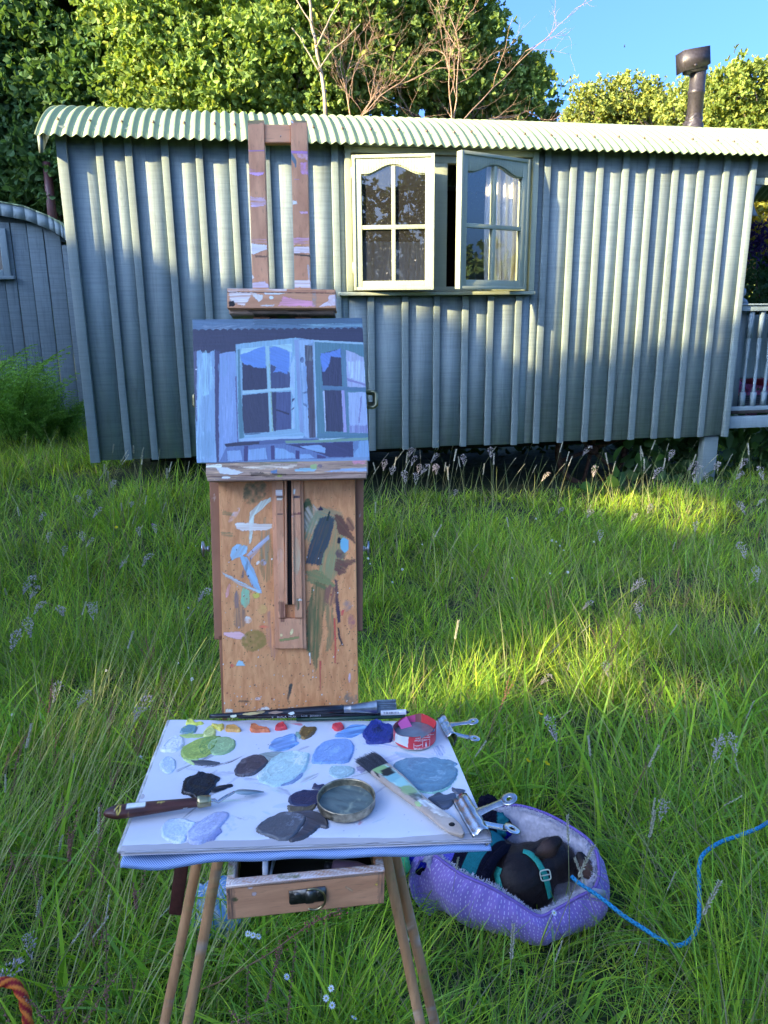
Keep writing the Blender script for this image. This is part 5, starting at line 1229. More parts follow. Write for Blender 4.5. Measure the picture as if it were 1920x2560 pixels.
panel(EP, [(749, 1190), (757, 1190), (766, 1622), (756, 1622)], 0.006, 0.006, (6, 120), 'slide_guide', M['beech'], easel, sh, view=v6, fr=0.02)
panel(EP, [(688, 1190), (708, 1190), (713, 1545), (696, 1545)], 0.011, 0.0105, (14, 120), 'mast_foot', M['beech'], easel, sh, view=v6, fr=0.02)
panel(EP, [(731, 1190), (750, 1190), (756, 1545), (737, 1545)], 0.011, 0.0105, (14, 120), 'mast_foot', M['beech'], easel, sh, view=v6, fr=0.02)
panel(EP, [(696, 1546), (756, 1546), (758, 1621), (699, 1622)], 0.0085, 0.008, (40, 40), 'slide_stop', M['beech'], easel, sh, view=v6, fr=0.02)
panel(EP, [(711, 1190), (716, 1190), (718, 1512), (713, 1512)], 0.013, 0.009, (4, 60), 'slot_lip', M['beech'], easel, sh, view=v6, fr=0.02)
panel(EP, [(728, 1190), (733, 1190), (737, 1512), (731, 1512)], 0.013, 0.009, (4, 60), 'slot_lip', M['beech'], easel, sh, view=v6, fr=0.02)
panel(EP, [(716, 1190), (728, 1190), (731, 1512), (718, 1512)], 0.004, 0.003, (5, 60), 'slot', M['chassis_and_shade'], easel)
# ledge: a grooved bar that carries the canvas
L6 = [([(165, 30), (1460, -20), (1462, 90), (165, 160)], alb(175, 150, 135), .35, 10, 0, .5), ([(245, 45), (340, 60), (480, 100), (430, 118), (290, 112)], alb(200, 210, 240), .98, 6, None, 0), (ell(335, 140, 36, 11), alb(225, 228, 245), 1, 3, None, 0),
      ([(880, 75), (960, 62), (1060, 66), (1040, 92), (890, 92)], alb(125, 175, 220), .95, 4, 0, .2), ([(1005, 40), (1055, 30), (1060, 70), (1010, 72)], alb(150, 180, 130), .95, 4, None, 0), (ell(1085, 48, 20, 16), alb(110, 100, 130), .9, 5, None, 0), ([(1110, 90), (1230, 75), (1400, 60), (1458, 60), (1458, 90), (1240, 96)], alb(130, 165, 225), .85, 6, 0, .3),
      ([(690, 88), (740, 75), (745, 105), (700, 110)], alb(70, 120, 190), .9, 5, None, 0), (ell(762, 125, 22, 11), alb(150, 160, 60), .95, 4, None, 0), ([(1340, 0), (1450, -10), (1455, 30), (1345, 40)], alb(200, 130, 170), .6, 10, None, 0), ([(440, 60), (700, 40), (900, 36), (880, 60), (640, 72)], alb(215, 200, 205), .7, 10, 0, .5), ([(175, 40), (300, 30), (300, 60), (180, 70)], alb(230, 215, 225), .6, 10, 0, .5),
      ([(520, 100), (700, 110), (860, 120), (700, 140), (540, 130)], alb(70, 60, 60), .6, 12, 0, .4), ([(600, 20), (900, 10), (900, 30), (600, 40)], alb(110, 120, 90), .5, 10, 0, .4)]
panel(EP, [(515, 1158), (918, 1151), (918, 1183), (515, 1191)], 0.040, 0.045, (240, 20), 'ledge', M['ledge'], easel, L6, view=v6, fr=0.03)
panel(EP, [(517, 1192), (916, 1184), (915, 1195), (519, 1203)], 0.043, 0.045, (240, 8), 'ledge_lip', M['ledge'], easel, L6, view=v6, fr=0.03)
# mast
v5 = (560, 280, 4.097)
PUR = alb(160, 110, 200)
S5 = [([(240, 388), (415, 388), (415, 402), (240, 402)], PUR, .95, 3, 0, .2), ([(250, 628), (412, 622), (400, 640), (350, 655), (290, 645)], alb(195, 150, 235), 1, 3, None, 0), ([(245, 580), (400, 600), (415, 622), (250, 622)], alb(175, 125, 180), .5, 8, 0, .3), ([(262, 870), (420, 880), (425, 950), (360, 970), (270, 975)], alb(190, 165, 220), .65, 14, 0, .4),
      ([(272, 1340), (440, 1362), (440, 1410), (360, 1435), (300, 1455), (272, 1450)], alb(205, 205, 235), .97, 8, 0, .2), ([(272, 1290), (430, 1300), (440, 1345), (275, 1338)], alb(190, 150, 195), .45, 8, 0, .3), ([(310, 1470), (445, 1470), (445, 1484), (320, 1486)], alb(50, 45, 50), .8, 5, 0, .3), ([(280, 1655), (300, 1680), (310, 1700), (285, 1720)], alb(210, 205, 225), .95, 3, None, 0), ([(280, 1750), (420, 1735), (425, 1750), (455, 1765), (460, 1800), (280, 1800)], alb(190, 180, 225), .9, 5, 0, .2),
      ([(232, 600), (248, 640), (258, 800), (268, 1000), (262, 1000), (240, 760)], alb(215, 180, 235), .85, 3, None, 0), ([(236, 78), (405, 78), (405, 110), (236, 130)], alb(120, 110, 80), .6, 10, 0, .2),
      ([(680, 85), (700, 92), (715, 115), (690, 110)], alb(215, 215, 240), .95, 3, None, 0), ([(715, 80), (850, 80), (850, 108), (715, 112)], alb(115, 110, 85), .7, 8, 0, .2), ([(685, 395), (855, 400), (855, 428), (690, 425)], PUR, .98, 3, 0, .15), ([(683, 410), (700, 430), (738, 490), (740, 560), (730, 570), (715, 520), (690, 480)], alb(70, 110, 150), .97, 4, 60, .5),
      ([(740, 430), (855, 430), (860, 500), (800, 480), (750, 460)], alb(190, 150, 195), .6, 10, None, 0), ([(775, 520), (860, 510), (860, 640), (790, 635), (785, 580)], alb(185, 130, 200), .65, 12, None, 0), ([(690, 688), (770, 690), (770, 696), (690, 694)], alb(190, 140, 190), .9, 1, None, 0), ([(697, 905), (745, 910), (748, 945), (700, 950)], alb(215, 210, 235), .85, 6, None, 0), ([(770, 1018), (860, 1016), (855, 1042), (790, 1045)], alb(195, 155, 215), .9, 4, None, 0),
      ([(705, 1290), (870, 1285), (872, 1350), (715, 1355)], alb(190, 145, 205), .7, 10, 0, .3), ([(720, 1360), (790, 1360), (790, 1370), (720, 1370)], alb(220, 170, 70), .95, 2, None, 0), ([(708, 1376), (875, 1376), (878, 1445), (780, 1440), (712, 1450)], alb(205, 195, 225), .92, 6, 0, .3), ([(712, 1450), (880, 1462), (880, 1482), (720, 1470)], alb(45, 45, 45), .85, 4, 0, .3),
      ([(850, 1560), (875, 1565), (880, 1720), (865, 1720)], alb(165, 170, 200), .8, 5, None, 0), ([(718, 1725), (890, 1722), (895, 1800), (720, 1800)], alb(205, 200, 230), .9, 6, 0, .2), (ell(582, 250, 5, 9), alb(60, 30, 25), 1, 1, None, 0)]
for q in ([(619, 301), (659, 300), (674, 815), (634, 815)], [(726, 300), (767, 302), (778, 815), (739, 815)]):
    panel(EP, q, 0.020, 0.012, (44, 300), 'mast_rail', M['beech'], easel, S5, view=v5, fr=0.02)
panel(EP, [(660, 311), (726, 312), (727, 356), (661, 356)], 0.016, 0.010, (30, 20), 'mast_crossbar', M['beech_h'], easel, S5, view=v5, fr=0.02)
for q, nm in (([(634, 780), (674, 780), (690, 1195), (650, 1195)], 0), ([(738, 780), (778, 780), (790, 1190), (748, 1190)], 0)):
    panel(EP, q, 0.004, 0.010, (4, 20), 'mast_rail', M['chassis_and_shade'], easel)  # lower rails coloured near-black for the shade between clamp and painting
for q in ([(675, 780), (692, 780), (700, 840), (683, 840)], [(720, 780), (737, 780), (740, 840), (724, 840)]):
    panel(EP, q, 0.013, 0.010, (6, 10), 'mast_slat', M['beech'], easel)
# upper clamp
C5 = [([(30, 1800), (650, 1810), (640, 1835), (300, 1830), (40, 1840)], alb(205, 200, 225), .55, 8, 0, .4), ([(45, 1850), (280, 1850), (250, 1930), (200, 1980), (60, 1940)], alb(205, 200, 225), .8, 16, 0, .3), ([(280, 1850), (400, 1880), (400, 1920), (360, 1945), (300, 1890)], alb(205, 205, 225), .9, 8, None, 0), ([(50, 1940), (100, 1930), (120, 1970), (100, 1990), (50, 1990)], alb(25, 20, 25), 1, 6, None, 0),
      ([(600, 1890), (720, 1910), (900, 1930), (920, 1990), (560, 1985)], alb(215, 140, 190), .85, 14, 0, .2), ([(905, 1830), (945, 1830), (945, 1990), (905, 1990)], alb(150, 140, 150), .6, 6, None, 0), ([(1070, 1880), (1140, 1870), (1145, 1985), (970, 1995), (1060, 1940)], alb(225, 195, 230), .85, 10, None, 0), ([(400, 1850), (640, 1855), (560, 1870), (420, 1868)], alb(235, 225, 240), .95, 3, None, 0), (ell(485, 1900, 22, 18), alb(235, 230, 240), 1, 6, None, 0),
      ([(370, 1975), (520, 1970), (500, 1990), (380, 1990)], alb(190, 195, 225), .8, 5, None, 0), ([(640, 1820), (1050, 1825), (1050, 1850), (640, 1850)], alb(150, 90, 70), .6, 5, 0, .3), ([(30, 1838), (1145, 1852), (1145, 1862), (30, 1848)], alb(90, 55, 50), .8, 2, None, 0)]
panel(EP, [(568, 721), (838, 724), (839, 770), (568, 770)], 0.052, 0.030, (200, 40), 'clamp_block', M['beech_h'], easel, C5, view=v5, fr=0.02)
panel(EP, [(571, 771), (836, 771), (836, 786), (573, 784)], 0.040, 0.030, (100, 8), 'clamp_lip', M['ledge'], easel, [([(200, 2010), (1140, 2010), (1140, 2080), (300, 2070)], alb(50, 50, 40), .8, 8, 0, .4)], view=v5, fr=0.02)
# wing bolts at the sides
mb = MB()
for px, s in ((524, -1), (905, 1)):
    u, v = EP.uv(px, 1372, -0.02); c = EP.w(u, v, -0.02); lathe(c, [(0, 0), (.0045, 0), (.0045, .004), (.003, .004), (.003, .008), (.0095, .0085), (.0105, .010), (.0095, .0115), (.003, .012), (0, .012)], 14, EP.u * s, mb)
    b_ = MB(); box_on(Plane(c + EP.u * s * 0.0105, EP.u, EP.v), -.0015, .0015, -.012, .012, -.003, .003, mb)
mb.build('wing_bolt', M['zinc'], easel)
# brass loop catches either side of the mast
o0 = 0.005
mb = MB(); prism(EP, pxs(EP, [(912, 974), (942, 974), (946, 980), (945, 1018), (940, 1024), (912, 1024)], o0), o0 - .003, o0, mb) if False else None
rim_o = pxs(EP, [(905, 974), (938, 973), (946, 980), (946, 1017), (939, 1024), (905, 1024)], o0); rim_i = pxs(EP, [(905, 986), (931, 986), (931, 1006), (905, 1006)], o0)
mb = MB(); pts = [(912, 980), (934, 979), (940, 984), (940, 1012), (934, 1018), (912, 1017)]
tube([EP.w(*EP.uv(x, y, o0), o0) for x, y in pts], [.0034] * 6, 8, mb=mb); prism(EP, pxs(EP, [(918, 975), (936, 975), (945, 982), (945, 1014), (936, 1022), (918, 1022), (918, 1006), (931, 1005), (931, 988), (918, 987)], o0), o0 - .0015, o0 + .0015, mb)
mb.build('brass_catch', M['brass'], easel); mb = MB()
tube([EP.w(*EP.uv(x, y, o0), o0) for x, y in [(486, 985), (484, 990), (484, 1012), (486, 1018)]], [.002] * 4, 6, mb=mb)
mb.build('brass_catch', M['brass'], easel)

# the easel's box below the pad, its drawer and its legs
TZ = 0.882
def quad_box(pts4, z0, z1, mb=None):
    mb = mb or MB(); return mb.hexa([np.array([p[0], p[1], z0]) for p in pts4] + [np.array([p[0], p[1], z1]) for p in pts4])
bx0, bx1, by0, by1 = -0.235, -0.020, 0.86, 1.06
mb = MB(); quad_box([(bx0, by0), (bx0, by1), (bx1, by1), (bx1, by0)][::-1], 0.872, TZ - 0.001, mb)
quad_box([(bx0, by0), (bx0, by1), (bx0 + .01, by1), (bx0 + .01, by0)][::-1], 0.825, 0.8715, mb); quad_box([(bx1 - .01, by0), (bx1 - .01, by1), (bx1, by1), (bx1, by0)][::-1], 0.825, 0.8715, mb)
quad_box([(bx0 + .0101, by1 - .01), (bx0 + .0101, by1), (bx1 - .0101, by1), (bx1 - .0101, by1 - .01)][::-1], 0.825, 0.8715, mb)
mb.build('box_body', M['beech_h'], easel)
DZ = 0.862
dTL, dTR = onz(565, 2217, DZ), onz(962, 2178, DZ); dd = unit(dTR - dTL); dn = np.cross(np.array([0, 0, 1.]), dd)
DP = Plane(dTL, dd, (0, 0, 1)); DWd = np.linalg.norm(dTR - dTL); dbl = DP.uv(569, 2299); dh = -dbl[1]
vd = (240, 2100, 1.929)
DS = [([(630, 225), (1388, 150), (1388, 162), (630, 238)], alb(160, 140, 140), .5, 5, 0, .4), (ell(742, 229, 14, 8), alb(185, 175, 205), .95, 2, None, 0), (ell(763, 260, 12, 10), alb(180, 165, 190), .9, 2, None, 0), (ell(668, 288, 16, 10), alb(75, 85, 55), .9, 4, None, 0), ([(1205, 222), (1240, 240), (1236, 250), (1208, 234)], alb(180, 150, 130), .8, 3, None, 0), (ell(1352, 214, 6, 5), alb(240, 180, 40), 1, 1, None, 0),
      ([(632, 230), (668, 226), (672, 385), (636, 386)], alb(95, 75, 75), .6, 4, 90, .2), ([(1358, 155), (1390, 150), (1390, 305), (1360, 310)], alb(110, 85, 80), .4, 4, 90, .2)]
panel(DP, [(565, 2217), (962, 2178), (960, 2258), (569, 2299)], 0.0, 0.011, (150, 40), 'drawer_front', M['beech_h'], easel, DS, view=vd, fr=0.05)
drw = [o for o in COL.objects if o.name.startswith('drawer_front')][0]
LEN = 0.115
RIMS = [([(600, 60), (700, 60), (700, 240), (600, 240)], alb(200, 195, 215), .75, 10, 20, .5), ([(660, 120), (1400, 90), (1400, 180), (660, 240)], alb(185, 180, 205), .75, 10, 10, .5), (ell(640, 150, 30, 20), alb(150, 165, 90), .7, 8, None, 0), (ell(930, 175, 60, 12), alb(120, 125, 110), .7, 8, None, 0)]
def rim(name, x0, x1, y0, y1, z0, z1, n=(60, 10), sh=RIMS):
    """a drawer wall whose top edge carries paint"""
    nx, ny = n; s, t = np.meshgrid(np.linspace(x0, x1, nx), np.linspace(y0, y1, ny)); P = DP.w(s, np.full(s.shape, z1), -t)
    px, py = proj(P); C = marks((px - vd[0]) * vd[2], (py - vd[1]) * vd[2], sh, (1, 1, 1, 0), 4, 7, 0.08)
    V = P.reshape(-1, 3); Fq = grid_faces(nx, ny); lo = [DP.w(x0, z0, -y0), DP.w(x1, z0, -y0), DP.w(x1, z0, -y1), DP.w(x0, z0, -y1)]; n0 = len(V)
    c0, c1, c2, c3 = 0, nx - 1, nx * ny - 1, nx * (ny - 1)
    polys = Fq.tolist() + [[n0, n0 + 1] + list(range(c1, c0 - 1, -1)), [n0 + 1, n0 + 2] + [nx * j + nx - 1 for j in range(ny - 1, -1, -1)], [n0 + 2, n0 + 3] + list(range(c3, c2 + 1)), [n0 + 3, n0] + [nx * j for j in range(ny)], [n0 + 3, n0 + 2, n0 + 1, n0]]
    add(name, np.concatenate([V, lo]), polys, M['beech_h'], easel, col=np.concatenate([C.reshape(-1, 4), np.tile([1, 1, 1, 0], (4, 1))]))
rim('drawer_edge', 0.0, DWd, 0.0, 0.011, -0.004, 0.0015, (120, 8))
rim('drawer_side', 0.0, 0.009, 0.0115, LEN, -dh, 0.001, (8, 60))
rim('drawer_side', DWd - 0.009, DWd, 0.0115, LEN, -dh, 0.001, (8, 60))
mb = MB(); box_on(DP, 0.0095, DWd - 0.0095, -dh + 0.002, -dh + 0.005, -LEN, -0.0115, mb); mb.build('drawer_base', M['chassis_and_shade'], easel)
mb = MB(); box_on(DP, 0.04, 0.046, -dh + 0.0055, -0.004, -LEN, -0.03, mb); mb.build('drawer_divider', M['beech'], easel)
# plate and ring on the drawer
mb = MB(); lp = pxs(DP, [(722, 2228), (812, 2216), (816, 2222), (816, 2246), (812, 2251), (727, 2261), (723, 2256)], 0.001)
prism(DP, lp, 0.0002, 0.0018, mb)
for x in (743, 799): lathe(DP.w(*DP.uv(x, 2240 if x == 743 else 2233, 0.002), 0.0018), [(.0045, 0), (.004, .0012), (.0015, .0016), (0, .001)], 12, DP.n, mb)
prism(DP, pxs(DP, [(764, 2226), (784, 2224), (784, 2254), (764, 2256)], 0.002), 0.0018, 0.0045, mb)
mb.build('latch_plate', plain('tarnished_plate', (0.16, 0.15, 0.13), 0.38, 0.9, 0.4, 90, 0.3), drw)
th = np.linspace(-2.0, 2.1, 26); cx_, cy_ = 783, 2245
tube([DP.w(*DP.uv(cx_ + 30 * math.cos(a), cy_ - 26 * math.sin(a), 0.004), 0.006) for a in th], [.0014] * 26, 8).build('ring_pull', M['brass'], drw)
# things in the drawer
tg = thing('paint_tube', 'pinkish paint tube lying in the dark drawer', 'paint tube', DP.w(0.12, -dh + 0.01, -0.05))
c = DP.w(0.125, -dh + 0.016, -0.05); lathe(c, [(0, 0), (.008, 0), (.010, .004), (.010, .03), (.004, .055), (.001, .06)], 12, DP.u + 0.3 * DP.n, None, None).build('tube_body', plain('dull_lilac_tube', (0.30, 0.18, 0.26), 0.4), tg)
lathe(c - unit(DP.u + 0.3 * DP.n) * 0.010, [(0, 0), (.006, 0), (.006, .009), (0, .009)], 10, DP.u + 0.3 * DP.n).build('tube_cap', plain('dark_cap', (0.03, 0.03, 0.04), 0.4), tg)
sc2 = thing('palette_scraper', 'pale strip of metal standing across the dark drawer', 'scraper', DP.w(0.05, -dh + 0.01, -0.05))
tube([DP.w(0.045, -dh + 0.02, -0.02), DP.w(0.062, -0.004, -0.09)], [.0022, .0022], 6).build('scraper_rod', M['zinc'], sc2)
box_on(DP, 0.034, 0.052, -dh + 0.012, -dh + 0.020, -0.032, -0.018).build('scraper_blade', M['zinc'], sc2)

# legs
def leg(top, bot, y0, y1, wpx, name='leg', thick=0.011, sh=(), lean=0.0, dark=0.02):
    """a square strip from the box to the turf"""
    Pt = Plane((0, y0, 0.86), (1, 0, 0), (0, y1 - y0, -0.86))
    a = np.array(Pt.uv(*top)); b_ = np.array(Pt.uv(*bot)); d_ = b_ - a
    tend = (0.93 - a[1]) / d_[1]; e = a + d_ * tend
    dl = unit(d_); s = np.array([-dl[1], dl[0]]) * 0.5
    dep = ROT[:, 2].dot(Pt.w(*a) - CAM); wd = 0.88 * wpx / F * dep
    Pl = Plane(Pt.w(*a), Pt.w(*e) - Pt.w(*a), Pt.w(*(a + s)) - Pt.w(*a)); L = np.linalg.norm(Pt.w(*e) - Pt.w(*a))
    nx = 120; xs = np.linspace(-0.01, L, nx); prof = [(-wd / 2, -thick / 2), (wd / 2, -thick / 2), (wd / 2, thick / 2), (-wd / 2, thick / 2)]
    V = np.array([Pl.w(x, q[0], q[1]) for x in xs for q in prof]); X = np.repeat(xs, 4) * 1000; Y = np.tile([0, 10, 20, 30], nx).astype(float)
    rs_ = np.random.default_rng(int(top[0])); shp = []
    for k in range(9):
        x = rs_.uniform(0, 500); shp.append(([(x, -5), (x + rs_.uniform(8, 40), -5), (x + rs_.uniform(8, 40), 35), (x, 35)], [alb(150, 140, 90), alb(195, 185, 190), alb(150, 160, 180)][rs_.integers(0, 3)], .12, 8, None, 0))
    C = marks(X, Y, shp, (1, 1, 1, 0), 4, 3, 0.05)
    Fs = [[i * 4 + j, (i + 1) * 4 + j, (i + 1) * 4 + (j + 1) % 4, i * 4 + (j + 1) % 4] for i in range(nx - 1) for j in range(4)] + [[0, 1, 2, 3], [(nx - 1) * 4 + k for k in (3, 2, 1, 0)]]
    return add(name, V, Fs, M['legwood'], easel, col=C)
leg((496, 2140), (411, 2560), 0.93, 0.90, 27, thick=0.014)
leg((547, 2140), (469, 2560), 0.905, 0.86, 29, thick=0.014)
leg((965, 2135), (1051, 2560), 0.90, 0.86, 27, thick=0.014)
leg((986, 2130), (1087, 2560), 0.93, 0.90, 27, thick=0.014)
tube([(-0.13, 1.05, 0.86), (-0.12, 1.62, gz(-0.12, 1.62) - 0.02)], [.009, .008], 4).build('leg', M['legwood'], easel)
# cross block low between the right pair
lb = MB(); q = [onz(1068, 2530, 0.45), onz(1075, 2560, 0.43)]
SPl = Plane(onz(450, 2160, 0.80), (1, 0, 0), (0, 0.1, 1))
prism(SPl, pxs(SPl, [(441, 2130), (480, 2130), (470, 2170), (452, 2290), (421, 2286)]), -0.004, 0.0).build('leather_strap', plain('dark_brown_leather', (0.075, 0.022, 0.016), 0.45, 0, 0.25, 120, 0.3), easel, bevel=0.001, label='dark brown leather carrying strap hanging by the left legs')

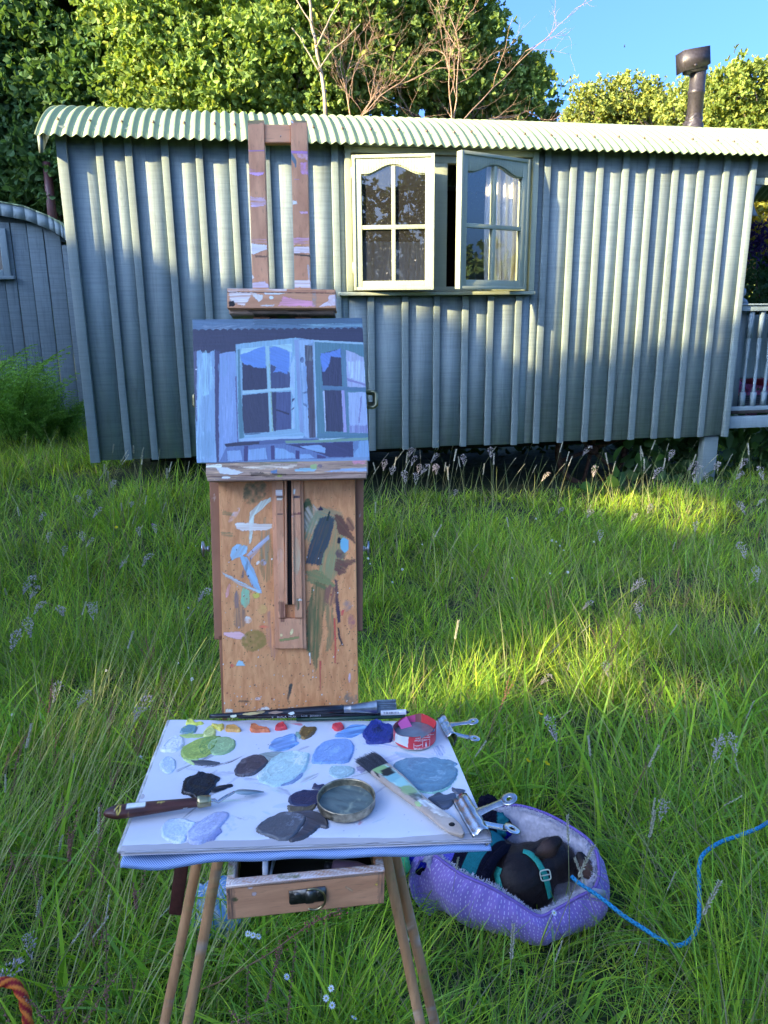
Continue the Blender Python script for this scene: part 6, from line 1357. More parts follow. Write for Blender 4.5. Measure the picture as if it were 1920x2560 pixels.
# ------------------------------------------------------------------ the painting on the easel
DK = alb(48, 52, 92); LB = alb(125, 165, 225); LB2 = alb(115, 150, 220); MBl = alb(85, 120, 165); TL_ = alb(75, 125, 160); SK = alb(85, 135, 230); SH_ = alb(150, 185, 225); LV = alb(150, 165, 225); NAV = alb(55, 60, 105)
scal = [(62, 280)]; nsc = 24
for i in range(nsc):
    x0 = 62 + (1425 - 62) * i / nsc; x1 = 62 + (1425 - 62) * (i + 1) / nsc; yb = 276 - 14 * i / nsc
    scal += [(x0, yb), (x0 + (x1 - x0) * .25, yb - 10), (x0 + (x1 - x0) * .5, yb - 14), (x0 + (x1 - x0) * .75, yb - 9)]
scal += [(1430, 262), (1440, 370), (1030, 352), (915, 335), (410, 385), (430, 450), (270, 460), (60, 450)]
PT = [([(40, 170), (1440, 160), (1440, 280), (40, 300)], alb(78, 112, 160), 1, 0, 3, .30), ([(560, 190), (1440, 170), (1440, 215), (560, 235)], alb(65, 98, 140), .8, 8, 3, .3), ([(150, 235), (560, 225), (540, 260), (160, 272)], alb(110, 135, 180), .45, 14, -10, .6), ([(930, 225), (1430, 222), (1430, 245), (930, 252)], alb(105, 150, 190), .7, 6, 0, .4), (scal, DK, 1, 1.5, 0, .15),
      ([(100, 440), (130, 432), (150, 462), (200, 455), (215, 440), (246, 432), (246, 1110), (262, 1330), (96, 1332), (105, 1000)], alb(120, 160, 220), 1, 4, 90, .22), ([(60, 440), (102, 440), (104, 1000), (96, 1000), (70, 700)], alb(75, 80, 130), 1, 3, 90, .2), ([(108, 460), (150, 460), (160, 1300), (100, 1300)], alb(135, 178, 232), .5, 12, 90, .4), (ell(175, 620, 60, 180), alb(145, 195, 235), .5, 20, 90, .3), (ell(180, 1180, 60, 110), alb(105, 150, 205), .5, 20, 90, .3),
      ([(244, 430), (290, 440), (282, 700), (280, 1325), (262, 1328), (250, 1100), (246, 700)], alb(62, 66, 120), 1, 3, 90, .15), ([(284, 462), (330, 448), (410, 442), (412, 700), (432, 1160), (470, 1200), (480, 1320), (284, 1324), (276, 1000)], alb(118, 150, 222), 1, 4, 90, .16), (ell(350, 900, 40, 300), alb(130, 160, 232), .5, 20, 90, .2), (ell(310, 560, 40, 90), alb(110, 150, 215), .5, 14, 90, .2),
      ([(408, 640), (420, 640), (440, 1170), (425, 1170)], alb(85, 85, 150), .9, 3, 90, .1),
      # left casement
      ([(412, 398), (450, 380), (900, 332), (920, 345), (925, 560), (958, 1100), (960, 1118), (600, 1140), (436, 1165), (430, 1000), (424, 700)], alb(122, 170, 220), 1, 3, 90, .16), ([(430, 425), (462, 420), (470, 760), (480, 1130), (440, 1140), (432, 900)], TL_, 1, 3, 90, .15), ([(880, 350), (915, 345), (925, 600), (957, 1090), (925, 1085), (900, 700)], alb(125, 150, 215), 1, 3, 90, .15), ([(915, 352), (1030, 348), (1025, 375), (965, 395), (965, 560), (995, 1000), (992, 1135), (962, 1120), (945, 700)], alb(135, 170, 228), 1, 4, 90, .18), (ell(940, 510, 16, 24), alb(70, 90, 150), .9, 5, None, 0),
      ([(445, 420), (860, 380), (866, 1090), (480, 1110), (450, 700)], alb(120, 165, 215), 1, 3, 90, .15), ([(465, 790), (672, 770), (682, 1085), (480, 1095), (466, 950)], alb(50, 55, 95), 1, 3, 80, .15), ([(465, 530), (660, 560), (664, 745), (468, 752)], alb(46, 50, 90), 1, 3, 80, .15), ([(690, 545), (845, 610), (848, 728), (692, 742)], alb(60, 72, 125), 1, 4, 90, .2), ([(706, 772), (852, 762), (856, 1060), (716, 1075)], alb(66, 78, 140), 1, 3, 90, .2), ([(730, 900), (840, 935), (838, 950), (735, 915)], alb(45, 48, 90), 1, 3, None, 0), ([(690, 770), (735, 770), (735, 1075), (716, 1075)], alb(48, 52, 95), .9, 6, 90, .1),
      ([(450, 470), (500, 450), (580, 408), (645, 402), (656, 575), (560, 568), (520, 548), (480, 545), (455, 510)], SK, 1, 7, 20, .12), ([(680, 410), (760, 405), (855, 460), (850, 560), (820, 630), (760, 600), (710, 605), (740, 560), (690, 545)], alb(82, 130, 228), 1, 8, 20, .12), ([(455, 420), (640, 400), (560, 425), (500, 455), (452, 462)], alb(155, 200, 235), 1, 3, 0, .15), ([(690, 395), (860, 380), (862, 450), (800, 420), (720, 400)], alb(150, 195, 232), 1, 4, 10, .2),
      ([(850, 560), (880, 470), (884, 1060), (858, 1055), (872, 800), (845, 740)], alb(150, 185, 240), 1, 4, 90, .2), ([(862, 820), (884, 812), (880, 830), (858, 850)], alb(60, 70, 120), .9, 3, None, 0), ([(858, 900), (880, 885), (878, 900), (860, 912)], alb(60, 70, 120), .9, 3, None, 0), ([(838, 440), (858, 440), (850, 560), (840, 620)], alb(140, 180, 240), .8, 5, 90, .2),
      ([(648, 398), (676, 398), (690, 700), (712, 1085), (682, 1092), (672, 780), (660, 600)], alb(140, 185, 220), 1, 2, 90, .12), ([(676, 520), (684, 520), (712, 1075), (702, 1080)], alb(130, 165, 150), .6, 2, None, 0), ([(466, 758), (660, 742), (875, 730), (876, 748), (690, 762), (468, 782)], alb(150, 190, 228), 1, 2, 0, .12),
      ([(480, 1105), (700, 1085), (900, 1065), (955, 1100), (950, 1118), (600, 1138), (480, 1140)], alb(125, 170, 222), 1, 3, -4, .15), ([(440, 1140), (600, 1125), (955, 1118), (950, 1135), (460, 1165)], alb(145, 180, 235), 1, 3, -4, .15), ([(490, 1095), (620, 1085), (610, 1100), (480, 1112)], alb(75, 105, 150), .8, 3, None, 0),
      # dark opening
      ([(962, 392), (1024, 395), (1030, 600), (1054, 1080), (1050, 1130), (1000, 1130), (985, 800), (972, 600)], alb(72, 72, 105), 1, 3, 92, .45), ([(968, 395), (1020, 398), (1022, 520), (972, 520)], alb(95, 105, 125), .5, 8, 90, .4), ([(950, 560), (975, 560), (990, 900), (970, 920)], alb(110, 150, 220), .8, 5, 90, .2), ([(945, 770), (985, 760), (985, 775), (948, 785)], alb(75, 95, 150), .8, 3, None, 0), ([(948, 850), (985, 870), (980, 885), (950, 870)], alb(75, 95, 150), .8, 4, None, 0),
      # right casement
      ([(1028, 350), (1430, 385), (1440, 480), (1480, 1140), (1060, 1135), (1055, 900), (1045, 600)], TL_, 1, 2, 90, .16), ([(1028, 350), (1430, 372), (1430, 386), (1034, 366)], alb(140, 180, 225), 1, 2, None, 0), ([(1028, 350), (1042, 360), (1062, 1120), (1050, 1125), (1040, 700)], alb(140, 175, 225), .9, 2, 90, .1),
      ([(1090, 460), (1250, 420), (1262, 720), (1106, 715)], alb(50, 55, 98), 1, 3, 90, .2), ([(1090, 455), (1160, 450), (1250, 418), (1252, 490), (1180, 480), (1150, 560), (1115, 610), (1098, 580)], alb(82, 125, 225), 1, 7, 40, .15), ([(1115, 752), (1255, 748), (1272, 1084), (1130, 1080)], alb(52, 56, 98), 1, 3, 85, .3), ([(1108, 756), (1120, 756), (1134, 1080), (1126, 1080)], alb(165, 185, 235), .9, 2, None, 0), ([(1256, 752), (1280, 752), (1298, 1088), (1272, 1086)], alb(150, 150, 225), 1, 2, 90, .15),
      ([(1290, 430), (1350, 450), (1432, 490), (1452, 735), (1302, 728)], alb(150, 165, 225), 1, 3, 90, .2), ([(1300, 520), (1440, 520), (1448, 700), (1320, 660)], alb(165, 190, 238), .8, 12, 90, .25), ([(1300, 655), (1448, 700), (1450, 722), (1400, 700), (1302, 680)], alb(120, 120, 195), .9, 4, 10, .1), ([(1306, 768), (1450, 766), (1470, 1092), (1322, 1090)], alb(148, 172, 235), 1, 3, 90, .2), ([(1408, 800), (1420, 800), (1402, 1015), (1390, 1015)], alb(115, 120, 195), .9, 4, None, 0), ([(1316, 1030), (1465, 1030), (1470, 1092), (1322, 1092)], alb(115, 120, 195), .8, 8, 90, .15),
      ([(1250, 420), (1290, 430), (1310, 1090), (1298, 1092), (1280, 750)], alb(78, 120, 165), 1, 2, 90, .12), ([(1090, 715), (1450, 730), (1450, 762), (1100, 745)], alb(75, 115, 165), 1, 2, 0, .1), ([(1080, 1095), (1470, 1095), (1474, 1130), (1080, 1130)], alb(72, 118, 160), 1, 3, 0, .15),
      # sill and shadows below
      ([(320, 1180), (480, 1160), (800, 1140), (1474, 1135), (1478, 1165), (1000, 1175), (700, 1185), (340, 1205)], alb(78, 96, 160), 1, 3, -2, .2), ([(320, 1182), (430, 1165), (600, 1160), (600, 1180), (340, 1205)], alb(48, 50, 85), 1, 4, -4, .3), ([(800, 1155), (1000, 1150), (1474, 1128), (1470, 1148), (1200, 1165), (820, 1178)], alb(110, 150, 145), 1, 3, -2, .15), ([(1070, 1140), (1290, 1128), (1200, 1142), (1080, 1150)], alb(160, 195, 235), .9, 3, None, 0),
      ([(340, 1205), (700, 1180), (1350, 1160), (1350, 1288), (280, 1326)], alb(90, 115, 185), 1, 3, 90, .15), ([(700, 1185), (800, 1180), (1000, 1230), (1160, 1285), (1350, 1285), (1350, 1160), (1470, 1160), (1100, 1170), (820, 1180)], alb(55, 58, 115), 1, 5, 20, .2), ([(480, 1195), (512, 1195), (508, 1318), (478, 1318)], alb(60, 60, 125), 1, 2, 90, .1), ([(692, 1195), (722, 1190), (724, 1305), (696, 1308)], alb(62, 60, 125), 1, 2, 90, .1), ([(890, 1230), (920, 1235), (922, 1300), (892, 1300)], alb(62, 60, 125), 1, 2, 90, .1), ([(1060, 1260), (1130, 1280), (1130, 1296), (1062, 1296)], alb(62, 60, 125), 1, 3, 90, .1),
      ([(345, 1235), (450, 1228), (465, 1310), (350, 1318)], alb(125, 160, 228), 1, 4, 90, .15), ([(512, 1225), (650, 1210), (665, 1300), (512, 1312)], alb(122, 160, 228), 1, 4, 90, .15), ([(728, 1208), (800, 1220), (882, 1262), (885, 1292), (724, 1300)], alb(120, 162, 228), 1, 5, 90, .15), ([(925, 1195), (1080, 1188), (1130, 1215), (1125, 1255), (1050, 1240), (940, 1205)], alb(120, 160, 228), 1, 5, 10, .15), ([(925, 1260), (1000, 1262), (1040, 1292), (925, 1298)], alb(120, 160, 228), 1, 4, 90, .15), ([(1350, 1160), (1478, 1150), (1484, 1282), (1352, 1286)], alb(112, 155, 220), 1, 3, 90, .15), ([(1350, 1160), (1400, 1155), (1390, 1215), (1355, 1250)], alb(90, 120, 185), .9, 6, 90, .15), (ell(97, 586, 6, 5), alb(225, 225, 240), 1, 1, None, 0)]
pt = panel(EP, [(481, 799), (905, 795), (924, 1151), (492, 1157)], 0.036, 0.016, (380, 320), 'canvas_painting', M['canvas'], None, PT, base=(*alb(110, 145, 205), 1), view=(460, 740, 3.19), seed=21, fr=0.03, relief=0.00035)
tag(pt, 'blue toned oil painting of a casement window, resting on the easel ledge', 'painting')

# ------------------------------------------------------------------ the pad used as a palette
PZ = 0.900
pc = [onz(425, 1799, PZ), onz(1100, 1801, PZ), onz(1228, 2094, PZ), onz(300, 2126, PZ)]
pad = thing('sketch_pad', 'large white sketch pad used as a palette, spotted with oil paint, on the easel box', 'sketch pad', (pc[0] + pc[2]) / 2 - [0, 0, 0.02])
def padpt(s, t, z): return (pc[0] * (1 - s) * (1 - t) + pc[1] * s * (1 - t) + pc[2] * s * t + pc[3] * (1 - s) * t) + np.array([0, 0, z])
nx, ny = 320, 220
S, T = np.meshgrid(np.linspace(0, 1, nx), np.linspace(0, 1, ny))
Z = 0.0012 * (fbm(S * 4, T * 3, 3) - .5) * 2 - 0.0035 * sstep(0.03, 0, T) * vn(S * 9, T * 0, 5) - 0.002 * sstep(0.94, 1, T)
P = pc[0] * ((1 - S) * (1 - T))[..., None] + pc[1] * (S * (1 - T))[..., None] + pc[2] * (S * T)[..., None] + pc[3] * ((1 - S) * T)[..., None]
P[..., 2] += Z; P[..., 1] -= 0.0012 * vn(S * 40, T * 0, 8) * sstep(.98, 1, T)
px, py = proj(P); v4 = (400, 1770, 3.95); X = (px - v4[0]) * v4[2]; Y = (py - v4[1]) * v4[2]
v7 = (880, 1760, 4.608)
def r7(pts): p = np.array(pts, float); return (p / v7[2] + np.array(v7[:2]) - np.array(v4[:2])) * v4[2]
WASH = [(r7([(180, 700), (400, 600), (560, 560), (620, 620), (400, 680), (250, 760)]), alb(160, 165, 220), .5, 14, -20, .3), (r7([(480, 560), (640, 560), (760, 620), (740, 660), (560, 620)]), alb(140, 165, 215), .5, 14, 10, .3), (r7(ell(690, 600, 250, 60, 5)), alb(150, 180, 220), .3, 20, 10, .4),
        (r7(ell(1000, 540, 75, 75)), alb(95, 120, 190), .35, 10, 60, .5), ([(1380, 600), (1520, 620), (1520, 720), (1300, 760)], alb(175, 200, 215), .4, 22, -30, .4), ([(800, 690), (1300, 790), (1500, 800), (1300, 850), (900, 760)], alb(175, 190, 225), .35, 26, 0, .3),
        ([(380, 590), (560, 560), (720, 510), (850, 455), (720, 530), (560, 580)], alb(70, 60, 80), .6, 5, -20, .2), ([(1280, 150), (1400, 150), (1410, 175), (1370, 175), (1330, 160)], alb(205, 60, 90), .7, 6, 0, .3), ([(640, 1040), (740, 1060), (760, 1200), (640, 1250)], alb(165, 185, 245), .4, 30, None, 0),
        ([(560, 1340), (900, 1345), (900, 1360), (560, 1355)], alb(90, 70, 90), .4, 8, None, 0), (r7([(0, 1590), (150, 1570), (390, 1555), (380, 1580), (200, 1590), (0, 1605)]), alb(75, 40, 35), .95, 5, None, 0), (r7(ell(300, 1590, 60, 10)), alb(90, 45, 35), .7, 8, None, 0), (r7(ell(90, 1330, 40, 60)), alb(200, 90, 110), .0, 8, None, 0)]
rs = np.random.default_rng(8)
for k in range(150):
    x, y = rs.uniform(0, 3300), rs.uniform(300, 1320); r = rs.uniform(2, 7); WASH.append((ell(x, y, r, r * .7, 0, 6), [alb(120, 130, 180), alb(90, 95, 130), alb(150, 160, 200)][rs.integers(0, 3)], .7, 1, None, 0))
for k in range(34):      # thin scraped smears left by the knife
    x, y, a_ = rs.uniform(100, 3000), rs.uniform(250, 1250), rs.uniform(-40, 25); l_, w_ = rs.uniform(40, 190), rs.uniform(8, 34); q = ell(x, y, l_, w_, a_, 12)
    WASH.append((q, [alb(165, 180, 225), alb(150, 175, 205), alb(140, 145, 185), alb(175, 195, 200), alb(120, 125, 150)][rs.integers(0, 5)], rs.uniform(.12, .42), 12, a_, .3))
for (x, y, rx_, ry_, a_, c_) in ((430, 500, 300, 40, -25, (70, 75, 95)), (1330, 640, 190, 60, -30, (150, 180, 190)), (1500, 1080, 200, 90, -20, (90, 90, 115)), (480, 830, 180, 40, -15, (50, 50, 70)), (1500, 880, 150, 60, 0, (90, 95, 150)), (2500, 700, 300, 80, 20, (120, 150, 190)), (2150, 330, 200, 60, 10, (90, 120, 200))):
    WASH.append((ell(x, y, rx_, ry_, a_), alb(*c_), .12, 16, a_, .5))
C = marks(X, Y, WASH, (0.80, 0.79, 0.80, 1), 4, 31, 0.02)
C[..., :3] *= (1 - 0.06 * fbm(S * 6, T * 5, 12))[..., None]
add('top_page', P.reshape(-1, 3), grid_faces(nx, ny)[:, ::-1], M['paper'], pad, col=C.reshape(-1, 4), smooth=True)
# leaves of the pad: a rough edged block, each layer slightly out of true
rp = random.Random(2); z = -0.0008; k = 0
while z > -0.0072:
    h = rp.uniform(0.0005, 0.0011); e = rp.uniform(-0.006, 0.004); sg = rp.uniform(-.001, .001)
    n_ = 60; mb = MB(); ts = np.linspace(0, 1, n_); wv = 0.0009 * (vn(ts * 7 + k, ts * 0, 6) - .5)
    top = [padpt(0.002, 0.01, z), padpt(0.998 + sg, 0.01, z)] + [padpt(1.0 - t_ * 1.0, 1.0 - 0.003 + e * 0.6 + 0.003 * vn(t_ * 11, k, 9), z + wv[i] * (z / -0.01)) for i, t_ in enumerate(ts)]
    bot = [p - np.array([0, 0, h * 0.86]) for p in top]; m_ = len(top)
    mb.put(top + bot, [list(range(m_))[::-1], [m_ + i for i in range(m_)]] + [[i, (i + 1) % m_, m_ + (i + 1) % m_, m_ + i] for i in range(m_)], np.array([.74, .70, .72]) * rp.uniform(.62, 1.0) * (np.array([1, .92, .8]) if rp.random() < .25 else 1))
    mb.build('page_layer', M['paper'], pad); z -= h; k += 1
# stiff back board and the blue striped cover that sags at the left corner
mb = MB(); q = [padpt(-0.006, -0.004, -0.0082), padpt(1.004, -0.004, -0.0082), padpt(1.006, 0.985, -0.0082), padpt(0.0, 0.985, -0.0082)]
mb.hexa([p - np.array([0, 0, 0.0015]) for p in q[::-1]] + q[::-1]); mb.build('back_board', plain('buff_card', (0.34, 0.27, 0.18), 0.8), pad)
def stripes():
    m, n, b = newmat('blue_striped_cover'); v = N(n, 'ShaderNodeUVMap').outputs[0]; mp = N(n, 'ShaderNodeMapping'); n.links.new(v, mp.inputs[0]); mp.inputs['Rotation'].default_value = (0, 0, 0.5); mp.inputs['Scale'].default_value = (150, 150, 1)
    wv = N(n, 'ShaderNodeTexWave'); wv.inputs['Scale'].default_value = 0.35; n.links.new(mp.outputs[0], wv.inputs[0])
    n.links.new(ramp(n, wv.outputs['Fac'], [(0.35, (0.13, 0.24, 0.50)), (0.65, (0.42, 0.55, 0.78))]), b.inputs['Base Color']); b.inputs['Roughness'].default_value = 0.6; return m
M['stripe'] = stripes()
nx, ny = 120, 24; S, T = np.meshgrid(np.linspace(0, 1, nx), np.linspace(0, 1, ny))
sag = np.exp(-((S - 0.085) / 0.085) ** 2) * sstep(0.4, 1.0, T) * 0.014
P = pc[0] * ((1 - S) * (1 - T))[..., None] + pc[1] * (S * (1 - T))[..., None] + pc[2] * (S * T)[..., None] + pc[3] * ((1 - S) * T)[..., None]
P = P + np.stack([0 * S, -0.004 * T + 0.002 * T * vn(S * 9, T, 3), -0.0101 - sag * .6 - 0.001 * sstep(.8, 1, T) + 0.001 * np.sin(S * 30) * T], -1)
# folded lip along the front edge
lip = P[-1:].copy() + np.stack([0 * S[-1:], -0.0025 + 0 * S[-1:], -0.0055 * (1 - 0.6 * sstep(.85, 1, S[-1:])) - 0.0 * S[-1:]], -1)
lip2 = lip + np.array([0, 0.012, -0.001])
P2_ = np.concatenate([P, lip, lip2]); uv = np.concatenate([np.stack([S, T], -1), np.stack([S[-1:], 1.04 + 0 * S[-1:]], -1), np.stack([S[-1:], 1.09 + 0 * S[-1:]], -1)]).reshape(-1, 2)
o = add('striped_cover', P2_.reshape(-1, 3), grid_faces(nx, ny + 2)[:, ::-1], M['stripe'], pad, uv=uv, smooth=False); o.modifiers.new('Solidify', 'SOLIDIFY').thickness = 0.0012
# spine at the left: rolled paper edge
tube([padpt(-0.004, t_, -0.0045) for t_ in np.linspace(0.0, 0.985, 24)], 0.0035 + 0.0012 * vn(np.linspace(0, 9, 24), np.zeros(24), 3), 8).build('spine', plain('worn_white_spine', (0.62, 0.60, 0.52), 0.7, 0, 0.4, 60, 0.3), pad)

# ------------------------------------------------------------------ dabs of paint: each a ridge of real thickness
def dab(outline, col, hmax, seed, v=v4, swirl=0.5, cols=(), edge=0.003, jit=10, label=None, glossy=True, tool=None):
    pts = np.asarray(outline, float); wp = np.array([onz(x / v[2] + v[0], y / v[2] + v[1], PZ)[:2] for x, y in pts])
    if len(wp) > 5:      # rounded outline through the measured corners
        k_ = len(wp); ww = []
        for i in range(k_):
            p0, p1, p2, p3 = wp[i - 1], wp[i], wp[(i + 1) % k_], wp[(i + 2) % k_]
            for f in (0, .25, .5, .75): ww.append(0.5 * (2 * p1 + (p2 - p0) * f + (2 * p0 - 5 * p1 + 4 * p2 - p3) * f * f + (3 * p1 - p0 - 3 * p2 + p3) * f ** 3))
        wp = np.array(ww)
    x0, y0 = wp.min(0) - .003; x1, y1 = wp.max(0) + .003; st = 0.0009 if max(x1 - x0, y1 - y0) < 0.09 else 0.0011
    nx = int((x1 - x0) / st) + 2; ny = int((y1 - y0) / st) + 2; X, Y = np.meshgrid(np.linspace(x0, x1, nx), np.linspace(y0, y1, ny))
    dx = (fbm(X * 180, Y * 180, seed) - .47) * jit * 2.4e-4 + (vn(X * 900, Y * 900, seed) - .5) * 8e-4; dy = (fbm(X * 180 + 9, Y * 180, seed + 1) - .47) * jit * 2.4e-4
    Xp, Yp = X + dx, Y + dy; ins = inpoly(Xp, Yp, wp); D = np.full(X.shape, 9.0)
    for i in range(len(wp)):
        a = wp[i]; b_ = wp[(i + 1) % len(wp)]; ab = b_ - a; t = np.clip(((Xp - a[0]) * ab[0] + (Yp - a[1]) * ab[1]) / (ab @ ab + 1e-12), 0, 1)
        D = np.minimum(D, np.hypot(Xp - a[0] - t * ab[0], Yp - a[1] - t * ab[1]))
    c = wp.mean(0); ev_, vec = np.linalg.eigh(np.cov((wp - c).T)); qa = ((X - c[0]) * vec[0, 1] + (Y - c[1]) * vec[1, 1]) / math.sqrt(ev_[1]); qb = ((X - c[0]) * vec[0, 0] + (Y - c[1]) * vec[1, 0]) / math.sqrt(max(ev_[0], 1e-9))
    r = np.hypot(qa, qb); a_ = np.arctan2(qb, qa); wq = (fbm(qa * 1.4, qb * 1.4, seed + 4) - .5)
    hmax = hmax * (.62 if hmax < .0032 else .9)
    if tool is None:
        g_ = seed * 1.7 + 1.2 * fbm(qa * .8 + seed, qb * .8, seed + 6); ds = fbm((X * np.cos(g_) + Y * np.sin(g_)) * 40, (-X * np.sin(g_) + Y * np.cos(g_)) * 520 + wq * 3, seed + 3, 4)
        st_ = .5 * fbm(r * 4.2 + wq * 7, a_ * 1.1 * r + seed, seed + 2, 4) + .5 * ds
    else: tt_ = math.radians(tool); st_ = fbm((X * math.cos(tt_) + Y * math.sin(tt_)) * 30, (-X * math.sin(tt_) + Y * math.cos(tt_)) * 420 + wq, seed + 2, 3)
    Hh = hmax * sstep(0, edge, D) * (1 - swirl * 0.8 + 1.6 * swirl * (st_ - .2)) + hmax * .9 * vn(X * 150, Y * 150, seed) ** 2 * np.exp(-((D - edge * .7) / (edge * .5)) ** 2)
    Cx = np.ones(X.shape + (3,)) * np.array(col); k1 = (1 + 1.1 * (st_ - .47))[..., None]
    for ci, (cc, th_, sd_) in enumerate(cols):
        f_ = fbm(qa * 1.1 + sd_, qb * 1.1 + 3, seed + 9 + ci) * .55 + st_ * .45; m_ = sstep(th_, th_ + .08, f_)[..., None]; Cx = Cx * (1 - m_) + np.array(cc) * m_
    if not len(cols) and hmax > .0008: m_ = sstep(.50, .66, st_ * .7 + .3 * fbm(qa * 2, qb * 2, seed + 8))[..., None] * .55; Cx = Cx * (1 - m_) + np.minimum(np.array(col) * 1.5 + .03, .85) * m_
    Cx = np.clip(Cx * k1, 0.002, 0.95); lvl = 0.0012 + 0 * X; Z = PZ + lvl + np.where(ins, Hh, -0.002)
    Pg = np.stack([X, Y, Z], -1).reshape(-1, 3); Fq = grid_faces(nx, ny); inn = ins.reshape(-1)
    keep = inn[Fq].any(1); Fq = Fq[keep]; used = np.unique(Fq); mp_ = -np.ones(len(Pg), int); mp_[used] = np.arange(len(used))
    o = add('paint_dab', Pg[used], mp_[Fq], M['paint'], pad, col=Cx.reshape(-1, 3)[used], smooth=True)
    if label: o['label'] = label
    return o
def P4(x0, y0, *r): return [(x0, y0)] + list(r)
G = alb
dab([(255, 150), (300, 122), (345, 140), (360, 155), (400, 145), (432, 150), (420, 165), (380, 172), (350, 180), (270, 175)], G(245, 240, 40), .0035, 1, label='lemon yellow dab', swirl=.4)
dab([(195, 240), (215, 205), (260, 180), (290, 175), (370, 190), (360, 225), (340, 250), (270, 262), (210, 252)], G(95, 140, 170), .003, 2, cols=((G(150, 180, 90), .5, 1), (G(40, 90, 140), .55, 6)), label='yellow, green and blue dab')
dab([(500, 180), (540, 170), (600, 175), (628, 165), (632, 200), (600, 232), (560, 215), (530, 200)], G(245, 195, 60), .0038, 3, label='golden yellow dab')
dab([(425, 285), (430, 240), (480, 185), (530, 195), (552, 240), (530, 285), (470, 300)], G(190, 200, 120), .0025, 4, cols=((G(235, 225, 150), .52, 3),), label='pale yellow green dab')
dab([(190, 268), (300, 262), (430, 262), (420, 288), (280, 300), (215, 290)], G(165, 190, 110), .001, 5, swirl=.3)
dab([(650, 195), (690, 182), (750, 190), (800, 215), (795, 240), (740, 242), (660, 235)], G(250, 150, 50), .004, 6, label='orange dab', edge=.002)
dab([(888, 205), (905, 175), (950, 172), (1000, 205), (1060, 205), (1088, 235), (1040, 240), (980, 242), (920, 245), (895, 230)], G(245, 105, 40), .0042, 7, label='red orange dab', edge=.002)
dab([(1138, 200), (1160, 168), (1205, 158), (1218, 140), (1222, 165), (1250, 190), (1255, 210), (1200, 222), (1150, 222)], G(225, 40, 50), .0045, 8, label='cadmium red dab', edge=.002)
dab([(1375, 240), (1420, 180), (1450, 195), (1540, 190), (1530, 240), (1480, 290), (1420, 312), (1385, 290)], G(110, 85, 50), .003, 9, cols=((G(150, 120, 60), .5, 2), (G(120, 160, 165), .62, 8)), label='muddy brown dab')
dab([(1340, 240), (1385, 240), (1400, 290), (1375, 305), (1350, 280)], G(115, 155, 165), .0015, 10)
dab([(5, 420), (40, 370), (110, 300), (170, 278), (230, 300), (242, 340), (225, 390), (150, 435), (60, 445), (15, 440)], G(205, 225, 245), .0035, 11, cols=((G(140, 170, 190), .6, 3), (G(245, 250, 255), .5, 9)), label='white paint dab at the left edge', swirl=.8)
dab(ell(80, 566, 82, 82, 10), G(175, 195, 240), .0018, 12, label='pale lilac blue dab', cols=((G(200, 215, 250), .5, 1),), swirl=.8)
dab([(205, 430), (240, 380), (380, 310), (470, 290), (560, 285), (520, 420), (480, 470), (380, 500), (290, 512), (235, 500), (210, 470)], G(140, 165, 70), .0022, 13, label='olive green patch', cols=((G(160, 180, 80), .5, 1),))
dab([(370, 400), (430, 310), (540, 285), (600, 292), (540, 400), (470, 470), (420, 480), (385, 450)], G(110, 145, 70), .0024, 14, swirl=.6)
dab(ell(605, 378, 145, 86, -12), G(140, 175, 135), .0026, 15, label='soft sage green patch', swirl=.6)
dab([(225, 500), (290, 515), (380, 505), (340, 560), (350, 575), (280, 545)], G(175, 205, 140), .0008, 16)
dab([(300, 525), (380, 518), (470, 522), (600, 545), (520, 565), (420, 572), (340, 560)], G(70, 75, 95), .001, 17, tool=0)
dab([(1075, 385), (1120, 320), (1200, 290), (1330, 262), (1345, 330), (1370, 345), (1340, 370), (1250, 415), (1140, 428), (1090, 410)], G(105, 150, 230), .0022, 18, label='cornflower blue patch beside the brown dab', tool=25, cols=((G(125, 165, 238), .52, 1),))
dab([(220, 790), (250, 700), (345, 670), (375, 632), (430, 650), (520, 660), (560, 685), (592, 690), (580, 720), (552, 740), (540, 790), (480, 850), (430, 890), (350, 905), (300, 870), (225, 845)], G(22, 22, 34), .0035, 19, label='black paint dab', cols=((G(40, 45, 55), .62, 1),), swirl=.8)
dab([(500, 830), (540, 790), (620, 765), (710, 758), (712, 778), (640, 800), (560, 830)], G(28, 28, 40), .002, 20, tool=10)
dab([(738, 630), (760, 570), (830, 500), (930, 470), (1010, 470), (1060, 520), (1062, 560), (1000, 610), (930, 660), (830, 680), (755, 672)], G(66, 62, 82), .0028, 21, label='dark violet grey patch', cols=((G(95, 92, 112), .5, 1), (G(45, 40, 55), .62, 5)))
dab([(965, 470), (1060, 440), (1230, 440), (1200, 480), (1100, 530), (1060, 520), (1020, 480)], G(125, 145, 165), .001, 22, tool=-20)
dab([(962, 690), (985, 640), (1060, 560), (1120, 490), (1220, 445), (1350, 430), (1460, 450), (1475, 470), (1440, 600), (1340, 700), (1250, 750), (1130, 780), (1040, 755), (975, 720)], G(165, 200, 225), .0028, 23, label='large pale blue grey patch in the middle', cols=((G(195, 222, 235), .48, 2), (G(135, 170, 215), .62, 7)), swirl=.8)
dab([(1180, 765), (1300, 720), (1380, 650), (1410, 630), (1400, 680), (1330, 735), (1260, 760)], G(115, 140, 200), .0012, 24)
d7 = lambda pts, *a, **k: dab(r7(pts), *a, **k)
dab((np.array([(876, 235), (890, 190), (930, 155), (990, 143), (1035, 150), (1050, 180), (1040, 215), (1020, 240), (960, 243), (900, 245)], float) / 1.6265 + np.array([240, 1760]) - np.array(v4[:2])) * v4[2], G(110, 150, 230), .0026, 25, label='large cornflower blue patch right of the middle', cols=((G(125, 165, 238), .5, 1),))
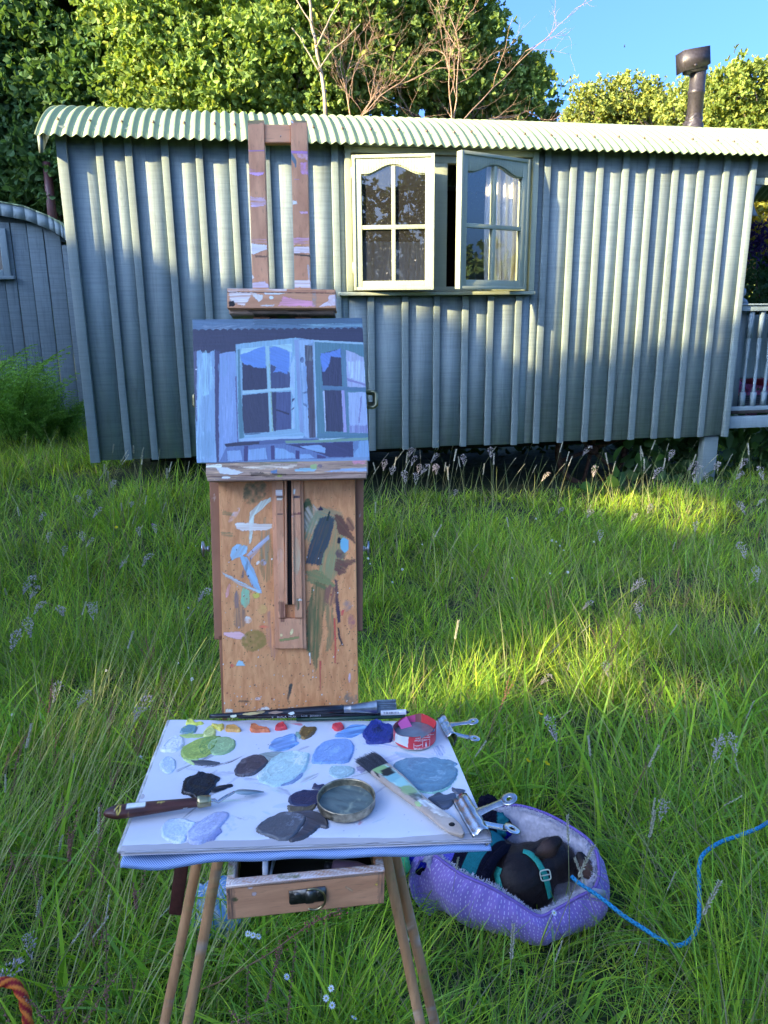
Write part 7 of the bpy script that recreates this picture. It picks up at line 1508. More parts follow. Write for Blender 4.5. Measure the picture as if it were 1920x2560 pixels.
cv = lambda pts: (np.array(pts, float) / 1.6265 + np.array([240, 1760]) - np.array(v4[:2])) * v4[2]
dab(cv([(960, 92), (975, 84), (1000, 84), (1010, 98), (1000, 108), (980, 112), (965, 104)]), G(225, 40, 60), .0045, 26, label='crimson dab', edge=.002)
dab(cv([(970, 132), (1000, 110), (1040, 88), (1090, 88), (1105, 100), (1080, 120), (1040, 138), (1000, 136)]), G(95, 145, 230), .002, 27, tool=20, label='blue streak beside the crimson dab')
dab(cv([(1085, 120), (1110, 85), (1140, 70), (1170, 85), (1205, 92), (1205, 150), (1170, 162), (1110, 165), (1095, 150)]), G(35, 50, 150), .0045, 28, label='ultramarine dab', cols=((G(20, 25, 70), .5, 4), (G(60, 90, 160), .64, 8)), swirl=.9)
dab(cv([(950, 272), (960, 255), (1000, 252), (1040, 258), (1050, 278), (1020, 298), (980, 302), (955, 292)]), G(150, 185, 215), .0014, 29)
dab(cv([(1058, 258), (1090, 252), (1105, 262), (1080, 282), (1062, 275)]), G(150, 150, 205), .0004, 30)
d7([(480, 720), (500, 680), (600, 640), (760, 620), (880, 632), (960, 620), (1050, 650), (1090, 650), (1100, 640), (1212, 690), (1170, 730), (1215, 760), (1200, 840), (1120, 940), (960, 1020), (880, 1020), (740, 990), (640, 920), (580, 820), (500, 780)], G(90, 130, 170), .0028, 31, label='big slate blue patch beside the broad brush', cols=((G(115, 150, 190), .5, 2), (G(120, 175, 185), .63, 7)), swirl=.8)
d7(ell(600, 730, 120, 70, 10), G(115, 155, 210), .0016, 32, swirl=.8); d7(ell(830, 700, 115, 55, 5), G(120, 155, 205), .0016, 33, swirl=.8)
d7([(640, 960), (740, 990), (900, 1022), (1100, 960), (1205, 860), (1190, 740), (1215, 780), (1205, 850), (1120, 960), (980, 1025), (860, 1025), (720, 1000)], G(130, 185, 190), .002, 34)
d7([(876, 1100), (930, 1060), (1000, 1022), (1080, 1050), (1170, 1030), (1200, 1060), (1180, 1120), (1120, 1200), (1030, 1208), (960, 1160)], G(60, 70, 100), .0022, 35, label='indigo patch near the bulldog clip', tool=15)
d7([(1150, 965), (1200, 980), (1290, 990), (1280, 1025), (1220, 1035), (1170, 1010)], G(62, 72, 105), .0015, 36)
dab([(1270, 930), (1280, 880), (1360, 830), (1500, 815), (1580, 830), (1590, 900), (1560, 950), (1450, 980), (1320, 975)], G(42, 48, 90), .0028, 37, label='navy patch left of the jar lid', cols=((G(75, 85, 130), .58, 2),), swirl=1.0)
dab([(1262, 970), (1330, 975), (1450, 980), (1540, 940), (1500, 1020), (1400, 1040), (1280, 1030)], G(95, 90, 85), .0012, 38, tool=80)
dab([(955, 1190), (985, 1150), (1080, 1090), (1220, 1030), (1300, 1040), (1420, 1060), (1440, 1110), (1380, 1200), (1300, 1290), (1180, 1305), (1060, 1270), (970, 1230)], G(80, 85, 105), .0028, 39, label='charcoal patch near the front edge', cols=((G(105, 115, 145), .52, 2), (G(62, 62, 80), .64, 6)), swirl=.9)
dab([(1280, 1310), (1380, 1220), (1430, 1100), (1300, 1040), (1500, 1025), (1620, 1060), (1650, 1100), (1655, 1190), (1580, 1180), (1520, 1230), (1400, 1300)], G(66, 66, 84), .0026, 40, tool=-25, cols=((G(95, 95, 115), .6, 2),))
dab([(5, 1230), (20, 1170), (100, 1105), (220, 1098), (330, 1130), (355, 1160), (270, 1260), (240, 1320), (140, 1332), (40, 1290)], G(180, 200, 248), .0018, 41, label='pale blue patch near the left front corner', cols=((G(200, 215, 250), .5, 2), (G(150, 165, 220), .64, 6)), swirl=.9)
dab([(260, 1260), (330, 1160), (430, 1100), (540, 1040), (640, 1032), (680, 1050), (660, 1100), (590, 1180), (560, 1230), (500, 1290), (400, 1340), (300, 1330)], G(150, 160, 220), .002, 42, label='lavender patch near the left front corner', cols=((G(170, 180, 235), .5, 2),), swirl=.8)
dab([(450, 1310), (540, 1240), (580, 1190), (610, 1220), (560, 1270), (520, 1300)], G(125, 135, 205), .001, 43)
dab([(1500, 790), (1530, 745), (1560, 765), (1620, 760), (1600, 800), (1540, 805)], G(45, 50, 90), .002, 44)

# ------------------------------------------------------------------ things standing on the pad
TOPZ = PZ + 0.0015
# red tin
tc = (onz(1038, 1868, TOPZ) + onz(1038, 1830, TOPZ)) / 2; rL, rR = onz(984, 1850, TOPZ), onz(1090, 1850, TOPZ); rr_ = np.linalg.norm(rR - rL) / 2; tc[0] = (rL[0] + rR[0]) / 2; tc[1] = tc[1] * 0.25 + rL[1] * 0.75
TH = 0.0225
def tin_marks(X, Y):
    """X, Y measured in the close view of the tin"""
    RED = alb(215, 35, 55); WH = alb(238, 232, 240); sh = []
    sh.append(([(365, 335), (760, 450), (700, 1055), (310, 880)], WH, 1, 0, None, 0))
    sh.append(([(918, 505), (1500, 440), (1500, 545), (1360, 640), (1080, 700), (960, 690), (925, 650)], WH, 1, 0, None, 0))
    sh.append(([(1110, 550), (1310, 520), (1330, 630), (1120, 680)], alb(20, 30, 60), 1, 0, None, 0)); sh.append(([(1365, 530), (1490, 490), (1495, 570), (1370, 625)], alb(60, 130, 215), 1, 0, None, 0))
    o_ = ell(1015, 605, 62, 60); i_ = ell(1015, 605, 36, 34); sh.append((o_, alb(30, 60, 60), 1, 0, None, 0)); sh.append((i_, WH, 1, 0, None, 0)); sh.append((ell(1030, 600, 14, 34, 20), alb(30, 60, 60), 1, 0, None, 0))
    for k in range(3): sh.append(([(1190, 560 + 36 * k), (1290, 545 + 36 * k), (1290, 556 + 36 * k), (1190, 572 + 36 * k)], WH, 1, 0, None, 0))
    rs_ = random.Random(4)
    for row, (x0, x1, y0, dy) in enumerate(((930, 1480, 735, -75), (930, 1340, 790, -45), (905, 1250, 842, -20))):
        x = x0
        while x < x1:
            w_ = rs_.uniform(16, 60); yy = y0 + dy * (x - x0) / (x1 - x0); sh.append(([(x, yy - 14), (x + w_, yy - 16), (x + w_, yy + 8), (x, yy + 10)], WH, .9, 0, None, 0)); x += w_ + 10
    for (a, b_) in (((890, 870), (1145, 860)), ((880, 1075), (1140, 1075)), ((1150, 860), (1360, 800)), ((1140, 1075), (1345, 1025))):
        sh.append(([(a[0], a[1] - 5), (b_[0], b_[1] - 5), (b_[0], b_[1] + 5), (a[0], a[1] + 5)], WH, 1, 0, None, 0))
    for (x, y0, y1, x2) in ((892, 865, 1080, 884), (1148, 860, 1075, 1140), (1360, 800, 1030, 1345)): sh.append(([(x - 5, y0), (x + 5, y0), (x2 + 5, y1), (x2 - 5, y1)], WH, 1, 0, None, 0))
    sh.append(([(900, 980), (960, 1000), (1030, 990), (1135, 950), (1135, 965), (1040, 1008), (960, 1020), (900, 996)], WH, 1, 0, None, 0)); sh.append(([(1240, 880), (1258, 880), (1262, 930), (1272, 960), (1268, 1025), (1225, 1028), (1224, 965), (1236, 930)], WH, 1, 0, None, 0))
    for k in range(8): sh.append(([(890 + k * 31, 1092), (912 + k * 31, 1092), (912 + k * 31, 1116), (890 + k * 31, 1116)], WH, .8, 0, None, 0))
    sh.append(([(265, 500), (330, 520), (320, 800), (262, 780)], alb(230, 120, 135), .6, 10, None, 0))
    return marks(X, Y, sh, (*RED, 1), 0, 5, 0.01)
na, nh = 300, 60; A_, Hh = np.meshgrid(np.linspace(0, 2 * np.pi, na, endpoint=False), np.linspace(0, 1, nh))
topv = TH * (1.0 + 0.10 * np.sin(A_ * 1.0 + 1.9) + 0.09 * (vn(A_ * 2.2, 0 * A_, 3) - .5) + 0.10 * np.exp(-((A_ - 1.15) / .5) ** 2) - 0.16 * np.exp(-((np.mod(A_ - 4.95, 6.283)) / .45) ** 2))
rad_ = rr_ * (1 + 0.03 * np.sin(A_ * 2 + .5) * Hh + 0.02 * np.sin(A_ * 7) * Hh ** 2 - 0.10 * sstep(0.14, 0, Hh))
P = np.stack([tc[0] + rad_ * np.cos(A_), tc[1] + rad_ * np.sin(A_), TOPZ + topv * Hh], -1)
px, py = proj(P); X = (px - 960) * 11.85; Y = (py - 1780) * 11.85; Cc_ = tin_marks(X, Y)
back = (np.sin(A_) > 0.0); Cc_[back, :3] = alb(205, 35, 50); Cc_[back & (np.abs(A_ - 1.0) < .05), :3] = alb(60, 140, 80); Cc_[back & (np.abs(A_ - 1.1) < .04), :3] = alb(230, 225, 200)
Cc_[Hh < 0.12] = (*alb(190, 190, 190), 1)
tin = thing('drink_can_base', 'cut down red drinks can with white label panels holding grey medium, on the pad', 'tin', (tc[0], tc[1], TOPZ))
i_ = np.arange(nh - 1)[:, None] * na; j_ = np.arange(na)[None]; Fq = np.stack([i_ + j_, i_ + (j_ + 1) % na, i_ + na + (j_ + 1) % na, i_ + na + j_], -1).reshape(-1, 4)
M['tin'] = attr_mat('printed_tin', 0.3, 0.5, 50, 0.1, 0.15, 0.06)
add('can_wall', P.reshape(-1, 3), Fq, M['tin'], tin, col=Cc_.reshape(-1, 4), smooth=True)
Pi = np.stack([tc[0] + (rad_ - .0008) * np.cos(A_), tc[1] + (rad_ - .0008) * np.sin(A_), TOPZ + topv * Hh], -1)
ci = np.ones((nh, na, 3)) * alb(150, 90, 100); ci[np.abs(A_ - 2.0) < .5] = alb(225, 70, 160); ci[A_ < 1.2] = alb(215, 40, 55)
add('can_lining', Pi.reshape(-1, 3), Fq[:, ::-1], M['tin'], tin, col=ci.reshape(-1, 3), smooth=True)
lathe((tc[0], tc[1], TOPZ), [(0, .0115), (rr_ * .97, .0115)], 40).build('grey_medium', plain('grey_turps', (0.17, 0.19, 0.21), 0.18, 0, 0.2, 60, 0.1), tin)
# pinched fold of lining
mb = MB(); f0 = proj
mb.put([(tc[0] - rr_ * .62, tc[1] + rr_ * .3, TOPZ + .011), (tc[0] - rr_ * .1, tc[1] + rr_ * .55, TOPZ + .011), (tc[0] - rr_ * .35, tc[1] + rr_ * .88, TOPZ + .0225), (tc[0] - rr_ * .8, tc[1] + rr_ * .5, TOPZ + .018)], [[0, 1, 2], [0, 2, 3]], alb(230, 75, 170)); mb.build('folded_edge', M['tin'], tin)

# jar lid with dark medium
lL, lR = onz(792, 2005, TOPZ + .006), onz(939, 2000, TOPZ + .006); lr = np.linalg.norm(lR - lL) / 2 * 0.99; lc = (lL + lR) / 2; lc[2] = TOPZ
lid = thing('jar_lid', 'upturned gold metal jar lid with a pool of smeared grey medium', 'jar lid', lc)
prof = [(lr * .9, 0), (lr * .97, .001), (lr, .003), (lr * .985, .0045), (lr * 1.0, .006), (lr * .985, .008), (lr * .985, .0105), (lr * 1.005, .0115), (lr * 1.01, .013), (lr * .995, .014), (lr * .97, .0135), (lr * .955, .0115), (lr * .97, .0095), (lr * .95, .0085), (lr * .965, .007), (lr * .95, .005), (lr * .92, .0028), (0, .0025)]
lathe(lc, prof, 72).build('lid_shell', plain('worn_gold_lid', (0.46, 0.38, 0.25), 0.32, 0.9, 0.45, 120, 0.35), lid, smooth=True)
na, nr = 90, 26; A_, Rr = np.meshgrid(np.linspace(0, 2 * np.pi, na), np.linspace(0, 1, nr)); xx, yy = Rr * np.cos(A_), Rr * np.sin(A_)
st_ = fbm(xx * 2 + 4, yy * 7 + xx * 3, 33, 4); P = np.stack([lc[0] + xx * lr * .93, lc[1] + yy * lr * .93, lc[2] + .0038 + .0008 * st_ + .0008 * Rr ** 3], -1)
cc = np.ones(xx.shape + (3,)) * alb(85, 105, 118) * (1 + 1.0 * (st_ - .47))[..., None]; m_ = sstep(.55, .7, fbm(xx * 3, yy * 2 + 9, 35))[..., None]; cc = cc * (1 - m_) + alb(130, 145, 145) * m_
add('smeared_medium', P.reshape(-1, 3), grid_faces(na, nr), M['paint'], lid, col=cc.reshape(-1, 3), smooth=True)

# palette knife
k0, k1, k2, k3, k4 = onz(258, 2034, TOPZ + .011), onz(512, 2003, TOPZ + .010), onz(545, 2005, TOPZ + .006), onz(586, 1980, TOPZ + .010), onz(660, 1980, TOPZ + .0025)
kn = thing('palette_knife', 'palette knife with a long dark wooden handle and cranked steel blade', 'palette knife', (k0 + k1) / 2 - [0, 0, .01])
hd = unit(k1 - k0); L = np.linalg.norm(k1 - k0); kp = Plane(k0, hd, (-hd[1], hd[0], 0))
xs = np.linspace(0, 1, 60); V = []; Cn = []
for x in xs:
    r1 = 0.0102 * min(1, max(x, .0008) / .13) ** .42 * (1 - .30 * sstep(.25, 1, x)); r2 = r1 * .75
    for t in np.linspace(0, 2 * np.pi, 16, endpoint=False): V.append(kp.w(x * L * .93, r1 * math.cos(t), r2 * math.sin(t)))
V = np.array(V); X = np.repeat(xs, 16) * 900; Y = np.tile(np.arange(16) * 12.0, 60)
C = marks(X, Y, [(ell(150, 60, 26, 26), alb(215, 190, 60), .9, 4, None, 0), (ell(150, 60, 15, 15), alb(10, 8, 8), 1, 1, None, 0), ([(220, 30), (400, 30), (400, 66), (220, 66)], alb(222, 215, 232), .97, 5, None, 0), (ell(550, 50, 40, 10), alb(200, 180, 80), .6, 8, None, 0), (ell(780, 110, 24, 10), alb(235, 235, 240), .9, 4, None, 0), (ell(430, 140, 14, 8), alb(210, 190, 90), .8, 4, None, 0), (ell(240, 100, 8, 30), alb(190, 160, 80), .6, 4, None, 0)], (1, 1, 1, 0), 4, 3, .05)
Fs = [[i * 16 + j, (i + 1) * 16 + j, (i + 1) * 16 + (j + 1) % 16, i * 16 + (j + 1) % 16][::-1] for i in range(59) for j in range(16)] + [list(range(16)), [59 * 16 + k for k in range(16)][::-1]]
M['dkwood'] = wood_mat('dark_handle_wood', np.array([0.13, 0.045, 0.03]), np.array([0.045, 0.018, 0.015]), (10, 60, 60), 0.3, True, 0.3)
add('handle', V, Fs, M['dkwood'], kn, col=C, smooth=True)
lathe(k0 + hd * L * .925, [(0, 0), (.0072, 0), (.0076, .004), (.0070, .012), (.0066, .0165), (0, .017)], 20, hd).build('ferrule', M['brass'], kn, smooth=True)
mb = MB(); tube([k1 - hd * .003, k1 + hd * .012, k2, (k2 + k3) / 2 + [0, 0, .001], k3], [.0024, .002, .0021, .0019, .0016], 8, mb=mb); mb.build('neck', M['chrome'], kn, smooth=True)
bd = unit(k4 - k3); bs = np.cross([0, 0, 1.], bd); bs /= np.linalg.norm(bs); bl = np.linalg.norm(k4 - k3); mb = MB()
out_ = [(0, .0015), (.12, .0045), (.3, .006), (.7, .004), (1, .0006), (1, -.0006), (.7, -.0035), (.4, -.0065), (.15, -.0045), (0, -.0015)]
mb.put([k3 + bd * bl * a + bs * b_ + [0, 0, .0004] for a, b_ in out_] + [k3 + bd * bl * a + bs * b_ - [0, 0, .0004] for a, b_ in out_], [list(range(10))[::-1], list(range(10, 20))] + [[i, (i + 1) % 10, 10 + (i + 1) % 10, 10 + i] for i in range(10)]); mb.build('blade', plain('paint_smeared_blade', (0.28, 0.36, 0.38), 0.35, 0.3, 0.1), kn)

# broad old varnish brush
def flatbrush(tip, ferr, waist, end, wt, wf, ww, we, th_):
    """centre line pixels and widths in metres"""
    return None
b0, b1, b2, b3, b4 = onz(914, 1893, TOPZ + .004), onz(950, 1922, TOPZ + .006), onz(1038, 1996, TOPZ + .008), onz(1112, 2052, TOPZ + .006), onz(1158, 2090, TOPZ + .004)
br_ = thing('varnish_brush', 'broad flat brush with splayed bristles and a paint crusted handle with a hole', 'brush', (b0 + b4) / 2 - [0, 0, .008])
ln = [b1, b1 * .5 + b2 * .5 + [0, 0, .0005], b2, b2 * .5 + b3 * .5, b3, b3 * .45 + b4 * .55, b4]; wd = [.0155, .0150, .0105, .0095, .0118, .0105, .0025]
tt = np.linspace(0, 6, 90); cl = np.stack([np.interp(tt, range(7), [p[k] for p in ln]) for k in range(3)], 1); wv = np.interp(tt, range(7), wd); wv = np.convolve(np.pad(wv, 5, 'edge'), np.ones(11) / 11, 'valid'); wv[-1] = .0008; wv[-2] = .003; wv[-3] = .0045
ax = unit(b4 - b1); sd = np.cross([0, 0, 1.], ax); sd /= np.linalg.norm(sd); upv = np.cross(ax, sd)
ncs = 40; V = []
for i in range(90):
    hgt = .0045 if i < 26 else .0045 - .0015 * sstep(26, 60, i)
    for t in np.linspace(0, 2 * np.pi, ncs, endpoint=False):
        ct, st = math.cos(t), math.sin(t); V.append(cl[i] + sd * wv[i] * np.sign(ct) * abs(ct) ** .6 + upv * hgt * np.sign(st) * abs(st) ** .55)
V = np.array(V); px, py = proj(V); X = (px - v7[0]) * v7[2]; Y = (py - v7[1]) * v7[2]
BS = [([(200, 690), (400, 700), (620, 860), (800, 1040), (760, 1080), (560, 960), (380, 860)], alb(150, 185, 200), .98, 10, 40, .4), ([(225, 745), (340, 690), (420, 730), (330, 800), (260, 790)], alb(130, 170, 120), 1, 8, None, 0), ([(330, 770), (440, 720), (500, 790), (420, 830), (340, 830)], alb(30, 35, 45), 1, 12, None, 0), ([(250, 770), (300, 800), (330, 850), (290, 830)], alb(30, 35, 45), 1, 6, None, 0), ([(380, 830), (500, 790), (560, 830), (540, 900), (440, 900)], alb(110, 170, 200), .95, 10, None, 0), ([(500, 870), (600, 850), (640, 920), (560, 960), (500, 940)], alb(135, 190, 210), .95, 10, None, 0),
      ([(540, 950), (680, 930), (760, 1010), (680, 1060), (580, 1010)], alb(130, 160, 120), .95, 14, None, 0), ([(640, 1020), (760, 1010), (820, 1080), (740, 1130), (680, 1080)], alb(75, 85, 90), .85, 14, None, 0), ([(740, 1080), (880, 1110), (960, 1190), (860, 1200), (780, 1150)], alb(185, 195, 225), .85, 18, 40, .4), ([(860, 1130), (1000, 1190), (1120, 1260), (1180, 1320), (1050, 1300), (900, 1230)], alb(205, 205, 225), .75, 20, 40, .4), (ell(760, 1150, 40, 30, 30), alb(150, 190, 130), .7, 12, None, 0)]
C = marks(X, Y, BS, (1, 1, 1, 0), 4, 41, .02)
Fs = [[i * ncs + j, (i + 1) * ncs + j, (i + 1) * ncs + (j + 1) % ncs, i * ncs + (j + 1) % ncs][::-1] for i in range(89) for j in range(ncs)] + [list(range(ncs)), [89 * ncs + k for k in range(ncs)][::-1]]
M['palewood'] = wood_mat('pale_brush_wood', np.array([0.66, 0.52, 0.40]), np.array([0.50, 0.36, 0.26]), (30, 30, 30), 0.45, True, 0.25)
add('handle', V, Fs, M['palewood'], br_, col=C, smooth=True)
lathe(b3 * .62 + b4 * .38 + upv * .00295, [(0, 0), (.0033, 0), (.0038, .0002), (0, .0003)], 20, upv).build('hole', M['chassis_and_shade'], br_)
mb = MB(); R = np.random.default_rng(4); bdir = unit(b0 - b1)
for k in range(520):
    s = R.uniform(-1, 1); h = R.uniform(-1, 1); a = b1 + ax * .001 + sd * s * .0145 + upv * h * .0035; e = b0 + sd * s * .0165 + upv * (h * .003 + .0005) + bdir * R.normal() * .0028 + sd * R.normal() * .0008
    mid = (a + e) / 2 + upv * .001; tube([a, mid, e], [.00035, .00032, .00012], 3, False, np.array([.035, .038, .05]) * R.uniform(.5, 2.6), mb)
tag(mb.build('bristles', M['paint'], br_), None, None, None, 'stuff')

# brushes lying behind the pad against the panel
M['black'] = plain('black_lacquer', (0.012, 0.012, 0.016), 0.22, 0, 0.3, 50, 0.05, 0.6)
M['gold'] = plain('gold_print', (0.62, 0.50, 0.26), 0.5, 0.2)
M['whiteprint'] = plain('white_print', (0.75, 0.75, 0.75), 0.6)
BZ = PZ + 0.010
def text_on(txt, p, xdir, ydir, size, mat, parent, name='lettering'):
    cu = bpy.data.curves.new('text', 'FONT'); cu.body = txt; cu.size = size; cu.extrude = 0.0001; cu.align_x = 'LEFT'
    o = bpy.data.objects.new('text', cu); COL.objects.link(o); bpy.context.view_layer.update()
    me = bpy.data.meshes.new_from_object(o.evaluated_get(bpy.context.evaluated_depsgraph_get())); bpy.data.objects.remove(o)
    x = unit(np.array(xdir, float)); y = np.array(ydir, float); y = unit(y - y.dot(x) * x); z = np.cross(x, y)
    co = np.array([v.co[:] for v in me.vertices]); fs = [list(p_.vertices) for p_ in me.polygons]
    V = np.array(p) + co[:, :1] * x + co[:, 1:2] * y + co[:, 2:3] * z
    return add(name, V, fs, mat, parent)
def round_brush(name, label, pa, pb, r0, r1, fer=None):
    t = thing(name, label, 'brush', (pa + pb) / 2); return t
yb = 1.062
def bp(px, py, z): return onz(px, py, z)
# large flat hog brush: handle end left, bristle right
a0, a1 = bp(523, 1791, BZ + .004), bp(860, 1772, BZ + .010); a2 = bp(942, 1766, BZ + .010); a3 = bp(989, 1765, BZ + .010)
hb = round_brush('hog_brush', 'thick black handled hog bristle brush with wide silver ferrule and blue grey bristles', a0, a2, 0, 0)
d_ = unit(a1 - a0); L = np.linalg.norm(a1 - a0)
lathe(a0, [(0, 0), (.0028, .0005), (.0034, .01), (.0042, L * .3), (.0058, L * .6), (.0066, L * .85), (.006, L), (0, L)], 20, d_).build('handle', M['black'], hb, smooth=True)
s_ = np.array([0, .35, 1.]); s_ = unit(s_ - s_.dot(d_) * d_); n_ = np.cross(d_, s_)
mb = MB(); V = []; rings = [(0, .0062, .0062), (.010, .0064, .006), (.0105, .0068, .0062), (.012, .0064, .0058), (.014, .0068, .0060), (.016, .0064, .0055), (.05, .0098, .0030)]
Lf = np.linalg.norm(a2 - a1); rings = [(a * Lf / .05, b_, c_) for a, b_, c_ in rings]
for a, b_, c_ in rings:
    for t in np.linspace(0, 2 * np.pi, 20, endpoint=False): V.append(a1 + d_ * a + s_ * b_ * math.cos(t) + n_ * c_ * math.sin(t))
mb.put(V, [[i * 20 + j, i * 20 + (j + 1) % 20, (i + 1) * 20 + (j + 1) % 20, (i + 1) * 20 + j] for i in range(len(rings) - 1) for j in range(20)]); mb.build('ferrule', M['zinc'], hb, smooth=True)
mb = MB(); R = np.random.default_rng(6)
for k in range(260):
    s = R.uniform(-1, 1); a = a2 - d_ * .002 + s_ * s * .0092 + n_ * R.uniform(-.0022, .0022); e = a3 + s_ * s * .0098 + n_ * R.uniform(-.002, .002) + d_ * R.normal() * .0008
    tube([a, e], [.0005, .0003], 3, False, np.array([.22, .30, .36]) * R.uniform(.4, 1.4), mb)
tag(mb.build('bristles', M['paint'], hb), None, None, None, 'stuff')
vc = unit(CAM - a1)
gold_at = lambda px, py: bp(px, py, BZ + .009) + vc * .0068
text_on("ARTISTS' SERIES B42 PURE HOG CHINA", gold_at(803, 1769), -d_, -s_, .0046, M['gold'], hb)
text_on("50", gold_at(818, 1767), -d_, -s_, .0052, M['gold'], hb)
mb = MB()
for (x, y, l_, c_) in ((628, 1784, .022, (190, 170, 120)), (650, 1781, .016, (150, 130, 95)), (690, 1781, .02, (150, 120, 110)), (730, 1783, .010, (230, 225, 230)), (585, 1790, .01, (215, 210, 200))):
    p = gold_at(x, y) - vc * .0022; R = np.random.default_rng(x); q = [p + d_ * l_ * (math.cos(t) * .5) * R.uniform(.7, 1.2) + s_ * .0022 * math.sin(t) * R.uniform(.7, 1.3) + d_ * .4 * .0022 * math.sin(t) for t in np.linspace(0, 6.28, 12, endpoint=False)]
    mb.put(q, [list(range(12))], alb(*c_)); 
mb.build('dried_paint', M['paint'], hb)
# slim black brush with a barcode sleeve
c0, c1 = bp(595, 1794, BZ - .002), bp(952, 1782, BZ + .001); c2 = bp(1015, 1781, BZ); c3 = bp(1023, 1781, BZ)
sb = round_brush('hog_brush', 'slim black brush lying in front, with white printed name and a barcode sleeve', c0, c2, 0, 0)
d2 = unit(c2 - c0); lathe(c0, [(0, 0), (.0018, .0005), (.0026, .04), (.0034, .13), (.0036, np.linalg.norm(c2 - c0)), (.0030, np.linalg.norm(c2 - c0) + .001), (.0004, np.linalg.norm(c3 - c0))], 16, d2).build('handle', M['black'], sb, smooth=True)
lathe(c1, [(.0040, 0), (.0041, np.linalg.norm(c2 - c1))], 20, d2).build('barcode_sleeve', plain('white_sleeve', (.75, .75, .75), .5, 0, .05), sb, smooth=True)
s2 = np.array([0, .35, 1.]); s2 = unit(s2 - s2.dot(d2) * d2); vc2 = unit(CAM - c1); mb = MB(); R = random.Random(8); x = .004; LL = np.linalg.norm(c2 - c1)
n2 = unit(vc2 - vc2.dot(d2) * d2)
while x < LL * .72:
    w_ = R.choice([.0003, .0006, .0009]); p = c1 + d2 * x + n2 * .00415; q = np.cross(n2, d2); mb.put([p - q * .0019, p + d2 * w_ - q * .0019, p + d2 * w_ + q * .0012, p + q * .0012], [[0, 1, 2, 3]], np.array([.03, .03, .03])); x += w_ + R.choice([.0004, .0007, .001])
mb.build('barcode_lines', M['paint'], sb)
q2 = -np.cross(n2, d2)
q2 = q2 if q2[2] > 0 else -q2
text_on("0    BLACK  HOG", bp(680, 1793, BZ - .001) + n2 * .0036 - q2 * .0012, d2, q2, .0048, M['whiteprint'], sb)
text_on("S.336   Jackson's", bp(753, 1790, BZ - .001) + n2 * .0037 - q2 * .0012, d2, q2, .0045, M['whiteprint'], sb)
# dark green brush under it
g0, g1 = bp(740, 1799, PZ + .004), bp(1012, 1790, PZ + .004); gbh = thing('brush_handle', 'dark green brush handle half hidden beneath the slim black brush', 'brush', (g0 + g1) / 2)
lathe(g0, [(0, 0), (.003, .001), (.0035, .1), (.0033, np.linalg.norm(g1 - g0)), (0, np.linalg.norm(g1 - g0) + .001)], 14, unit(g1 - g0)).build('handle', plain('green_lacquer', (0.015, 0.06, 0.04), .25), gbh, smooth=True)

# bulldog clips
def clip(label, c_px, j_px, e1_px, e2_px, bar_px, wcap, s):
    """bar_px: the two ends of the gripping bar; j: joint; e1/e2: ends of the upper and lower ears"""
    ba, bb = onz(*bar_px[0], TOPZ + .003), onz(*bar_px[1], TOPZ + .003); t = thing('bulldog_clip', label, 'clip', (ba + bb) / 2)
    ad = unit(bb - ba); outw = np.cross(ad, [0, 0, 1.]); outw = outw if outw[0] > 0 else -outw; mb = MB(); L = np.linalg.norm(bb - ba)
    prof = [(-.010 * s, -.0018), (-.008 * s, .0005), (-.005 * s, .0006), (-.003 * s, .0040 * s), (.0015 * s, .0065 * s), (.006 * s, .0050 * s), (.009 * s, .0000), (.0095 * s, -.006 * s), (.007 * s, -.0125 * s), (.003 * s, -.0175)]
    n_ = 10; V = [ba + ad * L * (i / (n_ - 1)) + outw * a + np.array([0, 0, h + (.0006 * math.sin(i * 2.2))]) for i in range(n_) for a, h in prof]; k = len(prof)
    mb.put(V, [[i * k + j, i * k + j + 1, (i + 1) * k + j + 1, (i + 1) * k + j] for i in range(n_ - 1) for j in range(k - 1)])
    o = mb.build('jaw', M['chrome'], t, smooth=True); o.modifiers.new('Solidify', 'SOLIDIFY').thickness = .0009
    mid = (ba + bb) / 2
    for ei, (ex, ey, ez) in enumerate((e1_px, e2_px)):
        st_ = mid + outw * .006 * s + np.array([0, 0, .0035 if ei == 0 else -.010]); e = onz(ex, ey, ez); dr = unit(e - st_); sdv = unit(ad - ad.dot(dr) * dr); L2 = np.linalg.norm(e - st_); w_ = wcap
        up_ = np.cross(dr, sdv); up_ = up_ if up_[2] > 0 else -up_
        mb = MB(); ns = 14; m_ = 15; V = []
        for i in range(ns):
            f_ = i / (ns - 1); wd_ = w_ * (.75 - .2 * math.sin(f_ * math.pi * .8)); 
            for j in range(m_): q = -1 + 2 * j / (m_ - 1); V.append(st_ + dr * (L2 - w_ * .8) * f_ + sdv * wd_ * q + up_ * (.0014 * s * (1 - q * q)) * (1 if ei == 0 else -1))
        mb.put(V, [[i * m_ + j, i * m_ + j + 1, (i + 1) * m_ + j + 1, (i + 1) * m_ + j] for i in range(ns - 1) for j in range(m_ - 1)])
        # round end with a hole
        V = []; 
        for rr0, h in ((w_ * .28, 0.0), (w_ * .45, .0002), (w_ * .9, .0006 * s), (w_, 0.0), (w_ * 1.02, -.001)):
            for th in np.linspace(0, 2 * np.pi, 28, endpoint=False): V.append(e + dr * rr0 * math.cos(th) + sdv * rr0 * math.sin(th) + up_ * (h + .0008))
        mb.put(V, [[i * 28 + j, i * 28 + (j + 1) % 28, (i + 1) * 28 + (j + 1) % 28, (i + 1) * 28 + j] for i in range(4) for j in range(28)])
        o = mb.build('ear', M['chrome'], t, smooth=True); o.modifiers.new('Solidify', 'SOLIDIFY').thickness = .0008
clip('small bulldog clip gripping the pad near the red can', None, None, (1182, 1804, TOPZ + .012), (1186, 1846, TOPZ - .012), [(1104, 1794), (1130, 1842)], .0085, .75)
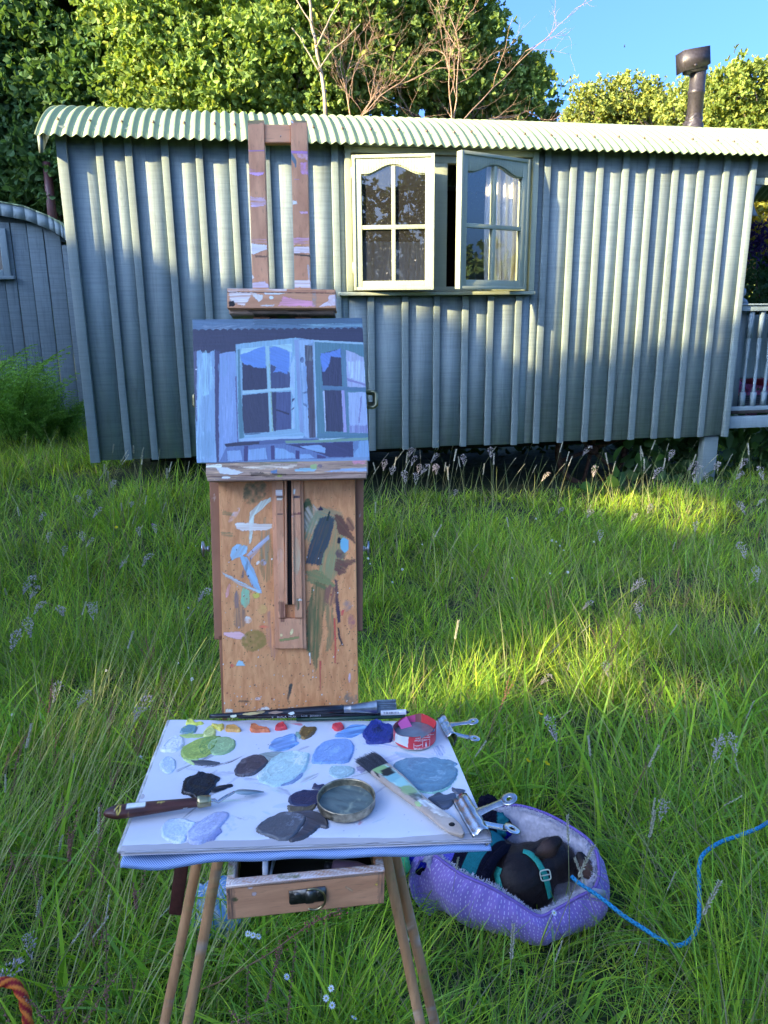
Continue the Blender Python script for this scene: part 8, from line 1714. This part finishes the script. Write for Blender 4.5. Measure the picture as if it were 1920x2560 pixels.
clip('large paint splashed bulldog clip gripping the pad near the dog bed', None, None, (1272, 1998, TOPZ + .020), (1280, 2072, TOPZ - .022), [(1152, 1996), (1206, 2088)], .0105, 1.15)

# ------------------------------------------------------------------ dog bed
RIM = [(1052, 2150, .17), (1080, 2136, .17), (1150, 2184, .165), (1225, 2218, .15), (1290, 2256, .125), (1345, 2290, .10), (1385, 2276, .105), (1440, 2245, .125), (1486, 2218, .14), (1496, 2170, .165), (1480, 2112, .185), (1425, 2068, .20), (1350, 2030, .205), (1275, 2014, .205), (1185, 2030, .19), (1100, 2070, .18), (1055, 2115, .175)]
rw = np.array([onz(x, y, z) for x, y, z in RIM]); rw = np.vstack([rw[1:], rw[:1]])
n_ = 220; tt = np.linspace(0, len(rw), n_, endpoint=False); ii = tt.astype(int) % len(rw); ff = (tt % 1)[:, None]
def cat(p0, p1, p2, p3, f): return 0.5 * ((2 * p1) + (-p0 + p2) * f + (2 * p0 - 5 * p1 + 4 * p2 - p3) * f ** 2 + (-p0 + 3 * p1 - 3 * p2 + p3) * f ** 3)
L_ = len(rw); rim_c = cat(rw[(ii - 1) % L_], rw[ii], rw[(ii + 1) % L_], rw[(ii + 2) % L_], ff)
bc = rim_c.mean(0); bc[2] = 0; rad = rim_c - bc; rad[:, 2] = 0; rl = np.linalg.norm(rad, axis=1); ro = rad / rl[:, None]; th_b = np.unwrap(np.arctan2(ro[:, 1], ro[:, 0]))
arc_l = np.concatenate([[0], np.cumsum(np.linalg.norm(np.diff(rim_c[:, :2], axis=0), axis=1))])
bed = thing('dog_bed', 'round purple dog bed with white dash print and pale fleece lining in the grass', 'dog bed', (bc[0], bc[1], float(gz(bc[0], bc[1]))))
nv = 40; vv = np.linspace(0, 1, nv); V = []; UV = []
for k, v in enumerate(vv):
    z = rim_c[:, 2] * (1 - v); bul = 0.042 * np.sin(np.pi * min(1, v * 0.86 + .10)) ** .8 - 0.02 * v ** 3 - .012
    wr = 0.0085 * (fbm(arc_l * 26, v * 2.2 + 0 * arc_l, 3) - .47) * math.sin(math.pi * v) ** .5 * 2 + 0.004 * np.exp(-((v - .12) / .1) ** 2) * np.sin(arc_l * 160 + 4 * vn(arc_l * 20, 0 * arc_l, 6)) + 0.006 * (fbm(arc_l * 9 + v * 3, v * 9 + 0 * arc_l, 13) - .47) * min(1, v * 3)
    seam = sum(np.exp(-((th_b - s_) / .05) ** 2) for s_ in (th_b[60], th_b[130], th_b[190], th_b[20])) * .006
    r_ = rl + bul + wr - seam * math.sin(math.pi * v); V.append(np.stack([bc[0] + ro[:, 0] * r_, bc[1] + ro[:, 1] * r_, np.maximum(z, 0) + gz(bc[0], bc[1]) * v], 1)); UV.append(np.stack([arc_l, 0.17 * v * np.ones(n_)], 1))
V = np.array(V).reshape(-1, 3); UV = np.array(UV).reshape(-1, 2)
i_ = np.arange(nv - 1)[:, None] * n_; j_ = np.arange(n_)[None]; Fq = np.stack([i_ + j_, i_ + n_ + j_, i_ + n_ + (j_ + 1) % n_, i_ + (j_ + 1) % n_], -1).reshape(-1, 4)
def bed_mat():
    m, n, b = newmat('purple_dash_fabric'); uv = N(n, 'ShaderNodeUVMap').outputs[0]; sp = N(n, 'ShaderNodeSeparateXYZ'); n.links.new(uv, sp.inputs[0])
    def mth(op, a, b_=None, c_=None):
        x = N(n, 'ShaderNodeMath', operation=op)
        for i, q in enumerate((a, b_, c_)):
            if q is None: continue
            if isinstance(q, (int, float)): x.inputs[i].default_value = q
            else: n.links.new(q, x.inputs[i])
        return x.outputs[0]
    u = mth('MULTIPLY', sp.outputs[0], 115.0); cu = mth('FLOOR', u); fu = mth('FRACT', u); wn = N(n, 'ShaderNodeTexWhiteNoise', noise_dimensions='1D'); n.links.new(cu, wn.inputs['W'])
    v_ = mth('MULTIPLY_ADD', sp.outputs[1], 78.0, mth('MULTIPLY', wn.outputs['Value'], 7.0)); fv = mth('FRACT', v_); cv_ = mth('FLOOR', v_)
    cb = N(n, 'ShaderNodeCombineXYZ'); n.links.new(cu, cb.inputs[0]); n.links.new(cv_, cb.inputs[1]); w2 = N(n, 'ShaderNodeTexWhiteNoise', noise_dimensions='2D'); n.links.new(cb.outputs[0], w2.inputs['Vector'])
    off = mth('MULTIPLY_ADD', w2.outputs['Value'], .5, .25); inu = mth('LESS_THAN', mth('ABSOLUTE', mth('SUBTRACT', fu, off)), .085); inv = mth('LESS_THAN', mth('ABSOLUTE', mth('SUBTRACT', fv, .5)), mth('MULTIPLY_ADD', w2.outputs['Value'], .16, .17)); ms = mth('MULTIPLY', inu, inv)
    f = noise_fac(n, 14, 4, coords(n)); col = ramp(n, f, [(.3, (.20, .14, .46)), (.7, (.30, .19, .55))]); col = mix(n, col, (.66, .62, .80), mth('MULTIPLY', ms, .85)); n.links.new(col, b.inputs['Base Color']); b.inputs['Roughness'].default_value = .8; b.inputs['Sheen Weight'].default_value = .3
    g = noise_fac(n, 700, 2, coords(n)); bump(n, b, g, .15, .001); return m
add('outer_fabric', V, Fq, bed_mat(), bed, uv=UV, smooth=True)
M['piping'] = plain('purple_piping', (.20, .12, .40), .8)
cl = rim_c + ro * .001 + np.array([0, 0, .001]); tube(np.vstack([cl, cl[:1]]), .0042, 8, False).build('piping', M['piping'], bed, smooth=True)
# fleece lining: rough inner wall and floor
nv = 60; V = []
for k, v in enumerate(np.linspace(0, 1, nv)):
    r_ = rl * (1 - .03 - .27 * min(1, v * 2.2) - .70 * max(0, (v - .455) / .545)); zz = rim_c[:, 2] * (1 - min(1, v * 2.2)) + .045 * min(1, v * 2.2) + .006 * math.sin(min(1, v * 8) * math.pi)
    ns = .007 * (fbm(arc_l * 160, v * 34 + 0 * arc_l, 21, 3) - .4) + .010 * (fbm(arc_l * 30, v * 6 + 0 * arc_l, 22) - .45)
    V.append(np.stack([bc[0] + ro[:, 0] * (r_ - ns), bc[1] + ro[:, 1] * (r_ - ns), zz + ns * .9], 1))
V = np.array(V).reshape(-1, 3); i_ = np.arange(nv - 1)[:, None] * n_; Fq = np.stack([i_ + j_, i_ + (j_ + 1) % n_, i_ + n_ + (j_ + 1) % n_, i_ + n_ + j_], -1).reshape(-1, 4)
M['fleece'] = plain('white_fleece', (.62, .58, .64), .95, 0, .12, 120, .8, .1, .5)
add('fleece_lining', V, Fq, M['fleece'], bed, smooth=True)
# loose fleece tufts along the rim
R = np.random.default_rng(12); mb = MB(); V = []; F_ = []; k = 0
for q in range(5200):
    i = R.integers(0, n_); c = rim_c[i] - ro[i] * R.uniform(.000, .016) + np.array([0, 0, R.uniform(-.006, .003)]); d = unit(R.normal(size=3) + np.array([0, 0, .6]) - ro[i] * .6); s = unit(np.cross(d, R.normal(size=3))) * .0009; l_ = R.uniform(.004, .009)
    V += [c - s, c + s, c + d * l_ * .6 + s, c + d * l_]; F_.append([k, k + 1, k + 2, k + 3]); k += 4
o = add('fleece_tufts', V, np.array(F_), M['fleece'], bed); tag(o, None, None, None, 'stuff')
lt = Plane(onz(1500, 2235, .13), (1, 0, -.25), (0, .2, 1)); box_on(lt, -.022, .012, -.012, .012, 0, .001).build('fabric_label', plain('grey_label', (.40, .40, .48), .7), bed)

# ------------------------------------------------------------------ the dog: one body, head turned away, ears flopped
M['fur'] = None
m, n, b = newmat('short_dark_fur'); v = coords(n, (1, 1, 1)); f = noise_fac(n, 330, 4, v, .4); f2 = noise_fac(n, 12, 3, v)
a_ = N(n, 'ShaderNodeAttribute', attribute_name='Col'); c = mix(n, (.007, .004, .004), (.022, .012, .010), f); c = mix(n, c, ramp(n, f2, [(.3, .7), (.7, 1.1)]), 1.0, 'MULTIPLY'); c = mix(n, c, (.13, .065, .045), a_.outputs['Fac']); n.links.new(c, b.inputs['Base Color']); b.inputs['Roughness'].default_value = .42; b.inputs['Specular IOR Level'].default_value = .3; bump(n, b, f, .5, .002); M['fur'] = m
def ellipsoid(c, r, X=None, seg=(20, 14), taper=0.0):
    c = np.array(c, float); r = np.array(r, float); X = np.eye(3) if X is None else X; V = []
    for i in range(seg[1] + 1):
        p = math.pi * i / seg[1]
        for j in range(seg[0]):
            t = 2 * math.pi * j / seg[0]; q = np.array([math.cos(p), math.sin(p) * math.cos(t), math.sin(p) * math.sin(t)]); q[1:] *= 1 - taper * q[0]; V.append(c + X.T @ (q * r))
    Fs = [[i * seg[0] + j, i * seg[0] + (j + 1) % seg[0], (i + 1) * seg[0] + (j + 1) % seg[0], (i + 1) * seg[0] + j] for i in range(seg[1]) for j in range(seg[0])]
    return np.array(V), Fs
def frame_to(d):
    d = unit(np.array(d, float)); s = unit(np.cross([0, 0, 1.], d)); return np.array([d, s, np.cross(d, s)])
pT, pN, pS, pM = onz(1165, 2140, .115), onz(1292, 2188, .115), onz(1385, 2152, .135), onz(1452, 2182, .105)
mb = MB()
for c, r, X, tp in ((pT, (.115, .085, .075), frame_to(pN - pT), 0), ((pT + pN) / 2, (.09, .078, .072), frame_to(pN - pT), 0), (pN, (.078, .082, .072), frame_to(pS - pN), .05), ((pN * .55 + pS * .45) + [0, 0, .0], (.072, .068, .064), frame_to(pS - pN), .1), (pS, (.062, .054, .054), frame_to(pM - pS), .1), (pS * .5 + pM * .5, (.05, .036, .036), frame_to(pM - pS), .25), (pM, (.026, .021, .020), frame_to(pM - pS), .2),
                     (onz(1330, 2225, .085), (.055, .05, .05), None, 0), (pT + [-.06, .05, -.01], (.08, .08, .07), None, 0)):
    V, Fs = ellipsoid(c, r, X, taper=tp); mb.put(V, Fs)
def ear(root_px, z0, outline, depth, bend):
    """thick curved flap"""
    P0 = onz(*root_px, z0); pl = Plane(P0, (1, .1, 0), (0, .42, .9)); pts = np.array([pl.uv(x, y) for x, y in outline]); c = pts.mean(0); V = []; rings = (1, .8, .55, .3, .05); k = len(pts)
    for sgn in (1, -1):
        for s in rings: V += [pl.w(*(c + (p - c) * s), depth * (1 - s ** 2) * sgn * .5 + bend * (1 - s ** 2) + .004 * sgn) for p in pts]
    Fs = []
    for q in range(2):
        for r_ in range(4):
            for j in range(k): a = q * 5 * k + r_ * k + j; b_ = q * 5 * k + r_ * k + (j + 1) % k; f = [a, b_, b_ + k, a + k]; Fs.append(f if q == 0 else f[::-1])
        l = [q * 5 * k + 4 * k + j for j in range(k)]; Fs.append(l if q == 0 else l[::-1])
    Fs += [[j, 5 * k + j, 5 * k + (j + 1) % k, (j + 1) % k] for j in range(k)]
    mb.put(V, Fs)
ear((1372, 2120), .205, [(1334, 2138), (1341, 2118), (1356, 2101), (1380, 2088), (1402, 2090), (1408, 2105), (1398, 2122), (1390, 2138), (1378, 2145), (1352, 2146)], .006, .010)
ear((1465, 2160), .165, [(1440, 2128), (1456, 2128), (1476, 2150), (1490, 2175), (1489, 2196), (1480, 2203), (1462, 2196), (1444, 2186), (1438, 2160)], .006, .010)
body = mb.build('dog', M['fur'], None, smooth=True)
md = body.modifiers.new('Remesh', 'REMESH'); md.mode = 'VOXEL'; md.voxel_size = .0042; md.use_smooth_shade = True
md = body.modifiers.new('Smooth', 'SMOOTH'); md.iterations = 5; md.factor = .6
bpy.context.view_layer.update(); dg = bpy.context.evaluated_depsgraph_get(); ev_ob = body.evaluated_get(dg); me2 = bpy.data.meshes.new_from_object(ev_ob)
old = body.data; body.modifiers.clear(); body.data = me2; bpy.data.meshes.remove(old); me2.name = 'dog'
if not me2.materials: me2.materials.append(M['fur'])
me2.polygons.foreach_set('use_smooth', np.ones(len(me2.polygons), bool))
co_ = np.array([v.co[:] for v in me2.vertices]) + ORG[body.name]; w_ear = np.zeros(len(co_))
for e_, r_ in ((onz(1366, 2122, .20), .026), (onz(1468, 2172, .16), .026)): w_ear = np.maximum(w_ear, sstep(r_ * 1.25, r_ * .5, np.linalg.norm(co_ - e_, axis=1)))
at_ = me2.color_attributes.new('Col', 'FLOAT_COLOR', 'POINT'); at_.data.foreach_set('color', np.repeat(w_ear[:, None], 4, 1).astype(np.float32).reshape(-1))
tag(body, 'small dark brown dog curled in the purple bed, head turned away and ears flopped', 'dog')
org = ORG[body.name]; BV = BVHTree.FromPolygons([Vector(v.co) + Vector(org) for v in me2.vertices], [list(p.vertices) for p in me2.polygons])
def on_dog(px, py, lift=.003):
    r = ray(px, py); h = BV.ray_cast(Vector(CAM), Vector(r / np.linalg.norm(r)))
    if h[0] is None: return None
    return np.array(h[0]) + np.array(h[1]) * lift, np.array(h[1])
def ribbon(path, wid, mat, name, parent, lift=.003, col=None):
    """webbing that follows the coat"""
    P = []; x = np.array(path, float); t = np.linspace(0, len(x) - 1, 46)
    for q in t:
        i = min(int(q), len(x) - 2); p = x[i] * (1 - (q - i)) + x[i + 1] * (q - i); h = on_dog(*p, lift)
        if h: P.append(h)
    if len(P) < 3: return None
    C_ = np.array([p[0] for p in P]); Nn = np.array([p[1] for p in P])
    for _ in range(4): C_[1:-1] = (C_[:-2] + C_[1:-1] * 2 + C_[2:]) / 4; Nn[1:-1] = (Nn[:-2] + Nn[1:-1] + Nn[2:]) / 3
    T = unit(np.gradient(C_, axis=0)); S_ = unit(np.cross(T, Nn)); V = []
    for sgn, h in ((-1, 0), (-.6, .0012), (.6, .0012), (1, 0)): V.append(C_ + S_ * wid * .5 * sgn + unit(Nn) * h)
    V = np.stack(V, 1).reshape(-1, 3); k = len(C_); Fs = [[i * 4 + j, i * 4 + j + 1, (i + 1) * 4 + j + 1, (i + 1) * 4 + j] for i in range(k - 1) for j in range(3)]
    o = add(name, V, Fs, mat, parent, smooth=True); md = o.modifiers.new('Solidify', 'SOLIDIFY'); md.thickness = .0014; return o, C_, S_, T, Nn
M['web'] = plain('teal_webbing', (.012, .30, .22), .55, 0, .2, 260, .4)
har = thing('dog_harness', 'teal green webbing harness with a pale buckle on the dark dog', 'harness', pN)
cr = lambda x, y: (980 + x / 2.86, 1960 + y / 2.86)
h1 = ribbon([cr(935, 485), cr(985, 500), cr(1035, 545), cr(1065, 600), cr(1090, 650), cr(1105, 700), cr(1118, 760), cr(1125, 812)], .0155, M['web'], 'strap', har)
ribbon([cr(772, 600), cr(752, 650), cr(765, 700), cr(785, 770)], .017, M['web'], 'strap', har)
hb_ = on_dog(*cr(1087, 645), .006)
if hb_:
    c, nn = hb_; nn = unit(nn * .5 + unit(CAM - c) * .5); u_ = unit(np.cross([0, 0, 1.], nn)); bp_ = Plane(c, u_ + np.array([0, 0, .18]), (0, .3, 1)); pts = []
    for t in np.linspace(0, 2 * np.pi, 33): pts.append(bp_.w(.0125 * np.sign(math.cos(t)) * abs(math.cos(t)) ** .45, .0125 * np.sign(math.sin(t)) * abs(math.sin(t)) ** .45, .003))
    tube(pts, .0017, 6, False).build('buckle', plain('cream_buckle', (.62, .66, .52), .35), har, smooth=True)
    tube([bp_.w(-.012, 0, .003), bp_.w(.012, 0, .003)], .0016, 6).build('buckle_bar', plain('cream_bar', (.55, .60, .48), .35), har)

# knitted jumper: rings of knit round the trunk with a rolled collar
AX = frame_to((onz(1275, 2205, .115) - onz(1120, 2120, .115)) * [1, 1, 0]); jc = onz(1172, 2150, .118)
BLU, PUR_, BLK, TEA = np.array([.012, .016, .36]), np.array([.09, .09, .46]), np.array([.006, .006, .016]), np.array([.015, .17, .19])
nu, nv = 360, 150; V = np.zeros((nv, nu, 3)); C = np.zeros((nv, nu, 3)); tt = np.linspace(0, 2 * np.pi, nu, endpoint=False)
for i, s in enumerate(np.linspace(-1, .80, nv)):
    L = .125 * s; rr0 = .094 * math.sqrt(max(.02, 1 - (s * .86) ** 2)) * 1.02
    if s > .66: rr0 += .008 * math.sin((s - .66) / .14 * math.pi)
    kn_ = .0016 * np.abs(np.sin(tt * 44)) * (0.6 + .4 * np.abs(math.sin(s * 95))) + .008 * (fbm(tt * 1.4, s * 3 + 0 * tt, 7) - .47)
    r_ = rr0 + kn_
    V[i] = jc + AX[0] * (L + .006 * np.sin(tt * 2)[:, None] * 0) + (AX[1][None] * (np.cos(tt) * r_)[:, None] + AX[2][None] * (np.sin(tt) * r_ * .92)[:, None])
    c = BLU if s < -.22 else PUR_ if s < .02 else BLK if s < .27 else TEA if s < .55 else BLK
    C[i] = c * (1 + .35 * (vn(tt * 30, s * 80 + 0 * tt, 4) - .5))[:, None]
i_ = np.arange(nv - 1)[:, None] * nu; j_ = np.arange(nu)[None]; Fq = np.stack([i_ + j_, i_ + (j_ + 1) % nu, i_ + nu + (j_ + 1) % nu, i_ + nu + j_], -1).reshape(-1, 4)
M['knit'] = attr_mat('wool_knit', .9, .1, 500, .4, 0, .25)
o = add('dog_jumper', V.reshape(-1, 3), Fq[:, ::-1], M['knit'], None, col=C.reshape(-1, 3), smooth=True); o.modifiers.new('Solidify', 'SOLIDIFY').thickness = .003
tag(o, 'knitted dog jumper with blue, purple, black and teal bands round the dog', 'dog jumper')
def crumple(name, label, cat, c, r, seed, mat, colf, amp=.35, nu=90, nv=46, flat=1.0):
    t, p = np.meshgrid(np.linspace(0, 2 * np.pi, nu, endpoint=False), np.linspace(.02, 3.12, nv)); D = np.stack([np.sin(p) * np.cos(t), np.sin(p) * np.sin(t), np.cos(p)], -1)
    q = fbm(D[..., 0] * 2.2 + 9 + D[..., 2], D[..., 1] * 2.2 + 4, seed) + .55 * np.abs(fbm(D[..., 0] * 5 + 3, D[..., 1] * 5 + D[..., 2] * 4, seed + 1) - .47)
    V = np.array(c) + D * np.array(r) * (1 - amp + 2 * amp * (q - .2))[..., None]; C = colf(D, t, p)
    i_ = np.arange(nv - 1)[:, None] * nu; j_ = np.arange(nu)[None]; Fq = np.stack([i_ + j_, i_ + nu + j_, i_ + nu + (j_ + 1) % nu, i_ + (j_ + 1) % nu], -1).reshape(-1, 4)
    o = add(name, V.reshape(-1, 3), Fq, mat, None, col=C.reshape(-1, 3), smooth=True); return tag(o, label, cat)
crumple('blanket', 'deep blue and black cloth bunched in the dog bed behind the bulldog clip', 'blanket', onz(1225, 2075, .16), (.062, .05, .05), 3, M['knit'], lambda D, t, p: np.where((np.abs(D[..., 0] - .55) < .22)[..., None], TEA, np.where((D[..., 2] < .1)[..., None], BLU, BLK)))
crumple('blanket', 'bright blue cloth hanging over the left rim of the dog bed under the pad', 'blanket', onz(1050, 2140, .14), (.05, .05, .055), 5, M['knit'], lambda D, t, p: np.where((D[..., 2] > -.1)[..., None], BLU * 1.3, BLK))
crumple('black_pouch', 'black cloth lump poking up beside the pad edge above the dog bed', 'bag', onz(1218, 2010, .17), (.032, .03, .028), 6, M['knit'], lambda D, t, p: np.ones(D.shape) * BLK)
crumple('plastic_bag', 'small crumpled green plastic bag beside the right easel legs', 'bag', onz(1000, 2160, .16), (.028, .028, .035), 8, attr_mat('green_plastic', .3, .5), lambda D, t, p: np.ones(D.shape) * np.array([.05, .42, .14]))
def stripebag(D, t, p):
    s = np.sin(t * 14 + D[..., 2] * 5); return np.where((s > .55)[..., None], np.array([.72, .76, .80]), np.array([.20, .40, .72]))
crumple('plastic_bag', 'crumpled pale blue striped plastic bag in the grass behind the left easel legs', 'bag', onz(545, 2275, .09), (.085, .07, .075), 10, attr_mat('striped_plastic', .25, .6, 60, .2), stripebag, .30)

# ------------------------------------------------------------------ ropes
def rope(name, label, pts, r, c1, c2, twist, seg=14, group=None):
    P = np.array([onz(x, y, z) for x, y, z in pts]); n_ = len(P); L = np.concatenate([[0], np.cumsum(np.linalg.norm(np.diff(P, axis=0), axis=1))]); m_ = max(200, int(L[-1] / .0012)); s = np.linspace(0, n_ - 1, m_); i = np.minimum(s.astype(int), n_ - 2); f = (s - i)[:, None]
    g = lambda k: P[np.clip(i + k, 0, n_ - 1)]; Q = cat(g(-1), g(0), g(1), g(2), f); T = unit(np.gradient(Q, axis=0)); A = unit(np.cross(T, [0, 0, 1.])); B = np.cross(T, A); sl_ = np.concatenate([[0], np.cumsum(np.linalg.norm(np.diff(Q, axis=0), axis=1))])
    th = np.linspace(0, 2 * np.pi, seg, endpoint=False); ph = sl_[:, None] * twist; w1 = np.cos(3 * (th[None] + ph)); w2 = np.cos(3 * (th[None] - ph)); rr0 = r * (1 + .07 * np.maximum(w1, w2) if c2 is None else 1 + .13 * w1)
    V = Q[:, None] + rr0[..., None] * (np.cos(th)[None, :, None] * A[:, None] + np.sin(th)[None, :, None] * B[:, None])
    if c2 is None: C = np.array(c1)[None, None] * (.62 + .38 * np.maximum(w1, w2))[..., None]
    else: k = (w1 > .1)[..., None]; C = np.where(k, c1, c2) * (.75 + .25 * w1)[..., None]
    i_ = np.arange(m_ - 1)[:, None] * seg; j_ = np.arange(seg)[None]; Fq = np.stack([i_ + j_, i_ + (j_ + 1) % seg, i_ + seg + (j_ + 1) % seg, i_ + seg + j_], -1).reshape(-1, 4)
    o = add(name, V.reshape(-1, 3), Fq, attr_mat(name + '_weave', .7, .2, 600, .2), None, col=C.reshape(-1, 3), smooth=True); return tag(o, label, 'rope')
rope('dog_lead', 'bright blue braided rope lead running from the dog through the grass to the right', [(1430, 2192, .16), (1448, 2208, .165), (1500, 2243, .15), (1560, 2290, .14), (1610, 2322, .13), (1650, 2348, .13), (1690, 2364, .13), (1722, 2352, .13), (1744, 2318, .135), (1748, 2270, .15), (1748, 2210, .17), (1748, 2165, .19), (1760, 2134, .20), (1800, 2106, .20), (1850, 2088, .20), (1896, 2070, .20), (1925, 2052, .17)], .0048, (.035, .33, .60), None, 150)
rope('twisted_rope', 'twisted red and orange rope loop at the bottom left corner', [(-60, 2520, .28), (-30, 2475, .34), (0, 2458, .36), (30, 2458, .36), (52, 2482, .35), (64, 2520, .33), (72, 2570, .30), (78, 2640, .2)], .0085, np.array([.75, .20, .03]), np.array([.50, .03, .03]), 95)

# short hair over the dog's coat
R = np.random.default_rng(31); nv_ = len(me2.vertices); nrm = np.array([v.normal[:] for v in me2.vertices]); q = R.integers(0, nv_, 26000)
P_ = co_[q] + R.normal(size=(len(q), 3)) * .0016; N_ = nrm[q]; lay = unit(np.array([-.8, -.3, -.35])[None] + R.normal(size=(len(q), 3)) * .35); D_ = unit(lay - N_ * (lay * N_).sum(1, keepdims=True) + N_ * .35)
l_ = R.uniform(.003, .007, (len(q), 1)); S_ = unit(np.cross(D_, N_)) * .00035; V = np.stack([P_ - S_, P_ + S_, P_ + D_ * l_], 1).reshape(-1, 3)
cl_ = (np.array([.020, .011, .009]) * R.uniform(.4, 3.2, (len(q), 1)) * (1 + 2.2 * w_ear[q][:, None])); o = add('fur', V, np.arange(len(V)).reshape(-1, 3), attr_mat('dog_hair', .45, .3, 50, 0), body, col=np.repeat(cl_, 3, 0)); tag(o, None, None, None, 'stuff')
